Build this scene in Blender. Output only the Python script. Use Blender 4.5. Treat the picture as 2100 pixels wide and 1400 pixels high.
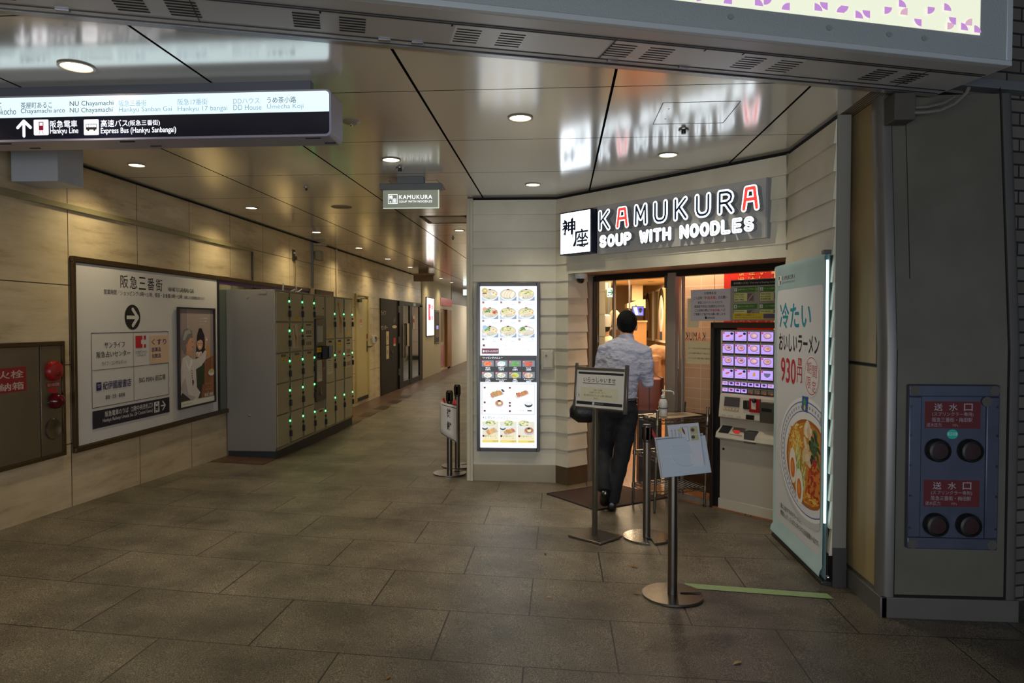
import bpy, bmesh, math, random
from mathutils import Vector as V, Matrix
from mathutils.geometry import tessellate_polygon
PI = math.pi
SC = bpy.context.scene
C = SC.collection
for _o in list(bpy.data.objects):
    bpy.data.objects.remove(_o)

# ---------------------------------------------------------------- camera
# world: x across the passage, y along it (away from the street), z up; eye 1.5 m above the datum
cam_d = bpy.data.cameras.new('camera')
cam_d.sensor_width = 36.0
cam_d.lens = 36.0 * 1440.0 / 2100.0
cam_d.clip_end = 200
cam = bpy.data.objects.new('camera', cam_d)
cam.location = (0, 0, 1.5)
cam.rotation_euler = (PI / 2 - math.atan(38 / 1440), 0, math.atan(98 / 1440))
C.objects.link(cam)
SC.camera = cam
SC.view_settings.view_transform = 'Standard'
SC.view_settings.look = 'None'
SC.view_settings.gamma = 1.0
SC.view_settings.use_curve_mapping = False
SC.view_settings.exposure = 0.0

# ---------------------------------------------------------------- night sky and street light
W = bpy.data.worlds.new('night')
SC.world = W
W.use_nodes = True
W.node_tree.nodes['Background'].inputs[0].default_value = (0.30, 0.50, 1.0, 1)
W.node_tree.nodes['Background'].inputs[1].default_value = 0.028
WARM = (1.0, 0.84, 0.49)
WHITE = (1.0, 0.89, 0.68)

def lamp(name, kind, loc, energy, color, parent=None, rot=(0, 0, 0), **kw):
    d = bpy.data.lights.new(name, kind)
    d.energy = energy
    d.color = color
    for k, v in kw.items():
        setattr(d, k, v)
    o = bpy.data.objects.new(name, d)
    o.location = loc
    o.rotation_euler = rot
    if parent:
        o.parent = parent
    C.objects.link(o)
    return o

def aim(o, p):
    o.rotation_euler = (V(p) - o.location).to_track_quat('-Z', 'Y').to_euler()

# shop fronts and street lamps across the street, behind the camera
_l = lamp('street_glow', 'AREA', (3.5, -7.0, 1.8), 45, (0.50, 0.68, 1.0), shape='RECTANGLE', size=7, size_y=2.5)
aim(_l, (1.6, 4.0, 1.0))
_l = lamp('street_glow_left', 'AREA', (-4.0, -5.0, 1.4), 90, (1.0, 0.92, 0.82), shape='RECTANGLE', size=5, size_y=2)
aim(_l, (-1.5, 5.0, 2.2))
_l = lamp('street_fill_low', 'AREA', (0.0, -4.5, 0.7), 190, (0.86, 0.93, 1.0), shape='RECTANGLE', size=7, size_y=1.0)  # added low fill, brightens ceiling, soffit and sign box from below
aim(_l, (0.2, 3.6, 3.0))
# the lit ceiling of the shop and of the far hall
_l = lamp('shop_ceiling_light', 'AREA', (1.15, 9.8, 2.335), 105, (1.0, 0.78, 0.50), shape='RECTANGLE', size=1.2, size_y=3.0)
_l = lamp('shop_entry_light', 'AREA', (0.9, 7.1, 2.335), 13, (1.0, 0.72, 0.45), shape='RECTANGLE', size=.8, size_y=.6)
_l = lamp('shop_deep_light', 'AREA', (1.1, 11.6, 2.21), 120, (1.0, 0.78, 0.50), shape='RECTANGLE', size=1.0, size_y=2.6)
_l = lamp('red_wall_light', 'AREA', (1.42, 6.72, 2.33), 16, (1.0, 0.74, 0.52), shape='RECTANGLE', size=.9, size_y=.15)
_l.rotation_euler = (0, 0, -0.80)
_l = lamp('far_hall_light', 'AREA', (-1.6, 28.6, 2.7), 160, (1.0, 0.92, 0.80), shape='RECTANGLE', size=3.0, size_y=1.5)
_l = lamp('far_hall_wall_light', 'SPOT', (-4.5, 28.2, 2.6), 420, (1.0, 0.93, 0.82), spot_size=1.5, spot_blend=.05)
aim(_l, (-4.6, 29.6, 0.0))

# ---------------------------------------------------------------- helpers
def lin(c):
    return tuple((x / 255 / 12.92) if x <= 10.3 else ((x / 255 + .055) / 1.055) ** 2.4 for x in c)

_M = {}
def M(name, rgb, rough=.5, metal=0.0, alpha=1.0, coat=0.0, trans=0.0, bump=0.0, bscale=60, spec=.5, var=0.0, vscale=3.0):
    if name in _M:
        return _M[name]
    m = bpy.data.materials.new(name)
    m.use_nodes = True
    nt = m.node_tree
    b = nt.nodes['Principled BSDF']
    c = lin(rgb) + (1,)
    b.inputs['Base Color'].default_value = c
    b.inputs['Roughness'].default_value = rough
    b.inputs['Metallic'].default_value = metal
    b.inputs['Alpha'].default_value = alpha
    b.inputs['Coat Weight'].default_value = coat
    b.inputs['Transmission Weight'].default_value = trans
    b.inputs['Specular IOR Level'].default_value = spec
    tc = nt.nodes.new('ShaderNodeTexCoord')
    n = nt.nodes.new('ShaderNodeTexNoise')
    n.inputs['Scale'].default_value = vscale
    n.inputs['Detail'].default_value = 5
    nt.links.new(tc.outputs['Object'], n.inputs['Vector'])
    mx = nt.nodes.new('ShaderNodeMix')
    mx.data_type = 'RGBA'
    mx.inputs[6].default_value = tuple(x * (1 - var) for x in c[:3]) + (1,)
    mx.inputs[7].default_value = tuple(min(1, x * (1 + var)) for x in c[:3]) + (1,)
    nt.links.new(n.outputs['Fac'], mx.inputs[0])
    nt.links.new(mx.outputs[2], b.inputs['Base Color'])
    if bump:
        n2 = nt.nodes.new('ShaderNodeTexNoise')
        n2.inputs['Scale'].default_value = bscale
        nt.links.new(tc.outputs['Object'], n2.inputs['Vector'])
        bp = nt.nodes.new('ShaderNodeBump')
        bp.inputs['Strength'].default_value = bump
        bp.inputs['Distance'].default_value = .01
        nt.links.new(n2.outputs['Fac'], bp.inputs['Height'])
        nt.links.new(bp.outputs['Normal'], b.inputs['Normal'])
    _M[name] = m
    return m

def E(rgb, s=1.0):
    """a face lit from behind or a lamp"""
    k = 'lit_%d_%d_%d_%g' % (*rgb, s)
    if k in _M:
        return _M[k]
    m = bpy.data.materials.new(k)
    m.use_nodes = True
    b = m.node_tree.nodes['Principled BSDF']
    c = lin(rgb) + (1,)
    b.inputs['Base Color'].default_value = tuple(x * .3 for x in c[:3]) + (1,)
    b.inputs['Roughness'].default_value = .3
    b.inputs['Emission Color'].default_value = c
    b.inputs['Emission Strength'].default_value = s
    _M[k] = m
    return m

def P(rgb):
    """printed ink / paper"""
    return M('ink_%d_%d_%d' % rgb, rgb, .6)

_s = [-0.112, -0.056, 0.001, 0.061, 0.047, -0.094]
def FZ(x, y):
    """height of the paving: it falls away from the left wall and towards the shop"""
    x = max(-4.0, min(4.0, x))
    q = max(0.5, min(y, 9.0))
    yy = min(y, 30.0)
    return _s[0] + _s[1] * x + _s[2] * yy + _s[3] * x * q * .1 + _s[4] * x * x * .1 + _s[5] * q * q * .01

class MB:
    def __init__(s, mat=None):
        s.v = []; s.f = []; s.mi = []; s.mats = []; s.k = 0; s.log = []
        s.T = Matrix.Identity(4)
        if mat: s.mat(mat)
    def mat(s, m):
        if m not in s.mats: s.mats.append(m)
        s.k = s.mats.index(m)
        return s
    def add(s, vs, fs):
        n = len(s.v)
        s.v += [tuple(s.T @ V(p)) for p in vs]
        s.f += [tuple(i + n for i in f) for f in fs]
        s.mi += [s.k] * len(fs)
        s.log.append((n, len(s.v), len(s.f) - len(fs), len(s.f), s.mats[s.k] if s.mats else None))
        return s
    def quad(s, a, b, c, d):
        return s.add([a, b, c, d], [(0, 1, 2, 3)])
    def box(s, x0, x1, y0, y1, z0, z1):
        v = [(x0, y0, z0), (x1, y0, z0), (x1, y1, z0), (x0, y1, z0), (x0, y0, z1), (x1, y0, z1), (x1, y1, z1), (x0, y1, z1)]
        return s.add(v, [(0, 3, 2, 1), (4, 5, 6, 7), (0, 1, 5, 4), (1, 2, 6, 5), (2, 3, 7, 6), (3, 0, 4, 7)])
    def prism(s, poly, y0, y1):
        """poly in (x,z), ccw seen from -y; extruded y0..y1"""
        n = len(poly)
        v = [(p[0], y0, p[1]) for p in poly] + [(p[0], y1, p[1]) for p in poly]
        f = [(i, i + n, (i + 1) % n + n, (i + 1) % n) for i in range(n)]
        t = tessellate_polygon([[V((p[0], p[1], 0)) for p in poly]])
        for a, b, c in t:
            A, B, D = poly[a], poly[b], poly[c]
            if (B[0] - A[0]) * (D[1] - A[1]) - (B[1] - A[1]) * (D[0] - A[0]) < 0: a, c = c, a
            f += [(a, b, c), (c + n, b + n, a + n)]
        return s.add(v, f)
    def slab(s, poly, z0, z1):
        """poly in (x,y), ccw seen from above"""
        n = len(poly)
        v = [(p[0], p[1], z0) for p in poly] + [(p[0], p[1], z1) for p in poly]
        f = [(i, (i + 1) % n, (i + 1) % n + n, i + n) for i in range(n)]
        t = tessellate_polygon([[V((p[0], p[1], 0)) for p in poly]])
        for a, b, c in t:
            A, B, D = poly[a], poly[b], poly[c]
            if (B[0] - A[0]) * (D[1] - A[1]) - (B[1] - A[1]) * (D[0] - A[0]) < 0: a, c = c, a
            f += [(a + n, b + n, c + n), (c, b, a)]
        return s.add(v, f)
    def loft(s, rings, cap=True):
        n = len(rings[0])
        v = [p for r in rings for p in r]
        f = []
        for i in range(len(rings) - 1):
            for j in range(n):
                k = (j + 1) % n
                f.append((i * n + j, i * n + k, (i + 1) * n + k, (i + 1) * n + j))
        if cap:
            f.append(tuple(reversed(range(n))))
            m = (len(rings) - 1) * n
            f.append(tuple(range(m, m + n)))
        return s.add(v, f)
    def tube(s, pts, r, n=8, side=None, cap=True):
        """r: number, list of numbers or list of (a,b); side: direction of a"""
        pts = [V(p) for p in pts]
        rs = r if isinstance(r, (list, tuple)) else [r] * len(pts)
        rs = [(q, q) if not isinstance(q, (list, tuple)) else q for q in rs]
        rings = []
        u = None
        for i, p in enumerate(pts):
            t = (pts[min(i + 1, len(pts) - 1)] - pts[max(i - 1, 0)]).normalized()
            if u is None:
                u = V(side) if side else t.orthogonal()
            u = (u - t * u.dot(t))
            if u.length < 1e-6: u = t.orthogonal()
            u.normalize()
            w = t.cross(u)
            rings.append([p + u * (rs[i][0] * math.cos(2 * PI * j / n)) + w * (rs[i][1] * math.sin(2 * PI * j / n)) for j in range(n)])
        return s.loft(rings, cap)
    def cyl(s, p0, p1, r, r1=None, n=20):
        return s.tube([p0, p1], [r, r if r1 is None else r1], n)
    def lathe(s, prof, n=32, o=(0, 0, 0)):
        """profile of (r,z) from bottom to top about z"""
        rings = [[(o[0] + max(r, 1e-4) * math.cos(2 * PI * j / n), o[1] + max(r, 1e-4) * math.sin(2 * PI * j / n), o[2] + z) for j in range(n)] for r, z in prof]
        return s.loft(rings)
    def pieces(s, name, parent=None, bevel=0.0, **k):
        """every box, tube or lathe added so far as an object of its own"""
        for v0, v1, f0, f1, mt in s.log:
            q = MB(mt); q.v = s.v[v0:v1]; q.f = [tuple(i - v0 for i in f) for f in s.f[f0:f1]]; q.mi = [0] * len(q.f)
            q.build(name, parent, bevel, **k)
    def ball(s, c, rx, ry=None, rz=None, n=20, m=12):
        ry = rx if ry is None else ry
        rz = rx if rz is None else rz
        rings = []
        for i in range(m + 1):
            a = -PI / 2 + PI * i / m
            q = max(math.cos(a), .01)
            rings.append([(c[0] + rx * q * math.cos(2 * PI * j / n), c[1] + ry * q * math.sin(2 * PI * j / n), c[2] + rz * math.sin(a)) for j in range(n)])
        return s.loft(rings)
    def build(s, name, parent=None, bevel=0.0, smooth=True, loc=None, seg=2, ang=.7):
        me = bpy.data.meshes.new(name)
        me.from_pydata(s.v, [], s.f)
        for m in s.mats: me.materials.append(m)
        me.polygons.foreach_set('material_index', s.mi)
        me.update()
        if smooth:
            me.shade_smooth()
            me.set_sharp_from_angle(angle=ang)
        o = bpy.data.objects.new(name, me)
        C.objects.link(o)
        if parent: o.parent = parent
        if loc: o.location = loc
        if bevel:
            b = o.modifiers.new('bevel', 'BEVEL')
            b.width = bevel; b.segments = seg; b.limit_method = 'ANGLE'; b.angle_limit = .6
        return o

_TX = {}
def text_tris(body, bold, sp):
    k = (body, bold, sp)
    if k not in _TX:
        cu = bpy.data.curves.new('lettering', 'FONT')
        cu.body = body; cu.offset = bold; cu.space_character = sp
        cu.resolution_u = 3
        cu.dimensions = '2D'; cu.fill_mode = 'BOTH'
        ob = bpy.data.objects.new('lettering', cu)
        me = ob.to_mesh()
        vs = [(v.co.x, v.co.y) for v in me.vertices]
        fs = [tuple(p.vertices) for p in me.polygons]
        ob.to_mesh_clear()
        bpy.data.objects.remove(ob)
        bpy.data.curves.remove(cu)
        _TX[k] = (vs, fs)
    return _TX[k]

class Art:
    """flat printed or back-lit graphics in the local (x,z) plane, seen from -y; every call lies a hair in front of the last"""
    def __init__(s, y=0.0, step=.0001):
        s.v = []; s.f = []; s.mi = []; s.mats = []; s.y = y; s.step = step; s.n = 0; s.fix = None
    def put(s, pts, fs, mat, n=None):
        if n is not None and s.fix is None and n >= s.n + .4: s.n += 1
        if mat not in s.mats: s.mats.append(mat)
        k = s.mats.index(mat)
        if s.fix is not None and n is None:
            s.fix += 1
            n = s.n + min(.9, s.fix * .012)
        y = s.y - s.step * (s.n if n is None else n)
        if n is None and s.fix is None: s.n += 1
        b = len(s.v)
        for p in pts: s.v.append((p[0], y, p[1]))
        for f in fs:
            a = 0
            for i in range(len(f)):
                A, B = pts[f[i]], pts[f[(i + 1) % len(f)]]
                a += A[0] * B[1] - A[1] * B[0]
            f = f if a >= 0 else tuple(reversed(f))
            s.f.append(tuple(i + b for i in f)); s.mi.append(k)
        return s
    def layer(s):
        """calls between layer() and end() share one depth"""
        s.fix = 1; return s
    def end(s):
        s.fix = None; s.n += 1; return s
    def rect(s, x0, z0, x1, z1, mat):
        return s.put([(x0, z0), (x1, z0), (x1, z1), (x0, z1)], [(0, 1, 2, 3)], mat)
    def poly(s, pts, mat):
        t = tessellate_polygon([[V((p[0], p[1], 0)) for p in pts]])
        return s.put(pts, [tuple(q) for q in t], mat)
    def ell(s, x, z, a, b, mat, n=24, rot=0, t0=0, t1=2 * PI):
        full = abs(t1 - t0 - 2 * PI) < 1e-6
        m = n if full else n + 1
        pts = []
        for i in range(m):
            t = t0 + (t1 - t0) * i / n
            p, q = a * math.cos(t), b * math.sin(t)
            pts.append((x + p * math.cos(rot) - q * math.sin(rot), z + p * math.sin(rot) + q * math.cos(rot)))
        if not full: pts.append((x, z))
        return s.put(pts, [tuple(range(len(pts)))], mat)
    def ring(s, x, z, a, b, w, mat, n=32):
        pts = [(x + a * math.cos(2 * PI * i / n), z + b * math.sin(2 * PI * i / n)) for i in range(n)]
        pts += [(x + (a - w) * math.cos(2 * PI * i / n), z + (b - w) * math.sin(2 * PI * i / n)) for i in range(n)]
        return s.put(pts, [(i, (i + 1) % n, (i + 1) % n + n, i + n) for i in range(n)], mat)
    def frame(s, x0, z0, x1, z1, w, mat):
        p = [(x0, z0), (x1, z0), (x1, z1), (x0, z1), (x0 + w, z0 + w), (x1 - w, z0 + w), (x1 - w, z1 - w), (x0 + w, z1 - w)]
        return s.put(p, [(0, 1, 5, 4), (1, 2, 6, 5), (2, 3, 7, 6), (3, 0, 4, 7)], mat)
    def line(s, pts, w, mat):
        """a stroke with round joints"""
        V2 = [V((p[0], p[1])) for p in pts]
        k0 = 0
        for a, b in zip(V2, V2[1:]):
            if (b - a).length < 1e-6: continue
            d = (b - a).normalized() * (w / 2)
            q = V((-d.y, d.x))
            k0 += 1
            s.put([tuple(a + q), tuple(a - q), tuple(b - q), tuple(b + q)], [(0, 1, 2, 3)], mat, s.n + .01 * (k0 % 40))
        for p in V2:
            k0 += 1
            s.put([(p.x + w / 2 * math.cos(PI * i / 4), p.y + w / 2 * math.sin(PI * i / 4)) for i in range(8)], [tuple(range(8))], mat, s.n + .01 * (k0 % 40))
        if s.fix is None: s.n += 1
        return s
    def text(s, body, x0, z0, x1, z1, mat, bold=0.0, sp=1.0, keep=None, mirror=False):
        """fit a line of text to a box; keep='l','c','r' keeps the glyphs' own proportions at the box height"""
        vs, fs = text_tris(body, 0, sp)
        if not vs: return s
        ax = min(v[0] for v in vs); bx = max(v[0] for v in vs)
        az = min(v[1] for v in vs); bz = max(v[1] for v in vs)
        kz = (z1 - z0) / max(bz - az, 1e-6)
        kx = (x1 - x0) / max(bx - ax, 1e-6)
        ox = x0
        if keep:
            kx = min(kx, kz)
            ox = {'l': x0, 'c': (x0 + x1) / 2 - (bx - ax) * kx / 2, 'r': x1 - (bx - ax) * kx}[keep]
        if bold and not mirror:
            # heavier strokes: the same outlines laid down again, shifted by a fraction of the stroke
            e = bold * .75 * (bz - az)
            for q_, (dx, dz) in enumerate(((-e, 0), (e, 0), (0, e), (0, -e))):
                s.put([(ox + (v[0] - ax + dx) * kx, z0 + (v[1] - az + dz) * kz) for v in vs], fs, mat, s.n + .12 * (q_ + 1))
        if mirror:
            return s.put([(x1 - (v[0] - ax) * kx, z0 + (v[1] - az) * kz) for v in vs], fs, mat)
        return s.put([(ox + (v[0] - ax) * kx, z0 + (v[1] - az) * kz) for v in vs], fs, mat)
    def build(s, name, parent=None, loc=None):
        me = bpy.data.meshes.new(name)
        me.from_pydata(s.v, [], s.f)
        for m in s.mats: me.materials.append(m)
        me.polygons.foreach_set('material_index', s.mi)
        me.update()
        o = bpy.data.objects.new(name, me)
        C.objects.link(o)
        if parent: o.parent = parent
        if loc: o.location = loc
        return o

def tag(o, label, cat, group=None):
    o['label'] = label; o['category'] = cat
    if group: o['group'] = group
    return o

def thing(name, label, cat, loc=(0, 0, 0), rz=0.0, group=None):
    o = bpy.data.objects.new(name, None)
    C.objects.link(o)
    o.location = loc; o.rotation_euler = (0, 0, rz)
    o.empty_display_size = .1
    return tag(o, label, cat, group)

def struct(o):
    o['kind'] = 'structure'
    return o

def node_mat(name):
    m = bpy.data.materials.new(name)
    m.use_nodes = True
    nt = m.node_tree
    return m, nt, nt.nodes['Principled BSDF'], nt.nodes.new('ShaderNodeTexCoord')

def nmath(nt, op, a, b=None, c=None):
    n = nt.nodes.new('ShaderNodeMath')
    n.operation = op
    for i, v in enumerate((a, b, c)):
        if v is None: continue
        if isinstance(v, (int, float)): n.inputs[i].default_value = v
        else: nt.links.new(v, n.inputs[i])
    return n.outputs[0]

def gridline(nt, sock, pitch, off, half):
    """1 on the joint lines of a coordinate, 0 between them"""
    f = nmath(nt, 'PINGPONG', nmath(nt, 'ADD', sock, 100 * pitch - off), pitch / 2)
    # ping-pong is 0 on every multiple of the pitch
    return nmath(nt, 'LESS_THAN', f, half)

def mixc(nt, fac, a, b):
    n = nt.nodes.new('ShaderNodeMix')
    n.data_type = 'RGBA'
    for i, v in ((0, fac), (6, a), (7, b)):
        if isinstance(v, (int, float)): n.inputs[i].default_value = v
        elif isinstance(v, tuple): n.inputs[i].default_value = v if len(v) == 4 else v + (1,)
        else: nt.links.new(v, n.inputs[i])
    return n.outputs[2]

def noise(nt, vec, scale, detail=4, rough=.5, stretch=None):
    if stretch:
        mp = nt.nodes.new('ShaderNodeMapping')
        mp.inputs['Scale'].default_value = stretch
        nt.links.new(vec, mp.inputs['Vector'])
        vec = mp.outputs[0]
    n = nt.nodes.new('ShaderNodeTexNoise')
    n.inputs['Scale'].default_value = scale
    n.inputs['Detail'].default_value = detail
    n.inputs['Roughness'].default_value = rough
    nt.links.new(vec, n.inputs['Vector'])
    return n.outputs['Fac']

def ramp(nt, fac, stops):
    n = nt.nodes.new('ShaderNodeValToRGB')
    e = n.color_ramp.elements
    while len(e) < len(stops): e.new(.5)
    for q, (p, c) in zip(e, stops):
        q.position = p; q.color = c if len(c) == 4 else tuple(c) + (1,)
    nt.links.new(fac, n.inputs[0])
    return n.outputs[0]

def bump(nt, b, h, strength=.3, dist=.01):
    n = nt.nodes.new('ShaderNodeBump')
    n.inputs['Strength'].default_value = strength
    n.inputs['Distance'].default_value = dist
    nt.links.new(h, n.inputs['Height'])
    nt.links.new(n.outputs[0], b.inputs['Normal'])

def sep(nt, v):
    n = nt.nodes.new('ShaderNodeSeparateXYZ')
    nt.links.new(v, n.inputs[0])
    return n.outputs

# common materials
STEEL = M('brushed_steel', (150, 150, 152), .28, 1.0)
DSTEEL = M('dark_steel', (92, 90, 88), .35, 1.0)
CHROME = M('chrome', (200, 200, 200), .12, 1.0)
BLACK = M('black_plastic', (14, 14, 15), .45)
DARK = M('dark_gap', (8, 8, 8), .9)
RED = M('red_paint', (150, 16, 18), .35)
WHITEP = M('white_plastic', (205, 205, 200), .4)
GREYP = M('grey_paint', (112, 114, 116), .45)
# ================================================================ the setting
XL = -3.899          # left wall
ZC = 2.79            # ceiling
B2 = V((-.037, 7.255)); DBC = V((.695, -.719)); NBC = V((-.719, -.695))   # 45-degree shop front: corner, run, outward normal
RBC = math.atan2(DBC.y, DBC.x)
def bc(s, off=0.0, z=0.0):
    p = B2 + DBC * s + NBC * off
    return V((p.x, p.y, z))

# --- paving
m, nt, b, tc = node_mat('granite_paving')
br = nt.nodes.new('ShaderNodeTexBrick')
mp = nt.nodes.new('ShaderNodeMapping')
mp.inputs['Location'].default_value = (.166, -3.25, 0)
nt.links.new(tc.outputs['Object'], mp.inputs['Vector'])
nt.links.new(mp.outputs[0], br.inputs['Vector'])
br.inputs['Scale'].default_value = 1; br.inputs['Brick Width'].default_value = .886; br.inputs['Row Height'].default_value = .585
br.inputs['Mortar Size'].default_value = .0042; br.inputs['Mortar Smooth'].default_value = .1
br.inputs['Color1'].default_value = (.9, .9, .9, 1); br.inputs['Color2'].default_value = (1.12, 1.12, 1.12, 1); br.inputs['Mortar'].default_value = (1, 1, 1, 1)
g1 = ramp(nt, noise(nt, tc.outputs['Object'], 190, 5, .7), [(.36, lin((38, 35, 31))), (.5, lin((101, 93, 81))), (.64, lin((172, 161, 141)))])
g2 = ramp(nt, noise(nt, tc.outputs['Object'], 2.2, 6, .62), [(.35, (.52, .51, .50)), (.62, (1.15, 1.13, 1.1))])
def mul(nt, a, b_):
    n = nt.nodes.new('ShaderNodeMix'); n.data_type = 'RGBA'; n.blend_type = 'MULTIPLY'; n.inputs[0].default_value = 1
    nt.links.new(a, n.inputs[6]); nt.links.new(b_, n.inputs[7]); return n.outputs[2]
col = mul(nt, mul(nt, g1, g2), br.outputs['Color'])
col = mixc(nt, br.outputs['Fac'], col, lin((30, 28, 26)))
nt.links.new(col, b.inputs['Base Color'])
b.inputs['Roughness'].default_value = .42
b.inputs['Specular IOR Level'].default_value = .55
h = nmath(nt, 'SUBTRACT', nmath(nt, 'MULTIPLY', noise(nt, tc.outputs['Object'], 130, 3), .25), br.outputs['Fac'])
bump(nt, b, h, .35, .004)
GRANITE = m
mb = MB(GRANITE)
xs = [XL + i * (7.0 - XL) / 44 for i in range(45)]
ys = [-3 + i * 34.2 / 120 for i in range(121)]
mb.add([(x, y, FZ(x, y)) for y in ys for x in xs], [(j * 45 + i, j * 45 + i + 1, (j + 1) * 45 + i + 1, (j + 1) * 45 + i) for j in range(120) for i in range(44)])
struct(mb.build('floor'))

# --- strip of brown tile along the left wall
m, nt, b, tc = node_mat('brown_tile')
br = nt.nodes.new('ShaderNodeTexBrick'); nt.links.new(tc.outputs['Object'], br.inputs['Vector'])
br.inputs['Scale'].default_value = 1; br.inputs['Brick Width'].default_value = .3; br.inputs['Row Height'].default_value = .3
br.inputs['Mortar Size'].default_value = .004; br.offset = 0
br.inputs['Color1'].default_value = lin((84, 57, 42)) + (1,); br.inputs['Color2'].default_value = lin((98, 71, 54)) + (1,); br.inputs['Mortar'].default_value = lin((52, 38, 30)) + (1,)
nt.links.new(br.outputs['Color'], b.inputs['Base Color']); b.inputs['Roughness'].default_value = .4
BROWNTILE = m
mb = MB(BROWNTILE)
n = 60
for i in range(n):
    y0 = 7.56 + i * (31 - 7.56) / n; y1 = 7.56 + (i + 1) * (31 - 7.56) / n
    x1a = XL + .61 - .004 * (y0 - 7.5); x1b = XL + .61 - .004 * (y1 - 7.5)
    mb.quad((XL, y0, FZ(XL, y0) + .004), (x1a, y0, FZ(x1a, y0) + .004), (x1b, y1, FZ(x1b, y1) + .004), (XL, y1, FZ(XL, y1) + .004))
struct(mb.build('floor_edge_strip'))
mb = MB(M('dark_brown_tile', (52, 36, 30), .4))
for y in (9.9, 10.9, 11.9, 12.9, 13.9, 14.9):
    x = XL + .42
    mb = MB(M('dark_brown_tile', (52, 36, 30), .4)); mb.quad((x, y, FZ(x, y) + .008), (x + .2, y, FZ(x + .2, y) + .008), (x + .2, y + .5, FZ(x + .2, y + .5) + .008), (x, y + .5, FZ(x, y + .5) + .008)); struct(mb.build('floor_tile_inlay'))

# --- marble-clad left wall
m, nt, b, tc = node_mat('cream_marble')
S = sep(nt, tc.outputs['Object'])
vein = ramp(nt, noise(nt, tc.outputs['Object'], 1.3, 9, .68, (1, 1.1, 7)), [(.30, lin((170, 148, 116))), (.45, lin((205, 186, 152))), (.7, lin((222, 205, 174)))])
blot = ramp(nt, noise(nt, tc.outputs['Object'], .9, 5, .6), [(.35, (.80, .79, .77)), (.65, (1.06, 1.05, 1.03))])
joint = nmath(nt, 'MAXIMUM', gridline(nt, S['Y'], .918, 5.343, .004), gridline(nt, S['Z'], .632, 2.432, .004))
nt.links.new(mixc(nt, joint, mul(nt, vein, blot), lin((60, 50, 36))), b.inputs['Base Color'])
b.inputs['Roughness'].default_value = .32
bump(nt, b, nmath(nt, 'SUBTRACT', 1.0, joint), .4, .005)
MARBLE = m
mb = MB(MARBLE)
mb.box(XL - .15, XL, -1, 19.64, -.6, ZC + .02)
struct(mb.build('wall_left'))
mb = MB(M('cream_plaster', (206, 196, 172), .55))
mb.box(XL - .15, XL + .02, 19.64, 22.68, -.6, ZC + .02)
struct(mb.build('wall_left_plaster'))
mb = MB(DARK)
mb.box(XL, XL + .012, 2.2, 19.6, ZC - .016, ZC)
struct(mb.build('trim_1'))

# --- pressed-metal ceiling panels
m, nt, b, tc = node_mat('ceiling_panels')
S = sep(nt, tc.outputs['Object'])
jx = gridline(nt, S['X'], 1.077, -.792, .0075); jy = gridline(nt, S['Y'], 1.064, 3.90, .0045)
joint = nmath(nt, 'MAXIMUM', jx, jy)
nt.links.new(mixc(nt, joint, lin((238, 233, 224)), lin((22, 20, 18))), b.inputs['Base Color'])
nt.links.new(nmath(nt, 'MULTIPLY_ADD', joint, .6, .14), b.inputs['Roughness'])
nt.links.new(nmath(nt, 'MULTIPLY_ADD', joint, -.5, .5), b.inputs['Metallic'])
nt.links.new(nmath(nt, 'MULTIPLY_ADD', joint, -.7, .7), b.inputs['Specular IOR Level'])
wv = noise(nt, tc.outputs['Object'], 1.5, 2, .5, (1, .6, 1))
bump(nt, b, nmath(nt, 'ADD', nmath(nt, 'MULTIPLY', wv, .6), nmath(nt, 'MULTIPLY', noise(nt, tc.outputs['Object'], 240, 2, .5, (3, .15, 1)), .012)), .10, .02)
CEIL = m
def sedge(x): return 4.058 + .3239 * (x - 1.73)
mb = MB(CEIL)
mb.slab([(XL - .05, sedge(XL - .05)), (1.73, 4.058), (1.73, 31.2), (XL - .05, 31.2)], ZC, ZC + .06)
struct(mb.build('ceiling'))

# --- clapboard shop front
m, nt, b, tc = node_mat('painted_clapboard')
wr = ramp(nt, noise(nt, tc.outputs['Object'], 3.0, 5, .6), [(.3, lin((196, 190, 170))), (.7, lin((212, 207, 188)))])
sp = nmath(nt, 'GREATER_THAN', noise(nt, tc.outputs['Object'], 40, 2, .5), .79)
nt.links.new(mixc(nt, sp, wr, lin((168, 158, 134))), b.inputs['Base Color'])
b.inputs['Roughness'].default_value = .55
CLAP = m
def offs(path, d):
    out = []
    for i, p in enumerate(path):
        ns = []
        for a, c in ((i - 1, i), (i, i + 1)):
            if a < 0 or c >= len(path): continue
            t = (path[c] - path[a]).normalized()
            ns.append(V((t.y, -t.x)))
        if len(ns) == 1: q = ns[0]
        else:
            q = (ns[0] + ns[1]).normalized(); q = q / max(q.dot(ns[0]), .3)
        out.append(p + q * d)
    return out
def clap(mb, path, zs, lip=.02, top=.003):
    """lapped boards along a plan path, outside on the right of travel"""
    for za, zb in zip(zs, zs[1:]):
        o = offs(path, lip); t = offs(path, top); k = offs(path, -.02)
        for i in range(len(path) - 1):
            mb.quad((*o[i], za), (*o[i + 1], za), (*t[i + 1], zb), (*t[i], zb))
            mb.quad((*k[i], za), (*k[i + 1], za), (*o[i + 1], za), (*o[i], za))
        mb.add([(*k[0], za), (*o[0], za), (*t[0], zb), (*k[0], zb)], [(0, 1, 2, 3)])
        mb.add([(*k[-1], za), (*o[-1], za), (*t[-1], zb), (*k[-1], zb)], [(3, 2, 1, 0)])
PITCH = .1722
zlow = [.032 + PITCH * i for i in range(0, 13)]      # up to 2.098
zhigh = [2.098 + PITCH * i for i in range(0, 4)] + [2.765]
A0 = V((-.897, 7.24)); C0 = V((1.716, 5.442)); D0 = V((1.716, 4.52))
Bp = B2 + DBC * .171; Bq = Bp - NBC * .27
mb = MB(CLAP)
clap(mb, [A0, B2, Bp, Bq], zlow)
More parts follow.
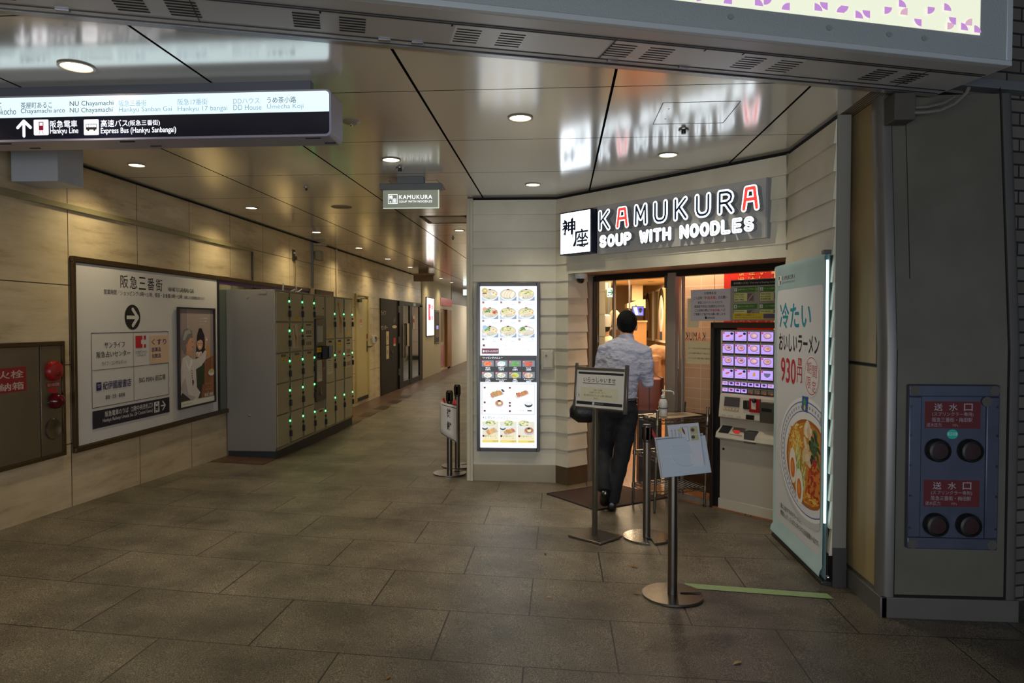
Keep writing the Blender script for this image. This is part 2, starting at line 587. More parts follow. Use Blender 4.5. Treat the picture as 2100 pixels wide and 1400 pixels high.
clap(mb, [A0, B2, C0, D0], zhigh)
zc = [.20 + PITCH * i for i in range(-1, 12)]
zc = [z for z in zlow]
clap(mb, [C0, D0], zc)
# plain head board over the opening, with its soffit running back to the glass
h0, h1 = bc(.171), bc(2.53)
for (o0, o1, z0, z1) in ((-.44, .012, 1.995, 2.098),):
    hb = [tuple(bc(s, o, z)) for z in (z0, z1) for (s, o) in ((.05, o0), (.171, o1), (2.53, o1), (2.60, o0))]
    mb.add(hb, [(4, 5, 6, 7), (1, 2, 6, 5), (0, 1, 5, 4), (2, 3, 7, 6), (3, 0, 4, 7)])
    mb.mat(M('orange_lit_soffit', (150, 108, 80), .5)).add(hb, [(0, 3, 2, 1)]); mb.mat(CLAP)  # browner than the boards: the shop's orange light put into the colour
# backing
for p, q in ((A0, B2), (B2, C0), (C0, D0)):
    z0 = 2.0 if (p is B2) else -.2
    mb.quad((p.x + .015, p.y + .015, z0), (q.x + .03, q.y + .03, z0), (q.x + .03, q.y + .03, ZC), (p.x + .015, p.y + .015, ZC))
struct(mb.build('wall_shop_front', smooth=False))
mb = MB(DARK)
for pa in ([A0, B2, C0, D0],):
    o = offs(pa, .003)
    for i in range(3): mb.quad((*o[i], 2.764), (*o[i + 1], 2.764), (*o[i + 1], ZC), (*o[i], ZC))
struct(mb.build('trim_2', smooth=False))
# steel skirting
mb = MB(M('skirting_steel', (140, 128, 106), .38, .85, var=.15, vscale=8))
o = offs([A0, B2, Bp, Bq], .008)
for i in range(3): mb.quad((*o[i], -.25), (*o[i + 1], -.25), (*o[i + 1], .034), (*o[i], .034))
struct(mb.build('baseboard_shop', smooth=False))
mb = MB(M('dark_base', (52, 50, 50), .5))
o = offs([C0, D0], .022)
mb.quad((*o[0], -.25), (*o[1], -.25), (*o[1], .045), (*o[0], .045))
mb.box(1.716, 1.80, 4.505, 4.6, -.25, .085)
struct(mb.build('baseboard_cheek', smooth=False))
# corner posts
mb = MB(M('cream_post', (196, 188, 164), .5))
mb.box(-.962, -.895, 7.215, 7.42, -.2, ZC - .01)
mb.box(-.925, -.895, 7.205, 7.22, -.2, ZC - .02)
mb.box(-.95, -.9, 7.4, 30.9, -.2, ZC)                 # passage side of the shop
struct(mb.build('wall_right', bevel=.004))
mb = MB(M('grey_trim', (118, 116, 108), .5))
mb.box(1.70, 1.722, 5.43, 5.456, 2.05, 2.77)
mb.box(1.716, 1.80, 4.512, 4.60, .08, ZC)
struct(mb.build('trim_3', bevel=.003))

# --- soffit band along the street edge, a thing-like cover but fixed: structure
RS = math.atan2(.297, .955)
soff = struct(MB(M('soffit_metal', (188, 185, 184), .33, .2, var=.05)).box(-7.5, 0, .0, .47, ZC - .006, ZC + .25).build('ceiling_edge_band', bevel=.004))
soff.location = (2.246, 3.736, 0); soff.rotation_euler = (0, 0, RS)
mb = MB(M('soffit_groove', (26, 26, 32), .5))
for y in (.455, .405, .355, .105, .125):
    mb.box(-7.4, -.02, y - .0035, y + .0035, ZC - .0085, ZC - .005)
for x in (-.35, -2.05, -3.85): mb.box(x, x + .003, .11, .36, ZC - .0085, ZC - .005)
g = mb.build('groove', smooth=False); g.parent = soff
mb = MB(M('soffit_profile', (175, 175, 176), .25, .8)); mb.box(-7.4, -.02, .41, .45, ZC - .012, ZC - .006)
o = mb.build('edge_profile'); o.parent = soff
GR = M('vent_slot', (20, 19, 18), .8)
mb = MB(GR)
for xa, xb in ((-4.85, -4.73), (-4.65, -4.52), (-4.15, -4.03), (-3.95, -3.83), (-3.46, -3.35), (-3.27, -3.16), (-2.77, -2.66), (-2.575, -2.46), (-2.05, -1.925), (-1.86, -1.735), (-1.37, -1.25), (-1.17, -1.05), (-.62, -.5), (-.42, -.31)):
    mb = MB(GR)
    for k in range(6): mb.box(xa, xb, .165 + k * .027, .175 + k * .027, ZC - .0078, ZC - .0055)
    mb.build('vent_slot', soff, smooth=False)
mb = MB(M('clip_steel', (150, 152, 160), .3, .8))
for x in (-4.4, -3.1, -2.95, -2.0, -1.62, -.75): mb.box(x, x + .055, .35, .372, ZC - .014, ZC - .005)
for x in (-3.35, -2.8, -1.6, -1.4): mb.mat(DARK).box(x, x + .008, .13, .15, ZC - .009, ZC - .005)
mb.pieces('clip', soff, .002)
mb = MB(M('cover_plate', (214, 212, 212), .32, .2))
mb.box(-2.78, -2.06, .13, .345, ZC - .0072, ZC - .005); mb.box(-2.04, -1.05, .13, .345, ZC - .0072, ZC - .005)
o = mb.build('cover_plate', bevel=.001); o.parent = soff
# louvred soffit strip between ceiling and pillar
m, nt, b, tc = node_mat('louvre_soffit')
S = sep(nt, tc.outputs['Object'])
nt.links.new(mixc(nt, gridline(nt, S['X'], .018, 0, .004), lin((150, 138, 112)), lin((60, 54, 44))), b.inputs['Base Color'])
mb = MB(m); mb.slab([(1.73, 4.05), (2.02, 4.14), (2.02, 4.7), (1.73, 4.7)], ZC + .01, ZC + .05)
struct(mb.build('ceiling_louvre'))

# --- brick wall beyond the pillar
m, nt, b, tc = node_mat('grey_brick')
br = nt.nodes.new('ShaderNodeTexBrick')
mp = nt.nodes.new('ShaderNodeMapping'); mp.inputs['Rotation'].default_value = (PI / 2, 0, 0)
S = sep(nt, tc.outputs['Object'])
cx = nt.nodes.new('ShaderNodeCombineXYZ'); nt.links.new(S['X'], cx.inputs[0]); nt.links.new(S['Z'], cx.inputs[1])
nt.links.new(cx.outputs[0], br.inputs['Vector'])
br.inputs['Scale'].default_value = 1; br.inputs['Brick Width'].default_value = .2; br.inputs['Row Height'].default_value = .076; br.inputs['Mortar Size'].default_value = .006
br.inputs['Color1'].default_value = lin((92, 87, 80)) + (1,); br.inputs['Color2'].default_value = lin((110, 105, 97)) + (1,); br.inputs['Mortar'].default_value = lin((34, 34, 36)) + (1,)
nt.links.new(br.outputs['Color'], b.inputs['Base Color']); b.inputs['Roughness'].default_value = .7
bump(nt, b, nmath(nt, 'SUBTRACT', 1.0, br.outputs['Fac']), .6, .01)
mb = MB(m); mb.box(-.12, 6, 0, .2, -.5, 2.815); mb.box(-.62, 6, 0, .2, 2.815, 6)
o = struct(mb.build('wall_brick')); o.location = (2.7, 4.36, 0); o.rotation_euler = (0, 0, RS)

# --- clad pillar with the hydrant inlet
m, nt, b, tc = node_mat('stained_cladding')
st = ramp(nt, noise(nt, tc.outputs['Object'], 2.0, 6, .65), [(.3, lin((84, 81, 70))), (.65, lin((97, 94, 83)))])
dirt = nmath(nt, 'GREATER_THAN', noise(nt, tc.outputs['Object'], 14, 5, .7, (1, 1, .5)), .72)
nt.links.new(mixc(nt, dirt, st, lin((80, 72, 58))), b.inputs['Base Color']); b.inputs['Roughness'].default_value = .5
CLAD = m
pil = bpy.data.objects.new('pillar', None); C.objects.link(pil); pil.location = (2.19, 4.07, 0); struct(pil)
mb = MB(CLAD)
# body: upright to 1.35 m, then leaning back
for z0, y0, z1, y1 in ((-.05, .012, 1.35, .012), (1.35, .012, 2.80, .13)):
    mb.add([(-.345, y0, z0), (.34, y0, z0), (.34, .62, z0), (-.345, .62, z0), (-.345, y1, z1), (.34, y1, z1), (.34, .62, z1), (-.345, .62, z1)],
           [(0, 3, 2, 1), (4, 5, 6, 7), (0, 1, 5, 4), (1, 2, 6, 5), (2, 3, 7, 6), (3, 0, 4, 7)])
mb.build('cladding_panel', pil, smooth=False)
GUARD = M('guard_steel', (104, 101, 97), .36, .3, var=.12, vscale=6)
for nm, sx in (('corner_guard', -1), ('corner_guard', 1)):
    mb = MB(GUARD)
    r = .05
    def sec(y, sx=sx):
        a = [(-.372, y + .09), (-.372, y + .035), (-.36, y + .010), (-.34, y), (-.305, y), (-.305, y + .006), (-.335, y + .012), (-.36, y + .04), (-.364, y + .09)]
        if sx > 0: a = [(-p[0], p[1]) for p in reversed(a)]
        return a
    mb.loft([[(p[0], p[1], z) for p in sec(y)] for z, y in ((-.05, 0), (1.35, 0), (2.80, .119))])
    mb.build(nm, pil)
mb = MB(GUARD); mb.box(-.372, .372, -.006, .012, -.25, -.05); mb.box(-.378, -.34, -.006, .64, -.25, -.05)
mb.build('kick_plate', pil, bevel=.004)
mb = MB(DARK)
mb.box(-.305, -.297, .006, .013, -.05, 1.35); mb.box(.297, .305, .006, .013, -.05, 1.35)
mb.box(-.30, .30, .005, .013, -.05, -.038)
for x in (-.301, .301): mb.quad((x - .004, .0105, 1.35), (x + .004, .0105, 1.35), (x + .004, .1325, 2.84), (x - .004, .1325, 2.84))
mb.box(-.352, -.34, .10, .52, 1.245, 1.258)
mb.quad((-.222, .041, 1.75), (-.2185, .041, 1.75), (-.2185, .127, 2.79), (-.222, .127, 2.79))
mb.build('panel_joint', pil, smooth=False)
mb = MB(M('warm_lit_side', (156, 138, 98), .5, var=.12, vscale=5)); mb.box(-.349, -.345, .12, .58, -.04, 1.24); mb.box(-.349, -.345, .16, .58, 1.262, 2.8)  # lighter than the cladding: warm light on this side put into the colour
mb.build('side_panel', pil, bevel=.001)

# --- shop interior shell
TILE = None
m, nt, b, tc = node_mat('pink_wall_tile')
S = sep(nt, tc.outputs['Object'])
j = nmath(nt, 'MAXIMUM', gridline(nt, S['X'], .30, 0, .003), gridline(nt, S['Z'], .10, .06, .003))
nt.links.new(mixc(nt, j, lin((206, 172, 148)), lin((226, 204, 186))), b.inputs['Base Color']); b.inputs['Roughness'].default_value = .35
PINK = m
m, nt, b, tc = node_mat('shop_floor_tile')
S = sep(nt, tc.outputs['Object'])
j = nmath(nt, 'MAXIMUM', gridline(nt, S['X'], .3, .1, .004), gridline(nt, S['Y'], .3, .1, .004))
nt.links.new(mixc(nt, j, mixc(nt, noise(nt, tc.outputs['Object'], 4, 4), lin((130, 84, 54)), lin((158, 108, 72))), lin((84, 56, 38))), b.inputs['Base Color']); b.inputs['Roughness'].default_value = .3
mb = MB(m)
pp = [bc(.12, -.40), bc(2.5, -.40), V((1.9, 5.6, 0)), V((1.9, 16.2, 0)), V((-.85, 16.2, 0)), V((-.85, 7.5, 0))]
mb.slab([(p.x, p.y) for p in (pp[0], pp[1], V((1.95, 6.0, 0)), pp[3], pp[4], pp[5])], -.20, -.146)
struct(mb.build('floor_shop', smooth=False))
CREAMW = M('warm_cream_wall', (214, 186, 142), .55)
mb = MB(CREAMW); mb.box(1.9, 2.0, 5.6, 16.2, -.2, 2.32)
struct(mb.build('wall_shop_right'))
mb = MB(CREAMW); mb.box(-.9, 1.95, 16.1, 16.2, -.2, 2.4)
struct(mb.build('wall_shop_back'))
mb = MB(M('shop_ceiling', (226, 204, 166), .6))
mb.slab([(bc(.12, -.43).x, bc(.12, -.43).y), (bc(2.45, -.43).x, bc(2.45, -.43).y), (1.95, 5.8), (1.95, 16.2), (-.85, 16.2), (-.85, 7.6)], 2.34, 2.42)
struct(mb.build('ceiling_shop', smooth=False))
# rounded dropped soffit
mb = MB(M('shop_soffit', (222, 190, 138), .6))
pts = [(1.9, 9.2)] + [(1.9 - 1.25 * math.sin(t) , 10.9 - 1.7 * math.cos(t)) for t in [PI / 2 * i / 10 for i in range(1, 11)]] + [(.65, 13.6), (1.9, 13.6)]
mb.slab(list(reversed(pts)), 2.215, 2.34)
struct(mb.build('ceiling_shop_drop', smooth=True, ang=.5))
mb = MB(M('olive_panel', (116, 104, 70), .5)); mb.box(.2, .78, 10.6, 10.7, .75, 2.0); struct(mb.build('wall_kitchen'))
mb = MB(CREAMW); mb.box(-.5, .9, 12.5, 12.6, -.15, 2.34); struct(mb.build('wall_kitchen_back'))
mb = MB(CLAP); clap(mb, [V((.37, 7.92)), V((.50, 7.92)), V((.50, 8.3))], [-.15 + .25 * i for i in range(11)], .01)
struct(mb.build('wall_shop_pier', smooth=False))
# partition behind the glass: pink tile, then the red wall
ptn = bpy.data.objects.new('wall_partition', None); C.objects.link(ptn); ptn.location = bc(0, -.80); ptn.rotation_euler = (0, 0, RBC); struct(ptn)
mb = MB(PINK); mb.box(.985, 1.455, 0, .08, .62, 2.33); mb.build('tile_panel', ptn)
mb = MB(M('dark_dado', (66, 44, 30), .4)); mb.box(.985, 2.3, -.006, .08, -.15, .62); mb.build('dado', ptn)
mb = MB(M('red_wall', (196, 22, 14), .45)); mb.box(1.455, 2.4, -.004, .08, .62, 2.33); mb.build('red_panel', ptn)
RA = Art(-.006)
random.seed(4)
GOLD = P((226, 176, 120))
for i, t in enumerate(['道頓堀', '神座は', 'おいしい', 'ラーメン', 'スープ', '一九八六']):
    for k, ch in enumerate(t):
        RA.text(ch, 1.60 + i * .11 + .008 * (k % 2), 2.02 - k * .085, 1.665 + i * .11, 2.09 - k * .085, GOLD, .01)
for i in range(8):
    RA.text('しらくすうめ美味'[i], 1.56 + i * .075, 1.50, 1.60 + i * .075, 1.54, GOLD, .01)
RA.build('wall_script', ptn)

# --- far end of the passage
m, nt, b, tc = node_mat('far_wall_cladding')
S = sep(nt, tc.outputs['Object'])
nt.links.new(mixc(nt, gridline(nt, S['Z'], .55, .1, .008), lin((200, 178, 158)), lin((140, 120, 104))), b.inputs['Base Color']); b.inputs['Roughness'].default_value = .5
mb = MB(m); mb.box(-4.6, -.5, 31, 31.2, -.4, 3.4)
struct(mb.build('wall_far'))
mb = MB(BLACK); mb.box(-4.3, -3.45, 30.97, 31, -.3, .05); mb.box(-3.0, -.6, 30.97, 31, -.3, .05)
struct(mb.build('baseboard_far'))
mb = MB(M('hall_left', (190, 184, 170), .5)); mb.box(XL - .15, XL + .005, 25.05, 31, -.4, 2.2); mb.mat(GREYP).box(XL - .1, XL + .02, 25.05, 31, 2.2, 2.9)
struct(mb.build('wall_left_far'))
# ================================================================ left wall
def LW(name, label, cat, y, z, group=None):
    """fixed to the left wall: local x runs along the wall away from the street, -y out of the wall"""
    return thing(name, label, cat, (XL, y, z), PI / 2, group)
INK = P((24, 22, 26)); NAVYINK = P((34, 32, 92)); REDINK = P((186, 24, 40)); PAPER = M('paper', (214, 210, 204), .6)

# --- fire hydrant cabinet
t = LW('fire_hydrant_cabinet', 'stainless fire hydrant cabinet with red alarm bell set in the marble wall', 'cabinet', 4.0, .461)
CABS = M('cabinet_steel', (128, 118, 102), .36, .8, var=.18, vscale=3)
FR = M('bronze_frame', (88, 70, 46), .35, .7)
mb = MB(FR)
for b_ in ((0, 1.262, .865, .897), (0, 1.262, 0, .03), (1.232, 1.262, .03, .865)): mb.box(b_[0], b_[1], -.022, .0, b_[2], b_[3])
mb.build('frame', t, .003)
mb = MB(CABS); mb.box(0, .998, -.012, 0, .03, .865); d = mb.build('door', t, .003)
a = Art(-.0125)
a.rect(.45, .545, .868, .722, P((140, 22, 26)))
WI = P((196, 176, 168))
a.text('消火栓', .47, .645, .84, .70, WI, .02); a.text('格納箱', .50, .56, .84, .615, WI, .02)
a.rect(.40, .50, .50, .515, P((200, 196, 188)))
a.build('sign_plate', d)
mb = MB(CABS); mb.box(1.012, 1.232, -.012, 0, .03, .865); mb.build('side_panel', t, .003)
mb = MB(RED); T0 = Matrix.Translation((1.137, -.012, .672)) @ Matrix.Rotation(PI / 2, 4, 'X'); mb.T = T0
mb.lathe([(0, 0), (.078, 0), (.078, .02), (.070, .035), (.045, .042), (0, .044)], 28); bl = mb.build('alarm_bell', t)
mb = MB(P((110, 10, 14))); mb.T = T0; mb.lathe([(0, .04), (.02, .042), (.018, .054), (0, .055)], 16, (0, -.02, 0)); mb.build('push_button', bl)
a = Art(-.013); a.rect(1.065, .545, 1.215, .585, P((150, 24, 26))); a.text('消火栓起動', 1.075, .552, 1.205, .578, WI, .01); a.rect(1.085, .505, 1.18, .54, P((190, 40, 36))); a.build('label_plate', t)
mb = MB(M('red_glass', (84, 8, 20), .12)); mb.T = Matrix.Translation((1.145, -.012, .44)) @ Matrix.Rotation(PI / 2, 4, 'X')
mb.lathe([(0, 0), (.06, 0), (.062, .02), (.05, .055), (.022, .08), (0, .084)], 24); mb.build('indicator_lamp', t)
mb = MB(STEEL); mb.tube([(1.085, -.012, .435), (1.085, -.03, .435)], .012, 12); mb.build('knob', t)
mb = MB(M('dish_steel', (120, 110, 96), .25, .9)); mb.T = Matrix.Translation((1.13, -.0125, .225)) @ Matrix.Rotation(PI / 2, 4, 'X')
mb.lathe([(.045, .004), (.076, .010), (.082, .004), (.080, 0)][::-1] + [(.0, .001)], 28); mb.build('speaker_dish', t)

# --- large notice board
t = LW('direction_board', 'large white framed directory board with arrow and shop names on the marble wall', 'signboard', 5.353, .455)
mb = MB(FR)
for b_ in ((0, 2.41, 1.535, 1.58), (0, 2.41, 0, .045), (0, .03, .045, 1.535)): mb.box(b_[0], b_[1], -.035, 0, b_[2], b_[3])
mb.build('frame', t, .004)
mb = MB(M('frame_black', (22, 20, 20), .4)); mb.box(.025, .04, -.028, 0, .04, 1.54); mb.box(2.37, 2.41, -.03, 0, .03, 1.54); mb.box(.03, 2.39, -.028, 0, 1.53, 1.54); mb.box(.03, 2.39, -.028, 0, .04, .05)
mb.build('inner_edge', t)
a = Art(-.02)
# board units: wall y minus 5.353, z minus .455
yo, zo = 5.353, .455
def R_(y0, z0, y1, z1, m): a.rect(y0 - yo, z0 - zo, y1 - yo, z1 - zo, m)
def T_(s, y0, z0, y1, z1, m=INK, bold=0, **k): a.text(s, y0 - yo, z0 - zo, y1 - yo, z1 - zo, m, bold, **k)
R_(5.385, .50, 7.725, 1.99, M('board_white', (212, 208, 206), .4))
for i, ch in enumerate('阪急三番街'): T_(ch, 5.975 + i * .136, 1.812 - .001 * i, 6.085 + i * .136, 1.925, INK, .012)
T_('HANKYU SANBAN GAI', 6.73, 1.815, 7.215, 1.858, INK, .012)
T_('営業時間／ショッピング10時～21時、喫茶・お食事10時～23時', 5.745, 1.745, 6.99, 1.79, P((60, 54, 54)), .004)
T_('（店舗により営業時間は異なります）', 7.02, 1.748, 7.45, 1.782, P((70, 64, 64)), .004)
a.ell(6.142 - yo, 1.552 - zo, .118, .114, P((20, 18, 18)), 40)
a.layer()
wa = M('board_white', (212, 208, 206), .4)
a.rect(6.055 - yo, 1.535 - zo, 6.20 - yo, 1.567 - zo, wa)
a.end()
a.line([(6.145 - yo, 1.625 - zo), (6.222 - yo, 1.551 - zo), (6.145 - yo, 1.477 - zo)], .034, wa)
LN = P((90, 80, 80))
a.frame(5.57 - yo, .787 - zo, 6.722 - yo, 1.418 - zo, .006, LN)
R_(6.145, .787, 6.150, 1.418, LN); R_(5.57, 1.101, 6.722, 1.106, LN)
T_('サンライフ', 5.74, 1.285, 6.02, 1.335, INK, .006); T_('阪急占いセンター', 5.635, 1.205, 6.10, 1.258, INK, .008); T_('ライフ・コンサルタント', 5.70, 1.137, 6.045, 1.172, P((70, 64, 64)), .003)
a.layer()
R_(6.18, 1.27, 6.265, 1.382, REDINK); R_(6.265, 1.355, 6.285, 1.382, REDINK); R_(6.265, 1.27, 6.285, 1.297, REDINK); R_(6.31, 1.345, 6.342, 1.382, REDINK); R_(6.31, 1.27, 6.342, 1.302, REDINK); R_(6.262, 1.345, 6.285, 1.36, REDINK); R_(6.262, 1.29, 6.285, 1.305, REDINK)
a.end()
T_('ココカラファイン', 6.175, 1.215, 6.355, 1.245, NAVYINK, .02); T_('COCOKARA FINE', 6.20, 1.195, 6.335, 1.206, NAVYINK, .01)
R_(6.405, 1.11, 6.72, 1.378, P((216, 182, 156)))
T_('くすり', 6.435, 1.29, 6.68, 1.345, NAVYINK, .03); T_('医薬品', 6.435, 1.225, 6.585, 1.265, NAVYINK, .03); T_('化粧品', 6.435, 1.165, 6.585, 1.205, NAVYINK, .03)
R_(5.625, .93, 5.69, 1.0, NAVYINK); a.rect(5.645 - yo, .958 - zo, 5.672 - yo, .963 - zo, wa); a.rect(5.637 - yo, .975 - zo, 5.68 - yo, .980 - zo, wa)
T_('紀伊國屋書店', 5.71, .93, 6.105, 1.0, NAVYINK, .016); T_('書籍・文具・事務機', 5.74, .845, 6.01, .882, P((60, 54, 54)), .006)
T_('BIG MAN 前広場', 6.225, .945, 6.655, 1.0, INK, .004)
R_(5.57, .615, 6.722, .764, P((30, 24, 44)))
WB = P((216, 212, 212))
T_('阪急電車のりば（2階中央改札口）', 5.73, .695, 6.43, .745, WB, .012); T_('Hankyu Railway Umeda Sta. (2F Central Gates)', 5.70, .645, 6.43, .685, WB, .004)
R_(6.455, .64, 6.545, .742, WB)
a.ell(6.5 - yo, .70 - zo, .026, .036, INK, 16); R_(6.475, .665, 6.525, .70, INK); a.line([(6.478 - yo, .65 - zo), (6.49 - yo, .665 - zo)], .008, INK); a.line([(6.522 - yo, .65 - zo), (6.51 - yo, .665 - zo)], .008, INK); R_(6.482, .70, 6.518, .722, WB); R_(6.484, .672, 6.492, .68, WB); R_(6.508, .672, 6.516, .68, WB)
R_(6.57, .687, 6.63, .70, WB); a.line([(6.60 - yo, .735 - zo), (6.645 - yo, .693 - zo), (6.60 - yo, .65 - zo)], .013, WB)
a.build('board_face', t)
# framed poster on the board: its own frame and picture, fixed to the board
mb = MB(M('poster_frame', (30, 24, 22), .35)); fx0, fx1, fz0, fz1 = 6.862 - yo, 7.62 - yo, .617 - zo, 1.662 - zo
for b_ in ((fx0, fx1, fz1 - .018, fz1), (fx0, fx1, fz0, fz0 + .018), (fx0, fx0 + .022, fz0 + .018, fz1 - .018), (fx1 - .022, fx1, fz0 + .018, fz1 - .018)): mb.box(b_[0], b_[1], -.055, -.03, b_[2], b_[3])
pf = mb.build('poster_frame', t, .002)
a = Art(-.038, .00008)
pw, ph = fx1 - fx0 - .04, fz1 - fz0 - .03
def q(u, v): return (fx0 + .02 + u * pw, fz0 + .015 + v * ph)
def pr(u0, v0, u1, v1, m): a.rect(*q(u0, v0), *q(u1, v1), m)
def pp_(pts, rgb): a.poly([q(*p) for p in pts], P(rgb))
def pe(u, v, ru, rv, rgb, **k): a.ell(*q(u, v), ru * pw, rv * ph, P(rgb), **k)
pr(0, 0, 1, 1, P((176, 158, 150))); pr(0, .5, .24, 1, P((160, 144, 142))); pr(.235, .5, .26, 1, P((190, 174, 168)))
pr(.9, .45, 1, 1, P((150, 134, 134)))
pp_([(0, .06), (.62, .06), (.72, .38), (.0, .42)], (58, 52, 54))
pp_([(.60, .06), (1, .06), (1, .50), (.74, .46)], (142, 92, 58)); pp_([(.86, .06), (1, .06), (1, .5), (.93, .48)], (156, 106, 70))
pp_([(.78, .62), (.86, .60), (.90, .52), (.88, .49), (.74, .50), (.75, .58)], (204, 150, 92))
pp_([(.44, .20), (.70, .20), (.72, .46), (.5, .54), (.42, .44)], (52, 66, 40))
pp_([(.46, .5), (.5, .72), (.56, .80), (.64, .80), (.72, .72), (.74, .55), (.70, .44), (.6, .50)], (34, 26, 40))
pe(.585, .635, .085, .065, (222, 172, 146)); pp_([(.5, .66), (.52, .74), (.62, .76), (.68, .70), (.68, .66), (.6, .68)], (34, 26, 40))
pe(.55, .638, .012, .005, (60, 40, 40)); pe(.62, .636, .012, .005, (60, 40, 40)); pe(.585, .602, .028, .008, (240, 230, 224))
pe(.555, .53, .09, .035, (222, 214, 208)); pe(.555, .556, .06, .008, (90, 60, 40)); pe(.50, .515, .035, .02, (222, 172, 146)); pe(.61, .515, .035, .02, (222, 172, 146))
pp_([(.0, .10), (.04, .40), (.1, .50), (.24, .53), (.34, .48), (.48, .48), (.60, .50), (.72, .56), (.78, .55), (.74, .46), (.62, .40), (.46, .37), (.48, .18), (.58, .12), (.5, .05), (.3, .06), (.1, .16)], (216, 208, 206))
pp_([(.18, .50), (.26, .40), (.34, .50), (.36, .44), (.28, .36), (.20, .42)], (236, 230, 226)); pp_([(.02, .2), (.16, .3), (.24, .12), (.46, .08), (.34, .05), (.1, .14)], (186, 176, 180))
pp_([(.20, .54), (.36, .50), (.36, .56), (.22, .60)], (206, 152, 120))
pe(.28, .645, .135, .085, (214, 160, 128)); pp_([(.40, .66), (.44, .62), (.40, .60)], (214, 160, 128))
pp_([(.08, .60), (.06, .70), (.12, .78), (.24, .80), (.36, .77), (.38, .70), (.30, .70), (.24, .66), (.20, .58), (.16, .54)], (128, 122, 124)); pp_([(.1, .68), (.16, .77), (.28, .79), (.34, .75), (.24, .74), (.16, .68)], (176, 170, 170))
pe(.215, .62, .03, .022, (206, 148, 116)); pe(.37, .66, .014, .005, (50, 36, 36)); pe(.375, .605, .02, .007, (170, 96, 90))
pp_([(.72, .58), (.76, .58), (.79, .68), (.76, .70), (.73, .66)], (218, 168, 138)); pe(.77, .69, .04, .022, (218, 168, 138)); pe(.785, .675, .018, .012, (240, 234, 226))
for k in range(7): pe(.34 + .004 * k, .36 - .025 * k, .012, .007, (120, 60, 60))
pe(.37, .24, .024, .024, (110, 40, 48))
pe(.92, .315, .10, .035, (226, 222, 214)); pe(.88, .33, .035, .022, (170, 200, 170)); pe(.94, .335, .04, .024, (220, 180, 90))
a.text('いつもの場所で', *q(.58, .895), *q(.82, .91), P((232, 226, 220))); a.text('おいしい時間', *q(.58, .865), *q(.78, .88), P((232, 226, 220))); a.text('見つけた', *q(.58, .835), *q(.74, .85), P((226, 220, 214)))
for k in range(4): a.text(['おしゃべり', 'と', 'ひとやすみ', '。'][k], *q(.72, .19 - .03 * k), *q(.90, .21 - .03 * k), P((214, 190, 170)), keep='c')
a.text('阪急三番街', *q(.70, .065), *q(.96, .10), P((238, 234, 230)), .02)
pr(0, 0, 1, .055, P((226, 222, 212))); a.text('Hankyu Sanban Gai', *q(.08, .02), *q(.34, .035), P((90, 70, 60)))
a.build('poster_picture', pf)

# --- conduit, socket and little wall fittings
t = LW('conduit', 'beige cable trunking along the upper marble wall, turning down behind the locker bank', 'conduit', 2.6, 2.425)
mb = MB(M('conduit_paint', (150, 140, 104), .35, var=.2)); mb.box(0, 6.07, -.03, 0, -.03, .015); mb.build('cover', t, .004)
mb = MB(M('cable_brown', (58, 34, 24), .5)); mb.tube([(6.06, -.014, -.01), (6.075, -.012, -.04), (6.075, -.012, -.4), (6.08, -.012, -.72)], .011, 8); mb.build('cable', t)
t = LW('wall_socket', 'small dark wall socket with thin white lead high on the marble', 'socket', 10.06, 2.43)
mb = MB(M('socket_plate', (66, 54, 40), .5)); mb.box(-.03, .05, -.02, 0, -.02, .14); mb.mat(WHITEP).box(-.015, .03, -.03, -.02, .08, .105); mb.mat(BLACK).box(-.02, .045, -.05, -.02, -.01, .045); mb.build('plate', t, .003)
mb = MB(M('lead', (120, 96, 60), .5)); mb.tube([(.02, -.03, 0), (.03, -.03, -.15), (.02, -.02, -.45), (-.03, -.06, -.52), (-.08, -.12, -.56)], .006, 6); mb.build('lead', t)
t = LW('security_camera', 'small grey camera bracket on the wall above the locker bank near the ceiling', 'camera', 10.95, 2.55)
mb = MB(GREYP); mb.box(-.13, -.09, -.03, 0, -.5, .22); mb.build('wall_rail', t, .004)
mb = MB(M('camera_body', (150, 140, 112), .4)); mb.box(-.03, .12, -.12, -.02, -.06, .10); mb.build('body', t, .02)
mb = MB(WHITEP); mb.box(-.09, .16, -.16, 0, .19, .20); mb.build('bracket', t)
t = LW('pipe', 'thin vertical pipe on the marble wall behind the locker bank end', 'pipe', 12.02, 1.9)
mb = MB(M('pipe_paint', (196, 182, 150), .4)); mb.tube([(0, -.02, 0), (0, -.02, .88)], .013, 10); mb.build('tube', t)
mb = MB(M('dark_panel', (62, 40, 28), .45)); mb.box(10.98, 11.85, -.02, .01, 1.80, 2.035)
o = struct(mb.build('trim_4')); o.location = (XL, 0, 0); o.rotation_euler = (0, 0, PI / 2)
# shop window behind the lockers
w = bpy.data.objects.new('window_1', None); C.objects.link(w); w.location = (XL, 7.763, .455); w.rotation_euler = (0, 0, PI / 2); struct(w)
mb = MB(FR); mb.box(0, 2.92, -.035, 0, 1.535, 1.58); mb.box(2.88, 2.93, -.035, 0, 0, 1.58); mb.box(0, 2.92, -.035, 0, 0, .045); mb.build('window_frame', w, .004)
mb = MB(M('purple_strip', (70, 30, 96), .4)); mb.box(0, 2.88, -.02, 0, 1.49, 1.535); mb.build('window_strip', w)
mb = MB(M('green_glass', (74, 84, 68), .1, coat=.5)); mb.box(0, 2.88, -.012, 0, .045, 1.49); mb.build('window_pane', w)

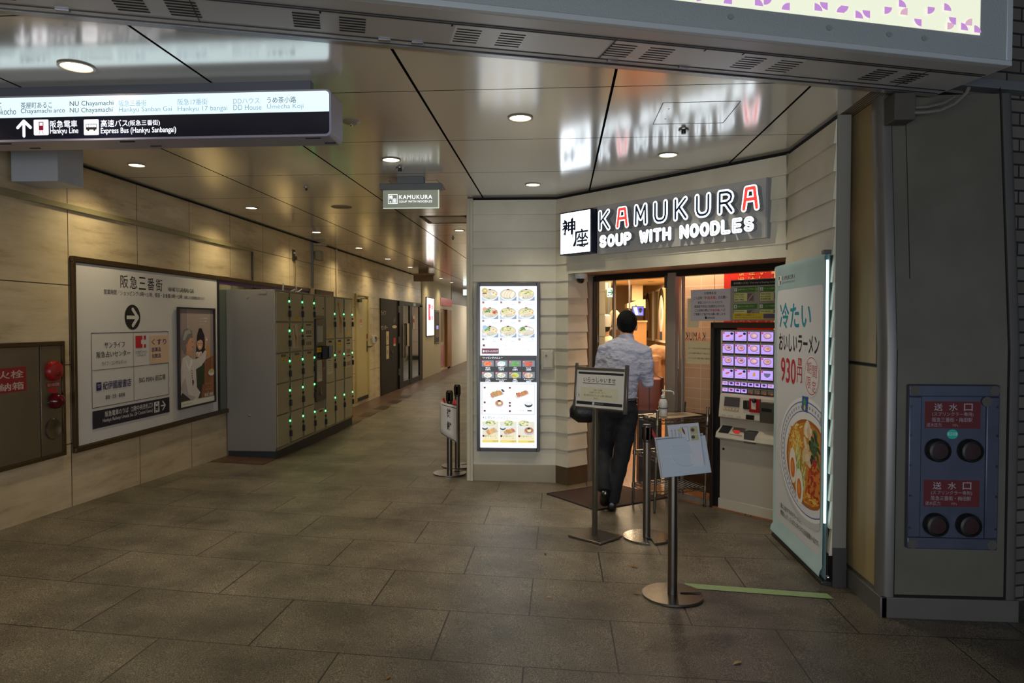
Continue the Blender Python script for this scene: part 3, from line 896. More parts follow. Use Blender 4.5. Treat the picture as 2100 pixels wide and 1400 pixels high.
# --- coin locker bank
t = thing('coin_locker_bank', 'bank of beige coin lockers with green lights and grey end panel against the left wall', 'lockers', (-3.297, 7.955, 0), PI / 2)
LBODY = M('locker_grey', (128, 122, 116), .42, .25, var=.05)
LDOOR = M('locker_door', (170, 160, 132), .38, .1)
LFR = M('locker_frame', (140, 132, 112), .4, .3)
mb = MB(LBODY); mb.box(0, 3.03, .006, .59, .0, 1.888); mb.build('body', t, .004)
mb = MB(LFR)
mb.box(.0, .02, -.002, .01, 0, 1.888); mb.box(0, 3.03, -.002, .01, 1.868, 1.888); mb.box(0, 3.03, -.002, .01, 0, .03)
for i in range(7): mb.box(i * .4325 + .385, i * .4325 + .4325, -.002, .01, 0, 1.885)
mb.build('frame', t, .002)
mb = MB(M('plinth', (30, 30, 36), .5)); mb.box(.01, 3.03, .012, .58, -.2, 0); mb.build('plinth', t)
mb = MB(STEEL)
for z in (1.80, .42): mb.T = Matrix.Translation((0, .33 if z > 1 else .32, z)) @ Matrix.Rotation(-PI / 2, 4, 'Y'); mb.lathe([(0, 0), (.016, 0), (.014, .004), (0, .005)], 16)
mb.T = Matrix.Identity(4); mb.pieces('screw_cap', t); mb = MB(LBODY); mb.box(-.006, 0, .10, .2, 1.84, 1.87); mb.build('name_plate', t)
LED = E((70, 255, 120), 9.0)
def door(i, z0, z1, led=None, ledx=None):
    x0 = i * .4325 + .022
    mb = MB(LDOOR); mb.box(x0, x0 + .362, -.008, .004, z0 + .008, z1 - .008); d = mb.build('door', t, .004)
    if led:
        x = i * .4325 + .409 if ledx is None else ledx
        mb = MB(LED); mb.T = Matrix.Translation((x, -.004, led)) @ Matrix.Rotation(PI / 2, 4, 'X'); mb.lathe([(0, 0), (.012, 0), (.010, .008), (0, .011)], 12); mb.build('indicator_light', d)
        mb = MB(BLACK); mb.box(x - .014, x + .014, -.030, -.002, led - .19, led - .115); mb.build('lock_handle', d, .002); mb = MB(BLACK); mb.cyl((x, -.002, led - .068), (x, -.022, led - .068), .014, n=10); mb.box(x + .01, x + .03, -.012, -.006, led - .073, led - .063); mb.build('keyhole', d, .002); mb = MB(DARK); mb.box(x - .006, x + .006, -.005, -.002, led + .02, led + .05); mb.build('card_slot', d)
    return d, x0
YEL = P((228, 190, 40)); PLATE = P((60, 48, 40))
GIR = P((176, 112, 58)); GIRD = P((120, 70, 36))
def giraffe(a, x, z, h, card=True):
    k = h
    if card: a.rect(x - .04 * k, z - .03 * k, x + .56 * k, z + 1.04 * k, P((206, 196, 172)))
    W_ = 1.7
    pts = [(.06, .98), (.10, 1.0), (.13, .95), (.125, .90), (.17, .62), (.24, .52), (.27, .44), (.262, .30), (.256, .02), (.232, .02), (.226, .30), (.215, .36), (.20, .32), (.192, .02), (.168, .02), (.160, .34), (.145, .46), (.125, .60), (.09, .88), (.045, .90), (.035, .93)]
    a.poly([(x + p[0] * k * W_, z + p[1] * k) for p in pts], GIR)
    a.layer()
    for px, pz in ((.115, .80), (.13, .68), (.17, .54), (.21, .47), (.23, .39), (.18, .42), (.15, .53), (.105, .88)): a.ell(x + px * k * W_, z + pz * k, .02 * k, .02 * k, GIRD, 8)
    a.line([(x + .085 * k * W_, z + .99 * k), (x + .08 * k * W_, z + 1.03 * k)], .01 * k, GIRD)
    a.line([(x + .27 * k * W_, z + .46 * k), (x + .285 * k * W_, z + .33 * k)], .008 * k, GIRD)
    a.end()
def notice(a, x0, z0, x1, z1):
    a.rect(x0, z0, x1, z1, P((196, 186, 162)))
    w, h = x1 - x0, z1 - z0
    for zz in (.92, .44): a.rect(x0 + .1 * w, z0 + zz * h, x0 + .9 * w, z0 + (zz + .045) * h, INK)
    a.text('お知らせ', x0 + .2 * w, z0 + .84 * h, x0 + .8 * w, z0 + .89 * h, INK); a.text('ご利用方法', x0 + .2 * w, z0 + .36 * h, x0 + .8 * w, z0 + .41 * h, INK)
    for r in range(2):
        for c in range(3): a.rect(x0 + (.12 + .28 * c) * w, z0 + (.56 - .48 * r) * h, x0 + (.32 + .28 * c) * w, z0 + (.72 - .48 * r) * h, P((130, 112, 96)))
zs5 = [.03, .412, .785, 1.143, 1.512, 1.872]
for i in range(3):
    for r in range(5):
        z0, z1 = zs5[r], zs5[r + 1]
        led = z1 - .108
        if i == 2 and r == 3: led = None
        d, x0 = door(i, z0, z1, led)
        a = Art(-.0085)
        if r == 2: a.rect(x0 + .12, z1 - .045, x0 + .26, z1 - .02, PLATE); a.text('300円', x0 + .15, z1 - .04, x0 + .23, z1 - .025, P((180, 170, 150))); a.rect(x0 + .14, z1 - .10, x0 + .24, z1 - .06, YEL); a.text('大型', x0 + .165, z1 - .075, x0 + .215, z1 - .063, INK); a.text('使用可', x0 + .155, z1 - .095, x0 + .225, z1 - .083, INK)
        if r == 4 and i == 1: a.rect(x0 + .10, z0 + .02, x0 + .28, z0 + .06, YEL); a.text('荷物預かり', x0 + .11, z0 + .042, x0 + .27, z0 + .055, INK); a.text('コインロッカー', x0 + .11, z0 + .025, x0 + .27, z0 + .038, INK)
        if r == 3 and i == 0: a.rect(x0 + .13, z1 - .055, x0 + .24, z1 - .025, P((206, 150, 140)))
        if r == 3 and i == 1: giraffe(a, x0 + .06, z0 + .05, .28)
        if r == 3 and i == 2: notice(a, x0 + .05, z0 + .04, x0 + .30, z1 - .02)
        if a.v: a.build('sticker', d)
d, x0 = door(3, 1.59, 1.872); mb = MB(BLACK); mb.cyl((x0 + .31, -.008, 1.70), (x0 + .31, -.014, 1.70), .012, n=12); mb.build('keyhole', d)
d, x0 = door(3, .02, .325, .264)
a = Art(-.0085); a.rect(x0 + .12, .275, x0 + .26, .30, PLATE); a.build('sticker', d)
# payment panel
x0 = 3 * .4325 + .02
mb = MB(M('panel_black', (34, 30, 27), .25)); mb.box(x0 - .01, x0 + .375, -.018, .004, .43, 1.555); cp = mb.build('payment_panel', t, .005)
mb = MB(M('screen_grey', (150, 156, 150), .2)); mb.box(x0 + .04, x0 + .26, -.022, -.018, 1.24, 1.46); mb.build('screen', cp)
mb = MB(BLACK); mb.box(x0 + .22, x0 + .40, -.09, -.018, 1.00, 1.18); mb.mat(GREYP).box(x0 + .30, x0 + .40, -.12, -.09, 1.02, 1.19); mb.build('card_reader', cp, .008)
a = Art(-.0185); a.rect(x0 + .02, 1.10, x0 + .21, 1.165, YEL); a.text('IC・コイン', x0 + .04, 1.115, x0 + .19, 1.15, INK, .01)
a.rect(x0 + .02, .70, x0 + .22, .99, P((206, 198, 180)))
for k in range(9): a.text('ご利用案内' if k == 0 else '使用方法と注意事項', x0 + .04, .955 - k * .027, x0 + .20, .970 - k * .027, INK)
a.rect(x0 + .25, .86, x0 + .32, 1.0, P((196, 110, 50))); a.rect(x0 + .26, .88, x0 + .31, .96, P((60, 50, 90)))
a.rect(x0 + .16, .52, x0 + .19, .62, STEEL); a.build('sticker', cp)
mb = MB(DSTEEL); mb.cyl((x0 + .1, -.018, .95 + .1), (x0 + .1, -.03, 1.05), .03, n=16); mb.mat(STEEL).cyl((x0 + .17, -.018, .53), (x0 + .17, -.026, .53), .02, n=14); mb.pieces('coin_slot', cp)
zs3 = [.02, .643, 1.267, 1.872]
for i in (4, 5, 6):
    for r in range(3):
        z0, z1 = zs3[r], zs3[r + 1]
        d, x0 = door(i, z0, z1, z1 - .24)
        a = Art(-.0085)
        if r == 1:
            a.rect(x0 + .10, z1 - .05, x0 + .24, z1 - .02, PLATE)
            if i == 4: a.rect(x0 + .05, z1 - .50, x0 + .28, z1 - .13, P((206, 198, 176))); a.text('ご注意', x0 + .08, z1 - .18, x0 + .24, z1 - .15, INK); [a.text('使用期間は三日間です', x0 + .08, z1 - .22 - k * .03, x0 + .25, z1 - .205 - k * .03, INK) for k in range(9)]
            if i == 5: a.rect(x0 + .06, z1 - .12, x0 + .26, z1 - .07, YEL); a.text('大型荷物', x0 + .08, z1 - .11, x0 + .24, z1 - .08, INK); a.rect(x0 + .1, z1 - .22, x0 + .22, z1 - .18, P((200, 80, 50)))
            if i == 6: notice(a, x0 + .05, z1 - .46, x0 + .30, z1 - .06)
        if r == 2:
            if i == 5: giraffe(a, x0 + .05, z0 + .06, .48, False)
            else: a.rect(x0 + .12, z0 + .03, x0 + .22, z0 + .09, YEL)
        if a.v: a.build('sticker', d)
# plastic ties lying on the locker top
for i, (x, y, dx, dy, h) in enumerate(((.85, .25, .02, 0, .12), (.92, .2, .16, .02, .05), (1.20, .2, -.03, .0, .12), (1.28, .25, .15, .03, .07))):
    mb = MB(WHITEP); mb.tube([(0, 0, .004), (dy, dx, h)], .010, 6)
    o = mb.build('cable_tie'); o.location = (-3.297 - y, 7.955 + x, 1.888); o.rotation_euler = (0, 0, 0)
    tag(o, 'white plastic cable tie sticking up from the locker bank top', 'cable tie', 'cable ties on the locker top')

# --- cream door, intercom, dark shop front, lit pharmacy sign
d = bpy.data.objects.new('door_1', None); C.objects.link(d); d.location = (XL, 13.18, 0); d.rotation_euler = (0, 0, PI / 2); struct(d)
DC = M('cream_door', (196, 178, 122), .35)
mb = MB(DC); mb.box(0, .93, -.03, 0, 2.03, 2.065); mb.box(0, .03, -.03, 0, -.02, 2.03); mb.box(.83, .93, -.03, 0, -.02, 2.03); mb.build('door_frame', d, .003)
mb = MB(DC); mb.box(.03, .83, -.012, 0, .05, 2.03); mb.build('door_leaf', d, .003)
mb = MB(BLACK); mb.box(.02, .86, -.02, 0, -.02, .04); mb.build('threshold', d)
mb = MB(M('closer_metal', (70, 62, 44), .4, .6)); mb.box(.06, .24, -.07, -.012, 1.90, 1.96); mb.tube([(.16, -.06, 1.97), (.42, -.13, 1.975), (.56, -.03, 2.02)], .009, 6); mb.build('door_closer', d, .004)
mb = MB(DSTEEL); mb.box(.74, .79, -.02, -.012, .92, 1.14); mb.tube([(.765, -.02, 1.02), (.765, -.08, 1.02), (.90, -.08, 1.03)], .015, 8); mb.mat(P((130, 20, 20))).box(.755, .785, -.022, -.012, 1.18, 1.28); mb.build('door_handle', d)
a = Art(-.013); a.rect(.28, 1.42, .42, 1.58, P((222, 218, 206))); a.rect(.29, 1.50, .41, 1.575, P((220, 120, 110))); a.text('関係者', .31, 1.45, .39, 1.48, INK); a.build('door_sticker', d)
t = LW('intercom', 'white wall intercom handset beside the cream steel door', 'intercom', 14.36, 1.07)
mb = MB(WHITEP); mb.box(0, .2, -.05, 0, 0, .165); mb.build('body', t, .01); mb = MB(GREYP); mb.box(.06, .10, -.06, -.05, .09, .15); mb.tube([(.11, -.06, .04), (.14, -.07, .08), (.13, -.06, .14)], .014, 8); mb.build('handset', t)
d = bpy.data.objects.new('door_2', None); C.objects.link(d); d.location = (XL, 15.035, -.11); d.rotation_euler = (0, 0, PI / 2); struct(d)
m, nt, b, tc = node_mat('dark_oak')
S = sep(nt, tc.outputs['Object'])
nt.links.new(mixc(nt, noise(nt, tc.outputs['Object'], 6, 5, .6, (.4, 1, 18)), lin((22, 17, 14)), lin((38, 30, 25))), b.inputs['Base Color']); b.inputs['Roughness'].default_value = .5; b.inputs['Specular IOR Level'].default_value = .2
OAK = m
mb = MB(OAK); mb.box(0, 2.06, -.02, 0, -.05, 2.15); mb.build('wood_panel', d)
mb = MB(M('door_black', (14, 11, 9), .45, spec=.2)); mb.box(1.65, 2.06, -.05, 0, -.03, 2.14); mb.box(2.06, 4.56, -.04, 0, 2.05, 2.15); mb.box(2.85, 3.15, -.04, 0, -.03, 2.1); mb.box(4.12, 4.56, -.04, 0, -.03, 2.1); mb.box(2.06, 4.5, -.035, 0, 0, .16); mb.build('door_frame', d, .004)
GLD = M('dark_door_glass', (44, 46, 40), .06, spec=.4)
for x0, x1 in ((2.06, 2.85), (3.15, 4.12)):
    mb = MB(GLD); mb.box(x0, x1, -.02, 0, .16, 2.05); mb.build('glass_leaf', d)
mb = MB(STEEL); mb.tube([(2.12, -.06, .75), (2.12, -.08, .8), (2.12, -.08, 1.55), (2.12, -.06, 1.6)], .018, 8); mb.build('door_handle', d)
mb = MB(M('hinge', (110, 104, 96), .4, .7))
for z in (.35, 1.12, 1.86): mb.box(1.62, 1.66, -.055, -.02, z, z + .16)
mb.cyl((1.0, -.02, .93), (1.0, -.04, .93), .03, n=12); mb.cyl((1.0, -.02, .80), (1.0, -.04, .80), .02, n=12); mb.pieces('hinge', d)
a = Art(-.021); CW = P((214, 196, 160))
a.text('ライフ', .02, 1.78, .42, 1.88, CW, .02); a.text('センター', .02, 1.46, .60, 1.56, CW, .02)
for z in (1.12, .80): a.rect(.46, z, .70, z + .30, CW); a.text('準備中', .52, z + .1, .64, z + .2, INK)
a.rect(1.15, 1.12, 1.36, 1.26, P((206, 60, 50))); a.rect(1.15, 1.07, 1.36, 1.12, CW); a.ell(1.26, 1.52, .22, .035, CW); a.text('本日終了', 1.1, 1.505, 1.42, 1.535, INK); a.rect(1.28, 1.62, 1.30, 1.72, CW)
a.build('door_sticker', d)
a = Art(-.0415); a.rect(2.5, 1.02, 2.78, 1.60, P((196, 184, 160))); a.rect(3.2, 1.45, 3.5, 1.8, P((214, 204, 190))); a.rect(3.25, 1.62, 3.42, 1.72, P((170, 30, 40))); a.rect(3.30, 2.06, 3.6, 2.13, E((40, 90, 90), .5)); a.build('glass_sticker', d)

t = LW('light_box_sign', 'tall white illuminated pharmacy sign with red mark on the plaster wall', 'sign', 20.13, 1.10)
mb = MB(M('sign_case', (34, 36, 40), .4)); mb.box(0, 1.23, -.05, 0, 0, 1.16); mb.build('case', t, .006)
WL = E((255, 252, 248), 3.0); RL = E((230, 40, 70), 2.0); BL = E((90, 110, 170), 2.0)
a = Art(-.051, .0003); a.rect(.04, .03, 1.19, 1.13, WL)
a.layer(); a.rect(.25, .48, .55, .96, RL); a.rect(.55, .84, .66, .96, RL); a.rect(.55, .48, .66, .60, RL); a.rect(.80, .80, .97, .94, RL); a.rect(.80, .49, .97, .62, RL); a.end()
a.text('ココカラファイン', .18, .30, 1.02, .385, BL, .02); a.text('COCOKARA FINE', .3, .235, .9, .26, E((150, 190, 220), 2))
a.build('sign_face', t)
t = LW('framed_poster', 'narrow framed photo poster to the right of the lit pharmacy sign', 'poster', 21.57, .85)
mb = MB(DSTEEL); mb.box(0, .80, -.04, 0, 0, 1.055); mb.build('frame', t, .008)
a = Art(-.041); a.rect(.05, .05, .75, 1.0, P((72, 62, 60))); a.rect(.1, .55, .7, .98, P((46, 44, 58))); a.rect(.22, .45, .6, .57, E((150, 150, 220), .8)); a.rect(.15, .2, .65, .42, P((130, 104, 92))); a.rect(.1, .07, .7, .18, P((30, 24, 26))); a.rect(.3, .6, .36, .95, P((140, 120, 110))); a.rect(.5, .62, .58, .9, P((120, 96, 86))); a.build('picture', t)
# pharmacy entrance further on
d = bpy.data.objects.new('door_3', None); C.objects.link(d); d.location = (XL, 22.68, -.09); d.rotation_euler = (0, 0, PI / 2); struct(d)
mb = MB(M('cream_plaster', (206, 196, 172), .55)); mb.box(0, 2.38, .0, .1, 2.43, 2.9); mb.box(0, 2.38, -.01, .1, 2.05, 2.17); mb.box(0, 1.45, .08, .14, 0, 2.1); mb.build('wall_panel', d)
mb = MB(E((165, 18, 44), .45)); mb.box(0, 2.37, -.03, .05, 2.17, 2.43); mb.build('fascia', d, .004)
mb = MB(M('pink_glass', (206, 120, 140), .25)); mb.box(0, 1.2, .06, .08, .12, .85); mb.mat(M('pale_glass', (190, 176, 156), .2)).box(0, 1.2, .06, .08, .85, 2.05); mb.mat(P((150, 108, 66))).box(.42, .95, .05, .06, .95, 1.95); mb.build('glass_leaf', d)
mb = MB(M('brown_post', (150, 96, 40), .45)); mb.box(1.42, 2.36, -.02, .12, 0, 2.05); mb.build('post', d, .004)
mb = MB(M('step_stone', (180, 160, 128), .5)); mb.box(0, 2.0, -.02, .1, -.06, .06); mb.build('doorstep', d)
# hall beyond
mb = MB(M('hall_left', (190, 184, 170), .5)); mb.box(-6.1, -5.9, 25.05, 31.2, -.4, 3.0); mb.box(-6.1, XL - .15, 24.95, 25.06, -.4, 3.0)
struct(mb.build('wall_hall'))
mb = MB(GRANITE); mb.add([(-6, 25.05, FZ(-4, 25) + .001), (XL + .01, 25.05, FZ(-4, 25) + .001), (XL + .01, 31, FZ(-4, 31) + .001), (-6, 31, FZ(-4, 31) + .001)], [(0, 1, 2, 3)]); struct(mb.build('floor_hall'))
mb = MB(CEIL); mb.slab([(-6, 25.06), (XL - .05, 25.06), (XL - .05, 31.1), (-6, 31.1)], ZC, ZC + .05); struct(mb.build('ceiling_hall'))
mb = MB(GREYP); mb.add([(-4.6, 30.9, 2.35), (-3.2, 30.9, 2.0), (-3.2, 30.9, 2.5), (-4.6, 30.9, 2.75)], [(0, 1, 2, 3)]); mb.box(-6, -.5, 30.7, 30.98, 2.62, 2.79); struct(mb.build('trim_5'))
t = thing('recycling_bin', 'grey bin with red labels by the bright wall at the passage end', 'bin', (-4.33, 29.6, FZ(-4, 29.6)))
mb = MB(M('bin_grey', (128, 116, 108), .5)); mb.box(-.13, .14, 0, .3, 0, .62); mb.mat(M('bin_side', (176, 160, 140), .5)).box(-.26, -.13, 0, .3, 0, .62); mb.build('body', t, .01)
a = Art(-.002); [a.ell(.02, z, .03, .02, P((190, 50, 60))) for z in (.36, .44, .53)]; a.rect(-.07, .26, .0, .33, INK); a.build('label_disc', t)
t = thing('exit_sign', 'small lit emergency exit sign hanging at the far end of the passage', 'sign', (-3.36, 25.2, 2.48))
mb = MB(WHITEP); mb.box(-.14, .24, 0, .06, 0, .24); mb.cyl((.05, .03, .24), (.05, .03, .31), .015); mb.build('case', t, .006)
a = Art(-.002); a.rect(-.12, .02, .22, .22, E((235, 255, 245), 2.5)); a.rect(.03, .09, .12, .16, E((40, 160, 110), 1.5)); a.build('sign_face', t)

# ================================================================ things on the ceiling
# --- overhead direction sign
YF = 3.62
t = thing('overhead_direction_sign', 'long illuminated hanging direction sign with train and bus symbols on navy', 'sign', (-1.202, YF, 2.475))
HOUS = M('sign_housing', (150, 146, 162), .4, .2)
def rr(x0, z0, x1, z1, r, n=5):
    p = []
    for cx, cz, t0 in ((x1 - r, z0 + r, -PI / 2), (x1 - r, z1 - r, 0), (x0 + r, z1 - r, PI / 2), (x0 + r, z0 + r, PI)):
        p += [(cx + r * math.cos(t0 + PI / 2 * i / n), cz + r * math.sin(t0 + PI / 2 * i / n)) for i in range(n + 1)]
    return p
mb = MB(HOUS); mb.prism(rr(-2.6, 0, .012, .245, .032), 0, .19); mb.build('housing', t, .004)
mb = MB(M('sign_mount', (78, 82, 92), .45)); mb.box(-2.6, -.125, .07, .12, .24, ZC - 2.475); mb.build('mount', t)
mb = MB(DARK)
for x in (-1.82, -1.12, -.10): mb.box(x - .04, x + .04, .03, .04, -.003, .001)
for x in (-1.72, -1.02, -.04): mb.box(x - .03, x + .03, .13, .14, -.003, .001)
mb.pieces('latch', t)
a = Art(-.001, .0002)
def fx(px): return (-3.12 + px * .0027778) * .9653 + 1.202
def fz(px, py): return .235 - (py - (197 - 11 * px / 675)) / 398.0
WS = E((214, 238, 248), 1.15); NS = M('sign_navy', (10, 12, 34), .25); TS = E((60, 80, 100), .35); TS2 = E((150, 176, 196), .8); WT = E((240, 244, 255), 1.6)
a.poly(rr(-2.55, .012, 0, .235, .022), NS)
a.poly([(-2.55, .128)] + [(0, .128)] + rr(-2.55, .012, 0, .235, .022)[6:12] + [(-2.55, .235)], WS)
def st(s, p0, p1, y0, y1, m, bold=0): a.text(s, fx(p0), fz((p0 + p1) / 2, y1), fx(p1), fz((p0 + p1) / 2, y0), m, bold)
a.layer()
st('Noren Yokocho', -52, 34, 219, 233, TS); st('のれん横丁て', -52, 4, 206, 218, TS)
st('茶屋町あるこ', 44, 110, 206, 219, TS, .006); st('Chayamachi arco', 44, 137, 219, 232, TS)
st('NU Chayamachi', 147, 238, 204, 217, TS, .004); st('NU Chayamachi', 147, 236, 218, 231, TS)
st('阪急三番街', 249, 306, 203, 216, TS2); st('Hankyu Sanban Gai', 249, 358, 217, 230, TS2)
st('阪急17番街', 370, 431, 201, 214, TS2); st('Hankyu 17 bangai', 370, 471, 216, 229, TS2)
st('DDハウス', 483, 536, 200, 212, TS2); st('DD House', 483, 540, 214, 225, TS2)
st('うめ茶小路', 551, 609, 198, 211, TS, .003); st('Umecha Koji', 551, 624, 213, 225, TS2)
st('阪急電車', 105, 162, 245, 260, WT, .006); st('Hankyu Line', 105, 164, 261, 276, WT, .01)
st('高速バス', 211, 267, 244, 259, WT, .006); st('(阪急三番街)', 268, 333, 245, 258, WT, .004); st('Express Bus (Hankyu Sanbangai)', 211, 366, 260, 275, WT, .01)
a.end()
a.line([(fx(50), fz(50, 278)), (fx(50), fz(50, 250))], .016, WT); a.line([(fx(37), fz(50, 260)), (fx(50), fz(50, 246)), (fx(64), fz(50, 260))], .016, WT)
for p0, p1 in ((71, 102), (176, 207)):
    a.poly(rr(fx(p0), fz(p0, 276.5), fx(p1), fz(p0, 243.5), .006), WT)
RS_ = E((150, 20, 50), .7); cx = fx(86.5)
a.layer(); a.rect(cx - .013, fz(86, 266), cx + .013, fz(86, 256), RS_); a.line([(cx - .011, fz(86, 256)), (cx - .011, fz(86, 249)), (cx + .011, fz(86, 249)), (cx + .011, fz(86, 256))], .0045, RS_); a.line([(cx - .012, fz(86, 274)), (cx - .006, fz(86, 267))], .003, RS_); a.line([(cx + .012, fz(86, 274)), (cx + .006, fz(86, 267))], .003, RS_); a.end()
BR_ = E((50, 36, 30), .5); cx = fx(191.5)
a.layer(); a.rect(cx - .03, fz(191, 265), cx + .03, fz(191, 259.5), BR_); a.frame(cx - .03, fz(191, 265), cx + .03, fz(191, 253), .003, BR_); [a.rect(cx - .03 + .014 * k, fz(191, 260), cx - .028 + .014 * k, fz(191, 253), BR_) for k in range(1, 4)]; a.ell(cx - .017, fz(191, 265.5), .006, .006, BR_, 10); a.ell(cx + .017, fz(191, 265.5), .006, .006, BR_, 10); a.end()
a.build('sign_face', t)

t = thing('ceiling_box', 'plain grey box hung from the ceiling against the left wall below the direction sign', 'box', (-3.70, 4.88, 2.50))
mb = MB(M('box_grey', (170, 175, 182), .5)); mb.box(-.175, .17, -.135, .135, 0, ZC - 2.50); mb.build('body', t, .003)

t = thing('hanging_shop_sign', 'small translucent hanging shop sign with white logo, glowing softly under the ceiling', 'sign', (-1.32, 6.2, 2.52))
GS = M('sign_bracket', (104, 106, 108), .5)
mb = MB(GS); mb.box(-.275, .28, -.045, .045, .158, .212); mb.build('rail', t, .004)
mb = MB(GS); mb.box(-.12, .12, -.04, .04, .212, ZC - 2.52); mb.build('mount', t, .003)
AC = E((170, 176, 156), .34)
mb = MB(AC); mb.box(-.252, .247, -.012, .012, 0, .16); mb.mat(E((210, 226, 206), .75)).box(-.252, .247, -.0125, .0125, -.002, .004); mb.box(.243, .249, -.0125, .0125, 0, .16); pn = mb.build('panel', t)
LW1 = E((245, 250, 255), 1.5)
a = Art(-.0135, .0002)
a.frame(-.205, .038, -.121, .123, .004, LW1); a.text('神', -.198, .076, -.165, .114, LW1, .01); a.text('座', -.167, .046, -.13, .088, LW1, .01); a.rect(-.19, .05, -.178, .06, LW1)
a.text('KAMUKURA', -.105, .079, .19, .114, LW1, .008, 1.15); a.text('SOUP WITH NOODLES', -.105, .048, .19, .066, LW1, .0, 1.1)
a.build('logo', pn)
t = thing('hanging_sign', 'unlit brown hanging sign far down the passage seen from its back', 'sign', (-3.32, 17.0, 2.515))
BW = M('sign_brown', (118, 92, 52), .5)
mb = MB(BW); mb.box(-.245, .24, -.03, .03, 0, .15); mb.build('panel', t, .004); mb = MB(M('sign_rail', (146, 120, 76), .5)); mb.box(-.27, .27, -.05, .05, .148, .19); mb.build('rail', t); mb = MB(BW); mb.box(-.12, .12, -.04, .04, .19, ZC - 2.515); mb.build('mount', t)

# --- downlights
TRIM = M('downlight_trim', (170, 158, 136), .35, .2)
_dl = None
def downlight(x, y, label, r=.062, energy=14, wide=2.3, col=WARM, group='round downlights recessed in the passage ceiling'):
    global _dl
    if _dl is None:
        t = thing('downlight', label, 'ceiling light', (x, y, ZC), 0, group)
        mb = MB(TRIM); mb.lathe([(.062, .0), (.074, -.003), (.076, -.0065), (.064, -.007), (.061, .0), (.057, .02)][::-1], 32); mb.build('trim_ring', t)
        mb = MB(E((255, 232, 196), 11.0)); mb.lathe([(0, -.003), (.061, -.003), (.061, -.001), (0, -.001)], 32); mb.build('lamp', t)
        _dl = t
    else:
        t = _dl.copy(); C.objects.link(t); t.location = (x, y, ZC); t['label'] = label
        for c in [c for c in _dl.children if c.type == 'MESH']:
            k = c.copy(); C.objects.link(k); k.parent = t
    t.scale = (r / .062,) * 2 + (1,)
    lamp('bulb', 'SPOT', (x, y, ZC - .012), energy, col, spot_size=wide, spot_blend=.9, shadow_soft_size=.05)
K = [
    (-2.428, 3.411, 'round ceiling downlight above the long hanging direction sign, nearest the street on the left', .070, 32, 1.95),
    (-.25, 4.443, 'large round downlight in the middle of the front ceiling, midway between direction sign and pillar', .066, 48, 2.35),
    (-1.332, 5.505, 'round downlight just in front of the small hanging shop sign', .064, 44, 1.95),
    (.826, 5.491, 'round downlight in the ceiling over the lit shop lettering', .064, 62, 2.2),
    (-.252, 6.578, 'round downlight over the backlit menu board by the ceiling corner', .062, 44, 1.95),
    (-1.398, 9.745, 'round downlight beside the white corner post, past the ceiling vent', .060, 40, 1.95)]
for k in K: downlight(k[0], k[1], k[2], k[3], k[4], k[5], WHITE)
Wn = ['nearest wall-washing downlight, between grey ceiling box and notice board', 'second wall-washing downlight along the left wall, before the locker bank', 'third wall-washing downlight, above the far half of the locker bank',
      'fourth wall-washing downlight, in front of the thin wall pipe', 'fifth wall-washing downlight, above the cream steel door', 'sixth wall-washing downlight, above the dark wooden shop front', 'seventh wall-washing downlight, beside the brown hanging sign',
      'eighth wall-washing downlight, above the lit pharmacy sign', 'ninth wall-washing downlight, the farthest before the exit sign']
for i, y in enumerate((5.55, 7.69, 9.80, 11.90, 13.95, 16.05, 18.1, 20.25, 22.3)): downlight(-3.45, y, Wn[i], .058, 48, 2.45)
for i, (x, y) in enumerate(((-2.43, 12.0), (-1.4, 14.0), (-2.43, 16.5), (-2.0, 21), (-2.0, 25))): lamp('passage_bulb', 'SPOT', (x, y, ZC - .05), 44, WARM, spot_size=2.3, spot_blend=.4, shadow_soft_size=.06)
lamp('wall_bulb', 'SPOT', (-3.45, 3.45, ZC - .05), 38, WARM, spot_size=2.45, spot_blend=.6, shadow_soft_size=.05)

# --- sprinklers, detectors, hatches
def sprinkler(x, y, label, r=.03):
    t = thing('sprinkler', label, 'sprinkler', (x, y, ZC), 0, 'sprinkler heads')
    mb = MB(STEEL); mb.lathe([(0, -.012), (r, -.010), (r * 1.15, -.004), (r * 1.15, 0), (0, 0)], 20); mb.build('escutcheon', t)
    mb = MB(BLACK); mb.cyl((0, 0, -.012), (0, 0, -.03), r * .5, n=12); mb.build('head', t)
sprinkler(.821, 4.783, 'steel sprinkler head beside the square ceiling hatch')
sprinkler(-1.33, 5.803, 'steel sprinkler head right before the small hanging shop sign')
sprinkler(-2.411, 6.572, 'small sprinkler head in the ceiling over the passage floor left of the shop sign', .02)
sprinkler(-1.62, 10.6, 'dark sprinkler head past the ceiling air vent', .02)
t = thing('smoke_detector', 'clear domed smoke detector to the right of the direction sign end', 'detector', (-1.337, 4.455, ZC))
mb = MB(M('detector', (170, 162, 144), .25)); mb.lathe([(0, -.02), (.03, -.018), (.055, -.008), (.06, 0), (0, 0)], 24); mb.build('base', t)
mb = MB(CHROME); mb.ball((0, 0, -.018), .014, n=10, m=6); mb.build('sensor', t)
t = thing('ceiling_speaker', 'round flush ceiling speaker grille left of the small hanging shop sign', 'speaker', (-2.426, 7.70, ZC))
mb = MB(M('speaker_grille', (150, 138, 108), .5)); mb.lathe([(0, -.012), (.085, -.010), (.11, -.006), (.115, 0), (0, 0)], 28); mb.build('grille', t)
HATCH = M('hatch_gap', (52, 48, 42), .6)
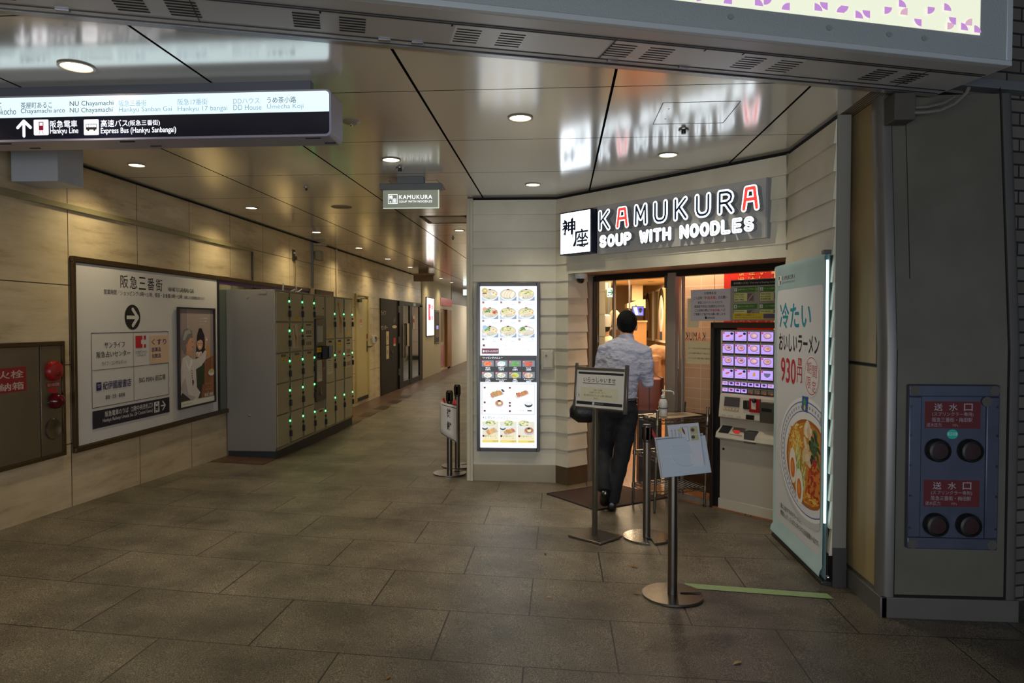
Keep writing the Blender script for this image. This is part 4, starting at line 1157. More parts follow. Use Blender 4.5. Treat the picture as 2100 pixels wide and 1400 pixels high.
for x, y, lb in ((.6, 4.2, 'flush square access hatch in the ceiling before the shop lettering'), (-1.555, 6.33, 'flush square access hatch behind the small hanging shop sign')):
    mb = MB(HATCH)
    for bx in ((0, .45, 0, .004), (0, .45, .446, .45), (0, .004, 0, .45), (.446, .45, 0, .45)): mb.box(bx[0], bx[1], bx[2], bx[3], -.0012, 0)
    for px, py in ((.05, .12), (.06, .33)): mb.box(px, px + .008, py, py + .008, -.0012, 0)
    o = mb.build('access_hatch', smooth=False); o.location = (x, y, ZC); tag(o, lb, 'hatch', 'flush ceiling hatches')
t = thing('ceiling_vent', 'rectangular recessed air vent in the ceiling beside the white corner post', 'vent', (-1.70, 8.44, ZC))
mb = MB(M('vent_frame', (104, 84, 52), .5)); mb.box(0, .60, 0, .05, -.006, 0); mb.box(0, .60, .55, .60, -.006, 0); mb.box(0, .05, 0, .6, -.006, 0); mb.box(.55, .6, 0, .6, -.006, 0); mb.build('frame', t)
mb = MB(M('vent_panel', (180, 166, 136), .3, .2)); mb.box(.06, .54, .06, .54, -.004, 0); mb.build('panel', t)
# ================================================================ shop front
m = bpy.data.materials.new('clear_glass'); m.use_nodes = True
nt = m.node_tree; nt.nodes.remove(nt.nodes['Principled BSDF'])
tr = nt.nodes.new('ShaderNodeBsdfTransparent'); gl = nt.nodes.new('ShaderNodeBsdfGlossy'); mx = nt.nodes.new('ShaderNodeMixShader'); fr = nt.nodes.new('ShaderNodeFresnel')
tr.inputs[0].default_value = (.93, .95, .93, 1); gl.inputs['Roughness'].default_value = .01; fr.inputs[0].default_value = 1.35
nt.links.new(fr.outputs[0], mx.inputs[0]); nt.links.new(tr.outputs[0], mx.inputs[1]); nt.links.new(gl.outputs[0], mx.inputs[2]); nt.links.new(mx.outputs[0], nt.nodes['Material Output'].inputs[0])
GLASS = m

# --- lettering
U_ = [(0, 1), (0, .30), (.08, .12), (.25, .02), (.5, 0), (.75, .02), (.92, .12), (1, .30), (1, 1)]
O_ = [(.5 + .5 * math.sin(2 * PI * i / 16), .5 + .5 * math.cos(2 * PI * i / 16)) for i in range(17)]
P_ = [(0, 0), (0, 1), (.6, 1), (.88, .88), (.95, .74), (.88, .58), (.6, .46), (0, .46)]
GL = {'K': [[(0, 0), (0, 1)], [(.9, 1), (.08, .42)], [(.32, .60), (.95, 0)]], 'A': [[(0, 0), (.20, 1), (.80, 1), (1, 0)], [(.10, .46), (.90, .46)]],
      'M': [[(0, 0), (.04, 1), (.5, .30), (.96, 1), (1, 0)]], 'U': [U_], 'R': [P_, [(.5, .46), (.98, 0)]], 'P': [P_], 'O': [O_],
      'S': [[(.92, .84), (.75, .97), (.5, 1), (.25, .97), (.08, .84), (.08, .66), (.25, .54), (.75, .45), (.92, .33), (.92, .15), (.75, .03), (.5, 0), (.25, .03), (.06, .16)]],
      'W': [[(0, 1), (.24, 0), (.5, .8), (.76, 0), (1, 1)]], 'I': [[(.5, 0), (.5, 1)]], 'T': [[(0, 1), (1, 1)], [(.5, 1), (.5, 0)]], 'H': [[(0, 0), (0, 1)], [(1, 0), (1, 1)], [(0, .5), (1, .5)]],
      'N': [[(0, 0), (0, 1), (1, 0), (1, 1)]], 'D': [[(0, 0), (0, 1), (.55, 1), (.85, .85), (1, .5), (.85, .15), (.55, 0), (0, 0)]], 'L': [[(0, 1), (0, 0), (.9, 0)]], 'E': [[(.92, 1), (0, 1), (0, 0), (.92, 0)], [(0, .5), (.8, .5)]]}
LETW = E((232, 244, 255), 3.0)
LETSIDE = M('letter_side', (150, 154, 160), .35, .3)
LNAVY = E((18, 34, 56), .6); LREDE = E((255, 70, 62), 1.1)
def letter3d(parent, ch, x, z, w, h, wid, inner, y0, y1, mi):
    mb = MB()
    st = [[(x + p[0] * w, z + p[1] * h) for p in s] for s in GL[ch]]
    def stroke(width, ya, yb, side, front):
        r = width / 2
        for s in st:
            for a, b in zip(s, s[1:]):
                A, B = V(a), V(b); d = (B - A)
                if d.length < 1e-5: continue
                d = d.normalized(); q = V((-d.y, d.x)) * r
                c = [A + q, A - q, B - q, B + q]
                if side:
                    mb.mat(side)
                    for i in range(4):
                        p1, p2 = c[i], c[(i + 1) % 4]
                        mb.quad((p1.x, yb, p1.y), (p2.x, yb, p2.y), (p2.x, ya, p2.y), (p1.x, ya, p1.y))
                mb.mat(front); mb.add([(p.x, yb, p.y) for p in c], [(0, 1, 2, 3)])
            for p in s:
                cc = [(p[0] + r * math.cos(2 * PI * i / 10), p[1] + r * math.sin(2 * PI * i / 10)) for i in range(10)]
                if side:
                    mb.mat(side)
                    for i in range(10):
                        p1, p2 = cc[i], cc[(i + 1) % 10]
                        mb.quad((p1[0], yb, p1[1]), (p1[0], ya, p1[1]), (p2[0], ya, p2[1]), (p2[0], yb, p2[1]))
                mb.mat(front); mb.add([(q[0], yb, q[1]) for q in cc], [tuple(range(10))])
    stroke(wid, y0, y1, LETSIDE, LETW)
    stroke(inner, y0, y1 - .0015, None, mi)
    return mb.build('letter', parent, smooth=False)
t = thing('shop_sign', 'grey sign panel with glowing outlined white and red letters above the shop entrance', 'sign', tuple(bc(.596, .012, 2.152)), RBC)
mb = MB(M('sign_panel', (176, 176, 174), .45)); mb.box(.03, 1.785, -.05, .03, 0, .455); mb.mat(LETSIDE).box(1.778, 1.79, -.052, .03, -.003, .458); mb.build('panel', t, .002)
PW = .2147
for i, ch in enumerate('KAMUKURA'):
    letter3d(t, ch, .124 + i * PW, .228, .110, .154, .048, .026 if ch == 'A' else .019, -.05, -.11, LREDE if ch == 'A' else LNAVY)
x = .120
for ch in 'SOUP WITH NOODLES':
    if ch == ' ': x += .080; continue
    w = {'I': .002, 'W': .076}.get(ch, .062)
    letter3d(t, ch, x, .068, w, .086, .033, .0045, -.05, -.10, LNAVY)
    x += w + .038
t = thing('logo_light_box', 'square white lit box with black brush characters at the left of the shop lettering', 'sign', tuple(bc(.196, .014, 2.168)), RBC)
mb = MB(M('logo_case', (16, 24, 52), .35)); mb.box(0, .425, -.125, .02, 0, .42); mb.build('case', t, .004)
a = Art(-.1256, .0003); a.rect(.012, .012, .413, .408, E((230, 242, 255), 3.4))
LB = E((12, 20, 40), .5)
# brush-written characters built from strokes
def br(pts, w0, w1):
    n = len(pts); q = []
    for i in range(n):
        p0, p1 = V(pts[max(i - 1, 0)]), V(pts[min(i + 1, n - 1)]); d = (p1 - p0).normalized(); nn = V((-d.y, d.x)); wd = w0 + (w1 - w0) * i / (n - 1)
        q.append((V(pts[i]) + nn * wd / 2, V(pts[i]) - nn * wd / 2))
    return [tuple(a_) for a_, b_ in q] + [tuple(b_) for a_, b_ in reversed(q)]
a.layer()
a.text('神', .035, .195, .215, .345, LB, .028); a.text('座', .20, .075, .385, .235, LB, .028)
for pts, w0, w1 in (([(.06, .33), (.10, .325)], .030, .012), ([(.045, .285), (.10, .29), (.13, .275)], .018, .008), ([(.10, .285), (.075, .22), (.04, .195)], .022, .006), ([(.175, .355), (.18, .25), (.178, .155)], .022, .008), ([(.235, .205), (.222, .14), (.19, .075)], .012, .020), ([(.27, .078), (.33, .066), (.39, .10)], .016, .012)):
    a.poly(br(pts, w0, w1), LB)
a.end()
a.frame(.085, .055, .13, .11, .004, E((240, 150, 150), 1.5)); a.text('神座', .09, .06, .125, .105, E((240, 170, 170), 1.5))
a.build('logo_face', t)

# --- back-lit menu board
t = thing('menu_board', 'tall backlit menu board with bowls of ramen on the clapboard wall', 'menu board', (-.846, 7.215, .183))
MFR = M('menu_frame', (74, 72, 72), .3, .8)
FW, FH = .642, 1.728
mb = MB(MFR)
for b_ in ((0, .03, 0, FH), (FW - .03, FW, 0, FH), (.03, FW - .03, FH - .036, FH), (.03, FW - .03, 0, .036)): mb.box(b_[0], b_[1], -.075, .02, b_[2], b_[3])
mb.box(.02, FW - .02, -.03, .018, .02, FH - .02); mb.build('frame', t, .003)
a = Art(-.045, .00006)
def mx_(p): return .031 + (p - 984.5) / 116.5 * .580
def mz(p): return .036 + (919 - p) / 332.0 * 1.656
K1 = .86
def ME(r, g, b_, k=K1): return E((r, g, b_), k)
MW = ME(240, 247, 255, 1.22); MT = ME(140, 150, 168, .9); MR = ME(110, 18, 46, .8); MD = E((20, 14, 20), .4)
def mr(x0, y0, x1, y1, m): a.rect(mx_(x0), mz(y1), mx_(x1), mz(y0), m)
def mt(s, x0, y0, x1, y1, m=MT, bold=0, **k): a.text(s, mx_(x0), mz(y1), mx_(x1), mz(y0), m, bold, **k)
mr(984.5, 587, 1101, 919, MW)
rng = random.Random(7)
EGG = [(252, 250, 240), (240, 176, 60)]
def bowl(x0, y0, x1, y1, kind):
    """a ramen bowl photo in the pixel box of the board"""
    X = lambda u: mx_(x0) + u * (mx_(x1) - mx_(x0)); Z = lambda v: mz(y1) + v * (mz(y0) - mz(y1))
    wx = X(1) - X(0); wz = Z(1) - Z(0)
    def el(u, v, ru, rv, c, **k): a.ell(X(u), Z(v), ru * wx, rv * wz, ME(*c), 18, **k)
    a.poly([(X(.0), Z(0)), (X(1), Z(0)), (X(1), Z(.42)), (X(.0), Z(.42))], ME(196, 212, 232))
    a.poly([(X(.70), Z(0)), (X(1), Z(0)), (X(1), Z(.35))], ME(140, 160, 186))
    el(.49, .50, .50, .50, (236, 242, 250)); el(.49, .56, .485, .42, (176, 182, 186)); el(.49, .55, .46, .38, (226, 216, 178))
    a.layer()
    if 'n' in kind:
        for i in range(26): el(.49 + rng.uniform(-.36, .36), .55 + rng.uniform(-.26, .26), .06, .02, rng.choice([(246, 236, 190), (238, 220, 150), (224, 226, 190), (250, 246, 226)]), rot=rng.uniform(-1, 1))
    a.end(); a.layer()
    if 'g' in kind:
        for i in range(22): el(.32 + rng.uniform(-.17, .16), .72 + rng.uniform(-.13, .13), .045, .05, rng.choice([(70, 140, 60), (110, 180, 80), (50, 110, 50), (160, 210, 120)]))
    if 'y' in kind:
        for i in range(22): el(.5 + rng.uniform(-.34, .34), .72 + rng.uniform(-.14, .12), .06, .05, rng.choice([(236, 220, 130), (250, 244, 190), (200, 214, 120), (120, 160, 70)]))
    if 'k' in kind:
        for i in range(18): el(.78 + rng.uniform(-.14, .12), .58 + rng.uniform(-.17, .16), .06, .06, rng.choice([(200, 90, 50), (222, 130, 80), (160, 60, 36), (232, 160, 110)]))
    a.end()
    if 'p' in kind:
        for i in range(3): el(.44 + .10 * (i - 1), .34 + .05 * (i % 2), .24, .13, (252 - 14 * i, 244 - 16 * i, 228 - 20 * i), rot=.15)
    if 'P' in kind:
        for i in range(7): el(.26 + .08 * i, .60 - .02 * i, .10, .30, (252 - 16 * (i % 2), 244 - 26 * (i % 2), 228 - 40 * (i % 2)), rot=-.45)
    if 'w' in kind:
        for i in range(6): el(.62 + rng.uniform(-.12, .18), .62 + rng.uniform(-.12, .16), .12, .11, rng.choice([(250, 250, 246), (222, 222, 214)]))
    if 'e' in kind:
        for u, v in ((.70, .66), (.86, .52)): el(u, v, .11, .13, EGG[0]); el(u, v + .01, .065, .085, EGG[1])
    a.layer()
    for i in range(5): el(.3 + rng.uniform(-.1, .35), .2 + rng.uniform(-.03, .12), .035, .02, (110, 170, 90))
    a.end()
    a.rect(X(.42), Z(.90), X(.56), Z(1.0), ME(120, 34, 56))
names = ['小チャーシュー煮玉子', 'チャーシューラーメン', '野菜いっぱい', 'キムチ入り', '煮玉子もやし', '煮玉子ラーメン', '煮玉子ネギ', 'おいしいラーメン', 'ワンタン麺']
price = ['1030円', '1090円', '950円', '960円', '960円', '850円', '960円', '700円', '950円']
kinds = ['nwe', 'nP', 'nyp', 'ngkp', 'nype', 'nype', 'ngpe', 'nyp', 'ngwp']
for r in range(3):
    for c in range(3):
        x0 = 988 + c * 37.3; y0 = 592.5 + r * 37.7; i = r * 3 + c
        bowl(x0, y0, x0 + 34.2, y0 + 24, kinds[i])
        mr(x0 + 1, y0 + 25.6, x0 + 5, y0 + 29.8, MR); mt(str(i + 1), x0 + 1.4, y0 + 26.5, x0 + 4.6, y0 + 29, MW, keep='c')
        mt(names[i], x0 + 6.4, y0 + 26, x0 + 32, y0 + 28.6, MT, .004); mt('ラーメン', x0 + 6.4, y0 + 29.6, x0 + 16, y0 + 31.8, MT)
        mt(price[i], x0 + 22, y0 + 30, x0 + 33.5, y0 + 33.6, MT, .006)
a.ell(mx_(994), mz(596), .030, .028, ME(214, 190, 110)); mt('人気', 991.5, 594.5, 996.5, 597.5, MW, .02)
mr(990, 600.5, 998, 602.5, MR)
a.ell(mx_(994), mz(634), .024, .022, ME(226, 180, 150)); a.ell(mx_(994), mz(671), .024, .022, ME(170, 206, 236))
mr(990, 706, 994.5, 710.5, MR); mt('こんにゃくラーメン', 996, 706, 1019, 710, MT); mt('730円', 1031, 706, 1041, 710, MT)
a.frame(mx_(988), mz(725.5), mx_(1097.5), mz(714.5), .0025, ME(190, 190, 200)); mr(988, 714.5, 1023, 725.5, MR); mt('選べるラーメンサイズ', 990, 718, 1021, 722.5, MW, .03)
mt('中盛り', 1037, 716.5, 1050, 719.5, MT); mt('+100円', 1047, 721, 1057, 724, ME(190, 170, 150)); mt('大盛り', 1075, 716.5, 1090, 719.5, MT); mt('+200円', 1083, 721, 1093, 724, ME(190, 170, 150))
mr(984.5, 729, 1101, 783.5, MD)
mr(988.5, 732, 990.5, 734.5, ME(160, 140, 90)); mt('トッピングメニュー', 992, 731.5, 1031, 735.5, MW, .03)
tops = [('煮玉子', '130円', (232, 120, 50)), ('温泉玉子', '130円', (226, 232, 240)), ('ネギ', '130円', (90, 160, 60)), ('キムチ', '130円', (196, 70, 36)), ('もやし', '130円', (240, 230, 206)), ('小チャーシュー', '200円', (236, 224, 190)), ('野菜', '250円', (190, 200, 80)), ('チャーシュー', '400円', (226, 190, 150))]
for i, (nm, pr_, c) in enumerate(tops):
    x0 = 988 + (i % 4) * 28; y0 = 739 + (i // 4) * 23.5
    mr(x0, y0, x0 + 25, y0 + 12.5, ME(120, 132, 146, .9))
    X, Z = mx_(x0 + 12.5), mz(y0 + 7)
    a.ell(X, Z, .042, .026, ME(min(255, c[0] + 20), min(255, c[1] + 24), min(255, c[2] + 24)), 18)
    a.layer()
    for k in range(9): a.ell(X + rng.uniform(-.03, .03), Z + rng.uniform(-.014, .018), .012, .009, ME(*[max(0, min(255, v + rng.randint(-34, 24))) for v in c]), 10)
    a.end()
    mr(x0, y0, x0 + 4.5, y0 + 4.5, ME(190, 30, 50)); mt(str(20 + i), x0 + .8, y0 + 1, x0 + 3.8, y0 + 3.6, MW)
    mt(nm, x0 + 12.5 - 1.6 * len(nm), y0 + 14, x0 + 12.5 + 1.6 * len(nm), y0 + 16.6, MW, .03); mt(pr_, x0 + 7.5, y0 + 17.5, x0 + 17.5, y0 + 20.8, MW, .03)
a.frame(mx_(988), mz(850), mx_(1097), mz(787), .003, ME(70, 76, 90, .8))
def plate(x0, y0, col, n, w=34):
    X = lambda u: mx_(x0 + u * w); Z = lambda v: mz(y0 + (1 - v) * w * .60)
    a.poly([(X(.05), Z(.22)), (X(.22), Z(.02)), (X(1), Z(.5)), (X(.86), Z(.70))], ME(222, 228, 234)); a.line([(X(.22), Z(.02)), (X(1), Z(.5))], .002, ME(90, 96, 110))
    a.layer()
    for k in range(n):
        u = .18 + .60 * k / n
        a.ell(X(u + .06), Z(.30 + .30 * k / n + rng.uniform(-.02, .14)), .013, .020 if n > 12 else .028, ME(*[max(0, min(255, v + rng.randint(-30, 26))) for v in col]), 12, rot=.6)
    a.end()
mr(992, 793, 996, 797, MR); mt('餃子', 997.5, 793, 1002.5, 796.5, MT); mt('250円', 997.5, 798, 1006, 801, MT)
plate(1001, 797, (206, 156, 96), 10); a.poly([(mx_(1027), mz(799)), (mx_(1031), mz(797.5)), (mx_(1036), mz(803)), (mx_(1032), mz(804.5))], ME(60, 60, 72))
mr(1044, 793, 1048, 797, MR); mt('からあげ', 1049.5, 793, 1060, 796.5, MT); mt('350円', 1049.5, 798, 1058, 801, MT)
plate(1053, 797, (196, 132, 84), 22)
mr(992, 823.5, 996, 827.5, MR); mt('そぼろ丼', 997.5, 824, 1008, 827, MT); mt('300円', 997.5, 828, 1006, 830.5, MT)
a.ell(mx_(1024), mz(827.5), .044, .038, ME(206, 196, 206)); a.ell(mx_(1024), mz(826.5), .038, .028, ME(196, 130, 84)); a.ell(mx_(1025), mz(827), .018, .014, ME(240, 236, 200)); a.ell(mx_(1024), mz(822), .014, .010, ME(40, 44, 40, .7))
mr(992, 840.5, 996, 844.5, MR); mt('ライス', 997.5, 841, 1006, 844, MT); mt('150円', 1025, 841, 1034, 844, MT)
for k, s in enumerate(('ライス', 'ライス大')): mr(1044, 824 + k * 6.2, 1048, 828 + k * 6.2, MR); mt(s, 1050, 824.5 + k * 6.2, 1058, 827.5 + k * 6.2, MT); mt('150円' if k == 0 else '200円', 1066, 824.5 + k * 6.2, 1074, 827.5 + k * 6.2, MT)
a.ell(mx_(1084.5), mz(828), .042, .036, ME(36, 44, 50, .8), t0=PI, t1=2 * PI); a.ell(mx_(1084.5), mz(826.5), .040, .022, ME(236, 244, 250)); 
mr(1044, 841, 1048, 845, MR); mt('ビール各種', 1050, 840.5, 1076, 843, MT); mt('テイクアウト可', 1050, 843.6, 1070, 846, ME(190, 110, 130)); mr(1082, 840, 1091, 843.5, ME(110, 116, 120, .8))
mr(990.5, 855, 992.5, 858, ME(170, 110, 130)); mt('お得なセットメニュー', 994.5, 853.5, 1048, 860, ME(120, 124, 140), .004); mt('set menu', 1052, 856, 1063, 858.5, MT)
for i in range(3):
    x0 = 988.5 + i * 37; y0 = 864.5
    mr(x0, y0, x0 + 34.5, y0 + 44, ME(236, 232, 214)); mr(x0, y0 + 28, x0 + 34.5, y0 + 44, ME(250, 240, 196)); mr(x0, y0 + 38.5, x0 + 34.5, y0 + 43, ME(246, 224, 120))
    bx = x0 + (6 if i < 2 else 0)
    a.ell(mx_(bx + 12), mz(y0 + 5), .062, .044, ME(232, 238, 246)); a.ell(mx_(bx + 12), mz(y0 + 3.6), .054, .030, ME(236, 226, 160)); a.ell(mx_(bx + 12), mz(y0 + 3.6), .034, .016, ME(244, 234, 212)); a.layer(); [a.ell(mx_(bx + 12) + rng.uniform(-.045, .045), mz(y0 + 4) + rng.uniform(-.02, .02), .012, .006, ME(120, 170, 80), 8) for k in range(8)]; a.end()
    if i < 2:
        a.ell(mx_(x0 + 6), mz(y0 + 12.5), .030, .026, ME(36, 44, 50, .8), t0=PI, t1=2 * PI); a.ell(mx_(x0 + 6), mz(y0 + 11.6), .028, .015, ME(236, 244, 250))
        plate(x0 + 4, y0 + 11, (220, 178, 124) if i == 0 else (206, 150, 104), 10 if i == 0 else 16, 30)
    else:
        a.ell(mx_(x0 + 23), mz(y0 + 19), .052, .042, ME(206, 196, 206)); a.ell(mx_(x0 + 23), mz(y0 + 17.6), .044, .030, ME(190, 120, 76)); a.ell(mx_(x0 + 23.4), mz(y0 + 18), .02, .016, ME(240, 236, 200)); a.ell(mx_(x0 + 22.5), mz(y0 + 14), .014, .010, ME(40, 44, 40, .7))
    mr(x0 + 1, y0 + 28, x0 + 5, y0 + 32, MR); mt(('餃子セット', 'からあげセット', 'そぼろ丼セット')[i], x0 + 6, y0 + 28.5, x0 + 29, y0 + 32, ME(90, 86, 80, .8), .006)
    mt('ラーメン・ライス・' + ('餃子', '唐揚げ', '小丼')[i], x0 + 6, y0 + 33.6, x0 + 31, y0 + 35.6, MT); mt(('1020円', '1100円', '1000円')[i], x0 + 21, y0 + 39, x0 + 33.5, y0 + 42.4, ME(130, 120, 90), .004)
mt('表示価格は全て税込です。写真はイメージです。', 989, 911, 1030, 912.6, MT); mt('商品内容は変更する場合がございます。麺は国産小麦を使用しています。', 989, 914, 1096, 915.6, MT)
a.build('menu_face', t)

# --- small switch plate beside it
t = thing('switch_plate', 'cream wall plate with a round key switch right of the menu board', 'switch', (-.193, 7.222, 1.02))
CP = M('plate_cream', (198, 192, 172), .45)
mb = MB(CP); mb.box(0, .13, -.025, .02, 0, .205); mb.build('plate', t, .008); mb = MB(CP); mb.box(.02, .12, -.034, -.02, .02, .19); mb.build('cover', t, .006)
mb = MB(DSTEEL); mb.cyl((.055, -.034, .145), (.055, -.046, .145), .013, n=16); mb.mat(BLACK).cyl((.055, -.046, .145), (.055, -.047, .145), .006, n=10); mb.build('key_switch', t)
# --- dome camera under the head board
p = bc(.262, -.09, 1.995)
t = thing('dome_camera', 'white dome camera under the head board at the left of the entrance', 'camera', tuple(p))
mb = MB(WHITEP); mb.lathe([(0, -.05), (.05, -.05), (.062, -.03), (.064, 0), (0, 0)], 24); mb.build('housing', t)
mb = MB(M('dome_black', (10, 10, 12), .06, coat=1.0)); mb.lathe([(.0, -.098), (.02, -.095), (.036, -.084), (.045, -.066), (.047, -.048), (0, -.048)], 24); mb.build('dome', t)

# --- entrance frame and glazing
d = bpy.data.objects.new('door_4', None); C.objects.link(d); d.location = tuple(bc(0, -.42)); d.rotation_euler = (0, 0, RBC); struct(d)
DF = M('door_steel', (146, 134, 122), .42, .35)
mb = MB(DF); mb.box(.03, .165, -.10, .04, -.17, 2.0); mb.mat(BLACK).box(.02, .035, -.12, .04, -.17, 2.0); mb.box(.155, .175, -.05, .04, -.17, 1.98); mb.build('jamb', d, .003)
mb = MB(M('door_track', (40, 34, 30), .35, .6)); mb.box(.0, 2.6, -.03, .08, 1.935, 2.03); mb.build('head_track', d, .003)
mb = MB(DF); mb.box(1.09, 1.125, -.03, .02, -.17, 1.96); mb.box(1.125, 1.21, -.05, .05, -.17, 1.97); mb.mat(BLACK).box(1.086, 1.092, -.03, .02, -.17, 1.96); mb.mat(DF).box(1.26, 1.275, -.02, .02, -.17, 1.96); mb.build('post', d, .003)
mb = MB(DSTEEL); mb.box(1.085, 1.125, -.05, -.02, 1.83, 1.95); mb.build('lock_box', d, .004)
mb = MB(GLASS); mb.box(.175, .40, .010, .018, -.14, 1.955); mb.build('glass_leaf', d); mb = MB(DF); mb.box(.395, .415, 0, .03, -.15, 1.955); mb.build('leaf_edge', d)
mb = MB(GLASS); mb.box(1.21, 1.60, .0, .008, -.14, 1.955); mb.box(1.60, 2.6, .0, .008, 1.49, 1.955); mb.build('glass_panel', d)
mb = MB(DF); mb.box(1.215, 1.60, -.01, .02, -.17, -.10); mb.build('sill', d)
mb = MB(STEEL); mb.tube([(1.50, -.02, .57), (1.53, -.07, .58), (1.60, -.07, .58)], .012, 8); mb.build('door_handle', d)

def on_glass(name, label, cat, s, z, off=-.412, group=None):
    return thing(name, label, cat, tuple(bc(s, off, z)), RBC, group)
t = on_glass('notice_sheet', 'white notice about hand disinfection with red words taped to the glass', 'notice', 1.357, 1.518)
a = Art(0); mb = MB(M('notice_paper', (198, 190, 190), .5)); mb.box(0, .418, -.001, .001, 0, .284); mb.build('sheet', t)
a = Art(-.0015)
IB = P((36, 30, 34)); IR = P((196, 40, 40))
a.text('お客様各位', .145, .238, .27, .262, IB, .015, keep='c'); a.text('ご入店時「', .03, .195, .148, .222, IB, .012); a.text('手指消毒', .15, .195, .262, .222, IR, .02); a.text('」のお願い', .264, .195, .385, .222, IB, .012)
for k, (s_, x0, x1) in enumerate((('新型コロナウイルスなどの', .08, .335), ('感染症予防及び拡散防止のため、', .04, .365), ('', 0, 0), ('ご理解とご協力をお願い致します。', .035, .375))):
    if s_: a.text(s_, x0, .155 - k * .035, x1, .178 - k * .035, IB, .008)
a.text('ご入店時の際に', .045, .085, .2, .108, IB, .008); a.text('「手指消毒」', .2, .085, .315, .108, IR, .012); a.text('への', .32, .085, .365, .108, IB, .008)
a.rect(.155, .018, .175, .04, IB); a.text('KAMUKURA', .18, .02, .26, .036, IB, .01)
a.build('printed_text', t)
t = on_glass('ticket_instructions', 'framed green and yellow ticket buying instructions above the ticket machine', 'sign', 1.782, 1.52, -.40)
mb = MB(M('instr_board', (150, 142, 132), .4)); mb.box(0, .62, -.008, .008, 0, .352); mb.build('board', t, .003)
a = Art(-.009)
GRN = P((62, 110, 44)); LGR = P((120, 160, 60)); PALE = P((200, 200, 128)); KY = P((206, 176, 40))
a.rect(.006, .298, .614, .346, P((20, 20, 18))); a.text('食券購入方法 / The way of buying ticket / 餐券購入方法', .03, .311, .58, .332, P((190, 180, 160)), .006)
for r, (n0, n1) in enumerate((('1', '2'), ('4', '3'))):
    z = .245 - r * .145
    for c, n_ in enumerate((n0, n1)):
        x = .035 + c * .245
        a.rect(x, z, x + .225, z + .042, GRN); a.poly([(x + .205, z), (x + .235, z + .021), (x + .205, z + .042)] if r == 0 else [(x + .0, z), (x - .02, z + .021), (x, z + .042)], LGR)
        a.rect(x + .004, z + .006, x + .032, z + .036, P((200, 200, 196))); a.text(n_, x + .006, z + .010, x + .030, z + .032, INK, .02, keep='c'); a.text(('金額を投入して下さい', 'ラーメンを選択して下さい', '食券とおつりを取って下さい', 'トッピングを選択して下さい')[r * 2 + c], x + .04, z + .014, x + .2, z + .030, PALE)
        a.rect(x, z - .084, x + .195, z - .004, P((60, 70, 40))); a.rect(x + .003, z - .081, x + .192, z - .007, PALE); a.rect(x + .13, z - .078, x + .190, z - .010, P((110, 88, 92)))
        a.line([(x + .14, z - .07), (x + .165, z - .04), (x + .185, z - .02)], .008, P((190, 150, 130)))
        for k, s_ in enumerate((('Please insert', 'the money', '請投入現金'), ('Please choose', 'the ramen', '請選擇拉麺'), ('Please press', 'the button', '請按按鈕'), ('Please choose', 'the topping', '請選擇配料'))[r * 2 + c]): a.text(s_, x + .01, z - .028 - k * .022, x + .10, z - .013 - k * .022, INK, .01)
a.rect(.03, .012, .60, .062, KY); a.text('お客様用ボタンは赤色です。', .05, .04, .24, .055, INK, .01); a.text('Please stop shopping to press the red button', .05, .02, .30, .033, INK); a.rect(.32, .018, .56, .056, P((90, 80, 110)))
a.build('printed_guide', t)
t = on_glass('frosted_notice', 'frosted sheet with small mirrored shop name and lines of text low on the glass', 'notice', 1.30, 1.125, -.408)
mb = MB(M('frost_sheet', (190, 176, 140), .6, alpha=.8)); mb.box(.012, .27, -.001, .001, 0, .205); mb.build('sheet', t)
a = Art(-.0012); [a.text(s_, .04, .135 - k * .045, .27, .15 - k * .045, INK, .004) for k, s_ in enumerate(('ピーク中は店内の換気の為', 'こちらの扉を開放させて頂きます。', 'どうとんぼり神座 阪急三番街店'))]; a.build('printed_text', t)
a = Art(0, .0002)
a.layer()
for i, ch in enumerate('KUMAK'): a.text(ch, .0 + i * .046, .215, .034 + i * .046, .29, P((200, 40, 36)) if ch == 'A' else INK, 0, mirror=True)
a.end(); a.build('mirrored_name', t)
mb = MB(M('paper_inside', (226, 206, 160), .6)); mb.box(.015, .14, .010, .012, .33, .60); mb.build('backing_paper', t)

# --- ticket vending machine
t = thing('ticket_machine', 'white ticket vending machine with rows of lit purple ramen buttons right of the entrance', 'ticket machine', tuple(bc(1.672, -.415, -.16)), RBC)
VM = M('machine_white', (176, 168, 152), .4); VM2 = M('machine_panel', (196, 188, 172), .35)
MWd = .76
mb = MB(VM); mb.box(0, MWd, 0, .26, .03, 1.60); mb.build('body', t, .006)
mb = MB(M('machine_plinth', (186, 178, 160), .45)); mb.box(-.01, MWd, -.006, .26, 0, .10); mb.build('plinth', t, .004)
SUR = M('surround_steel', (70, 62, 54), .35, .7)
mb = MB(SUR); mb.box(-.09, -.062, -.02, .26, -.0, 1.66); mb.box(-.09, MWd + .05, -.02, .26, 1.615, 1.665); mb.mat(BLACK).box(-.062, -.0, .02, .26, 0, 1.615); mb.build('surround', t, .003)
VL = E((196, 168, 255), .95); VD = E((206, 150, 190), .8)
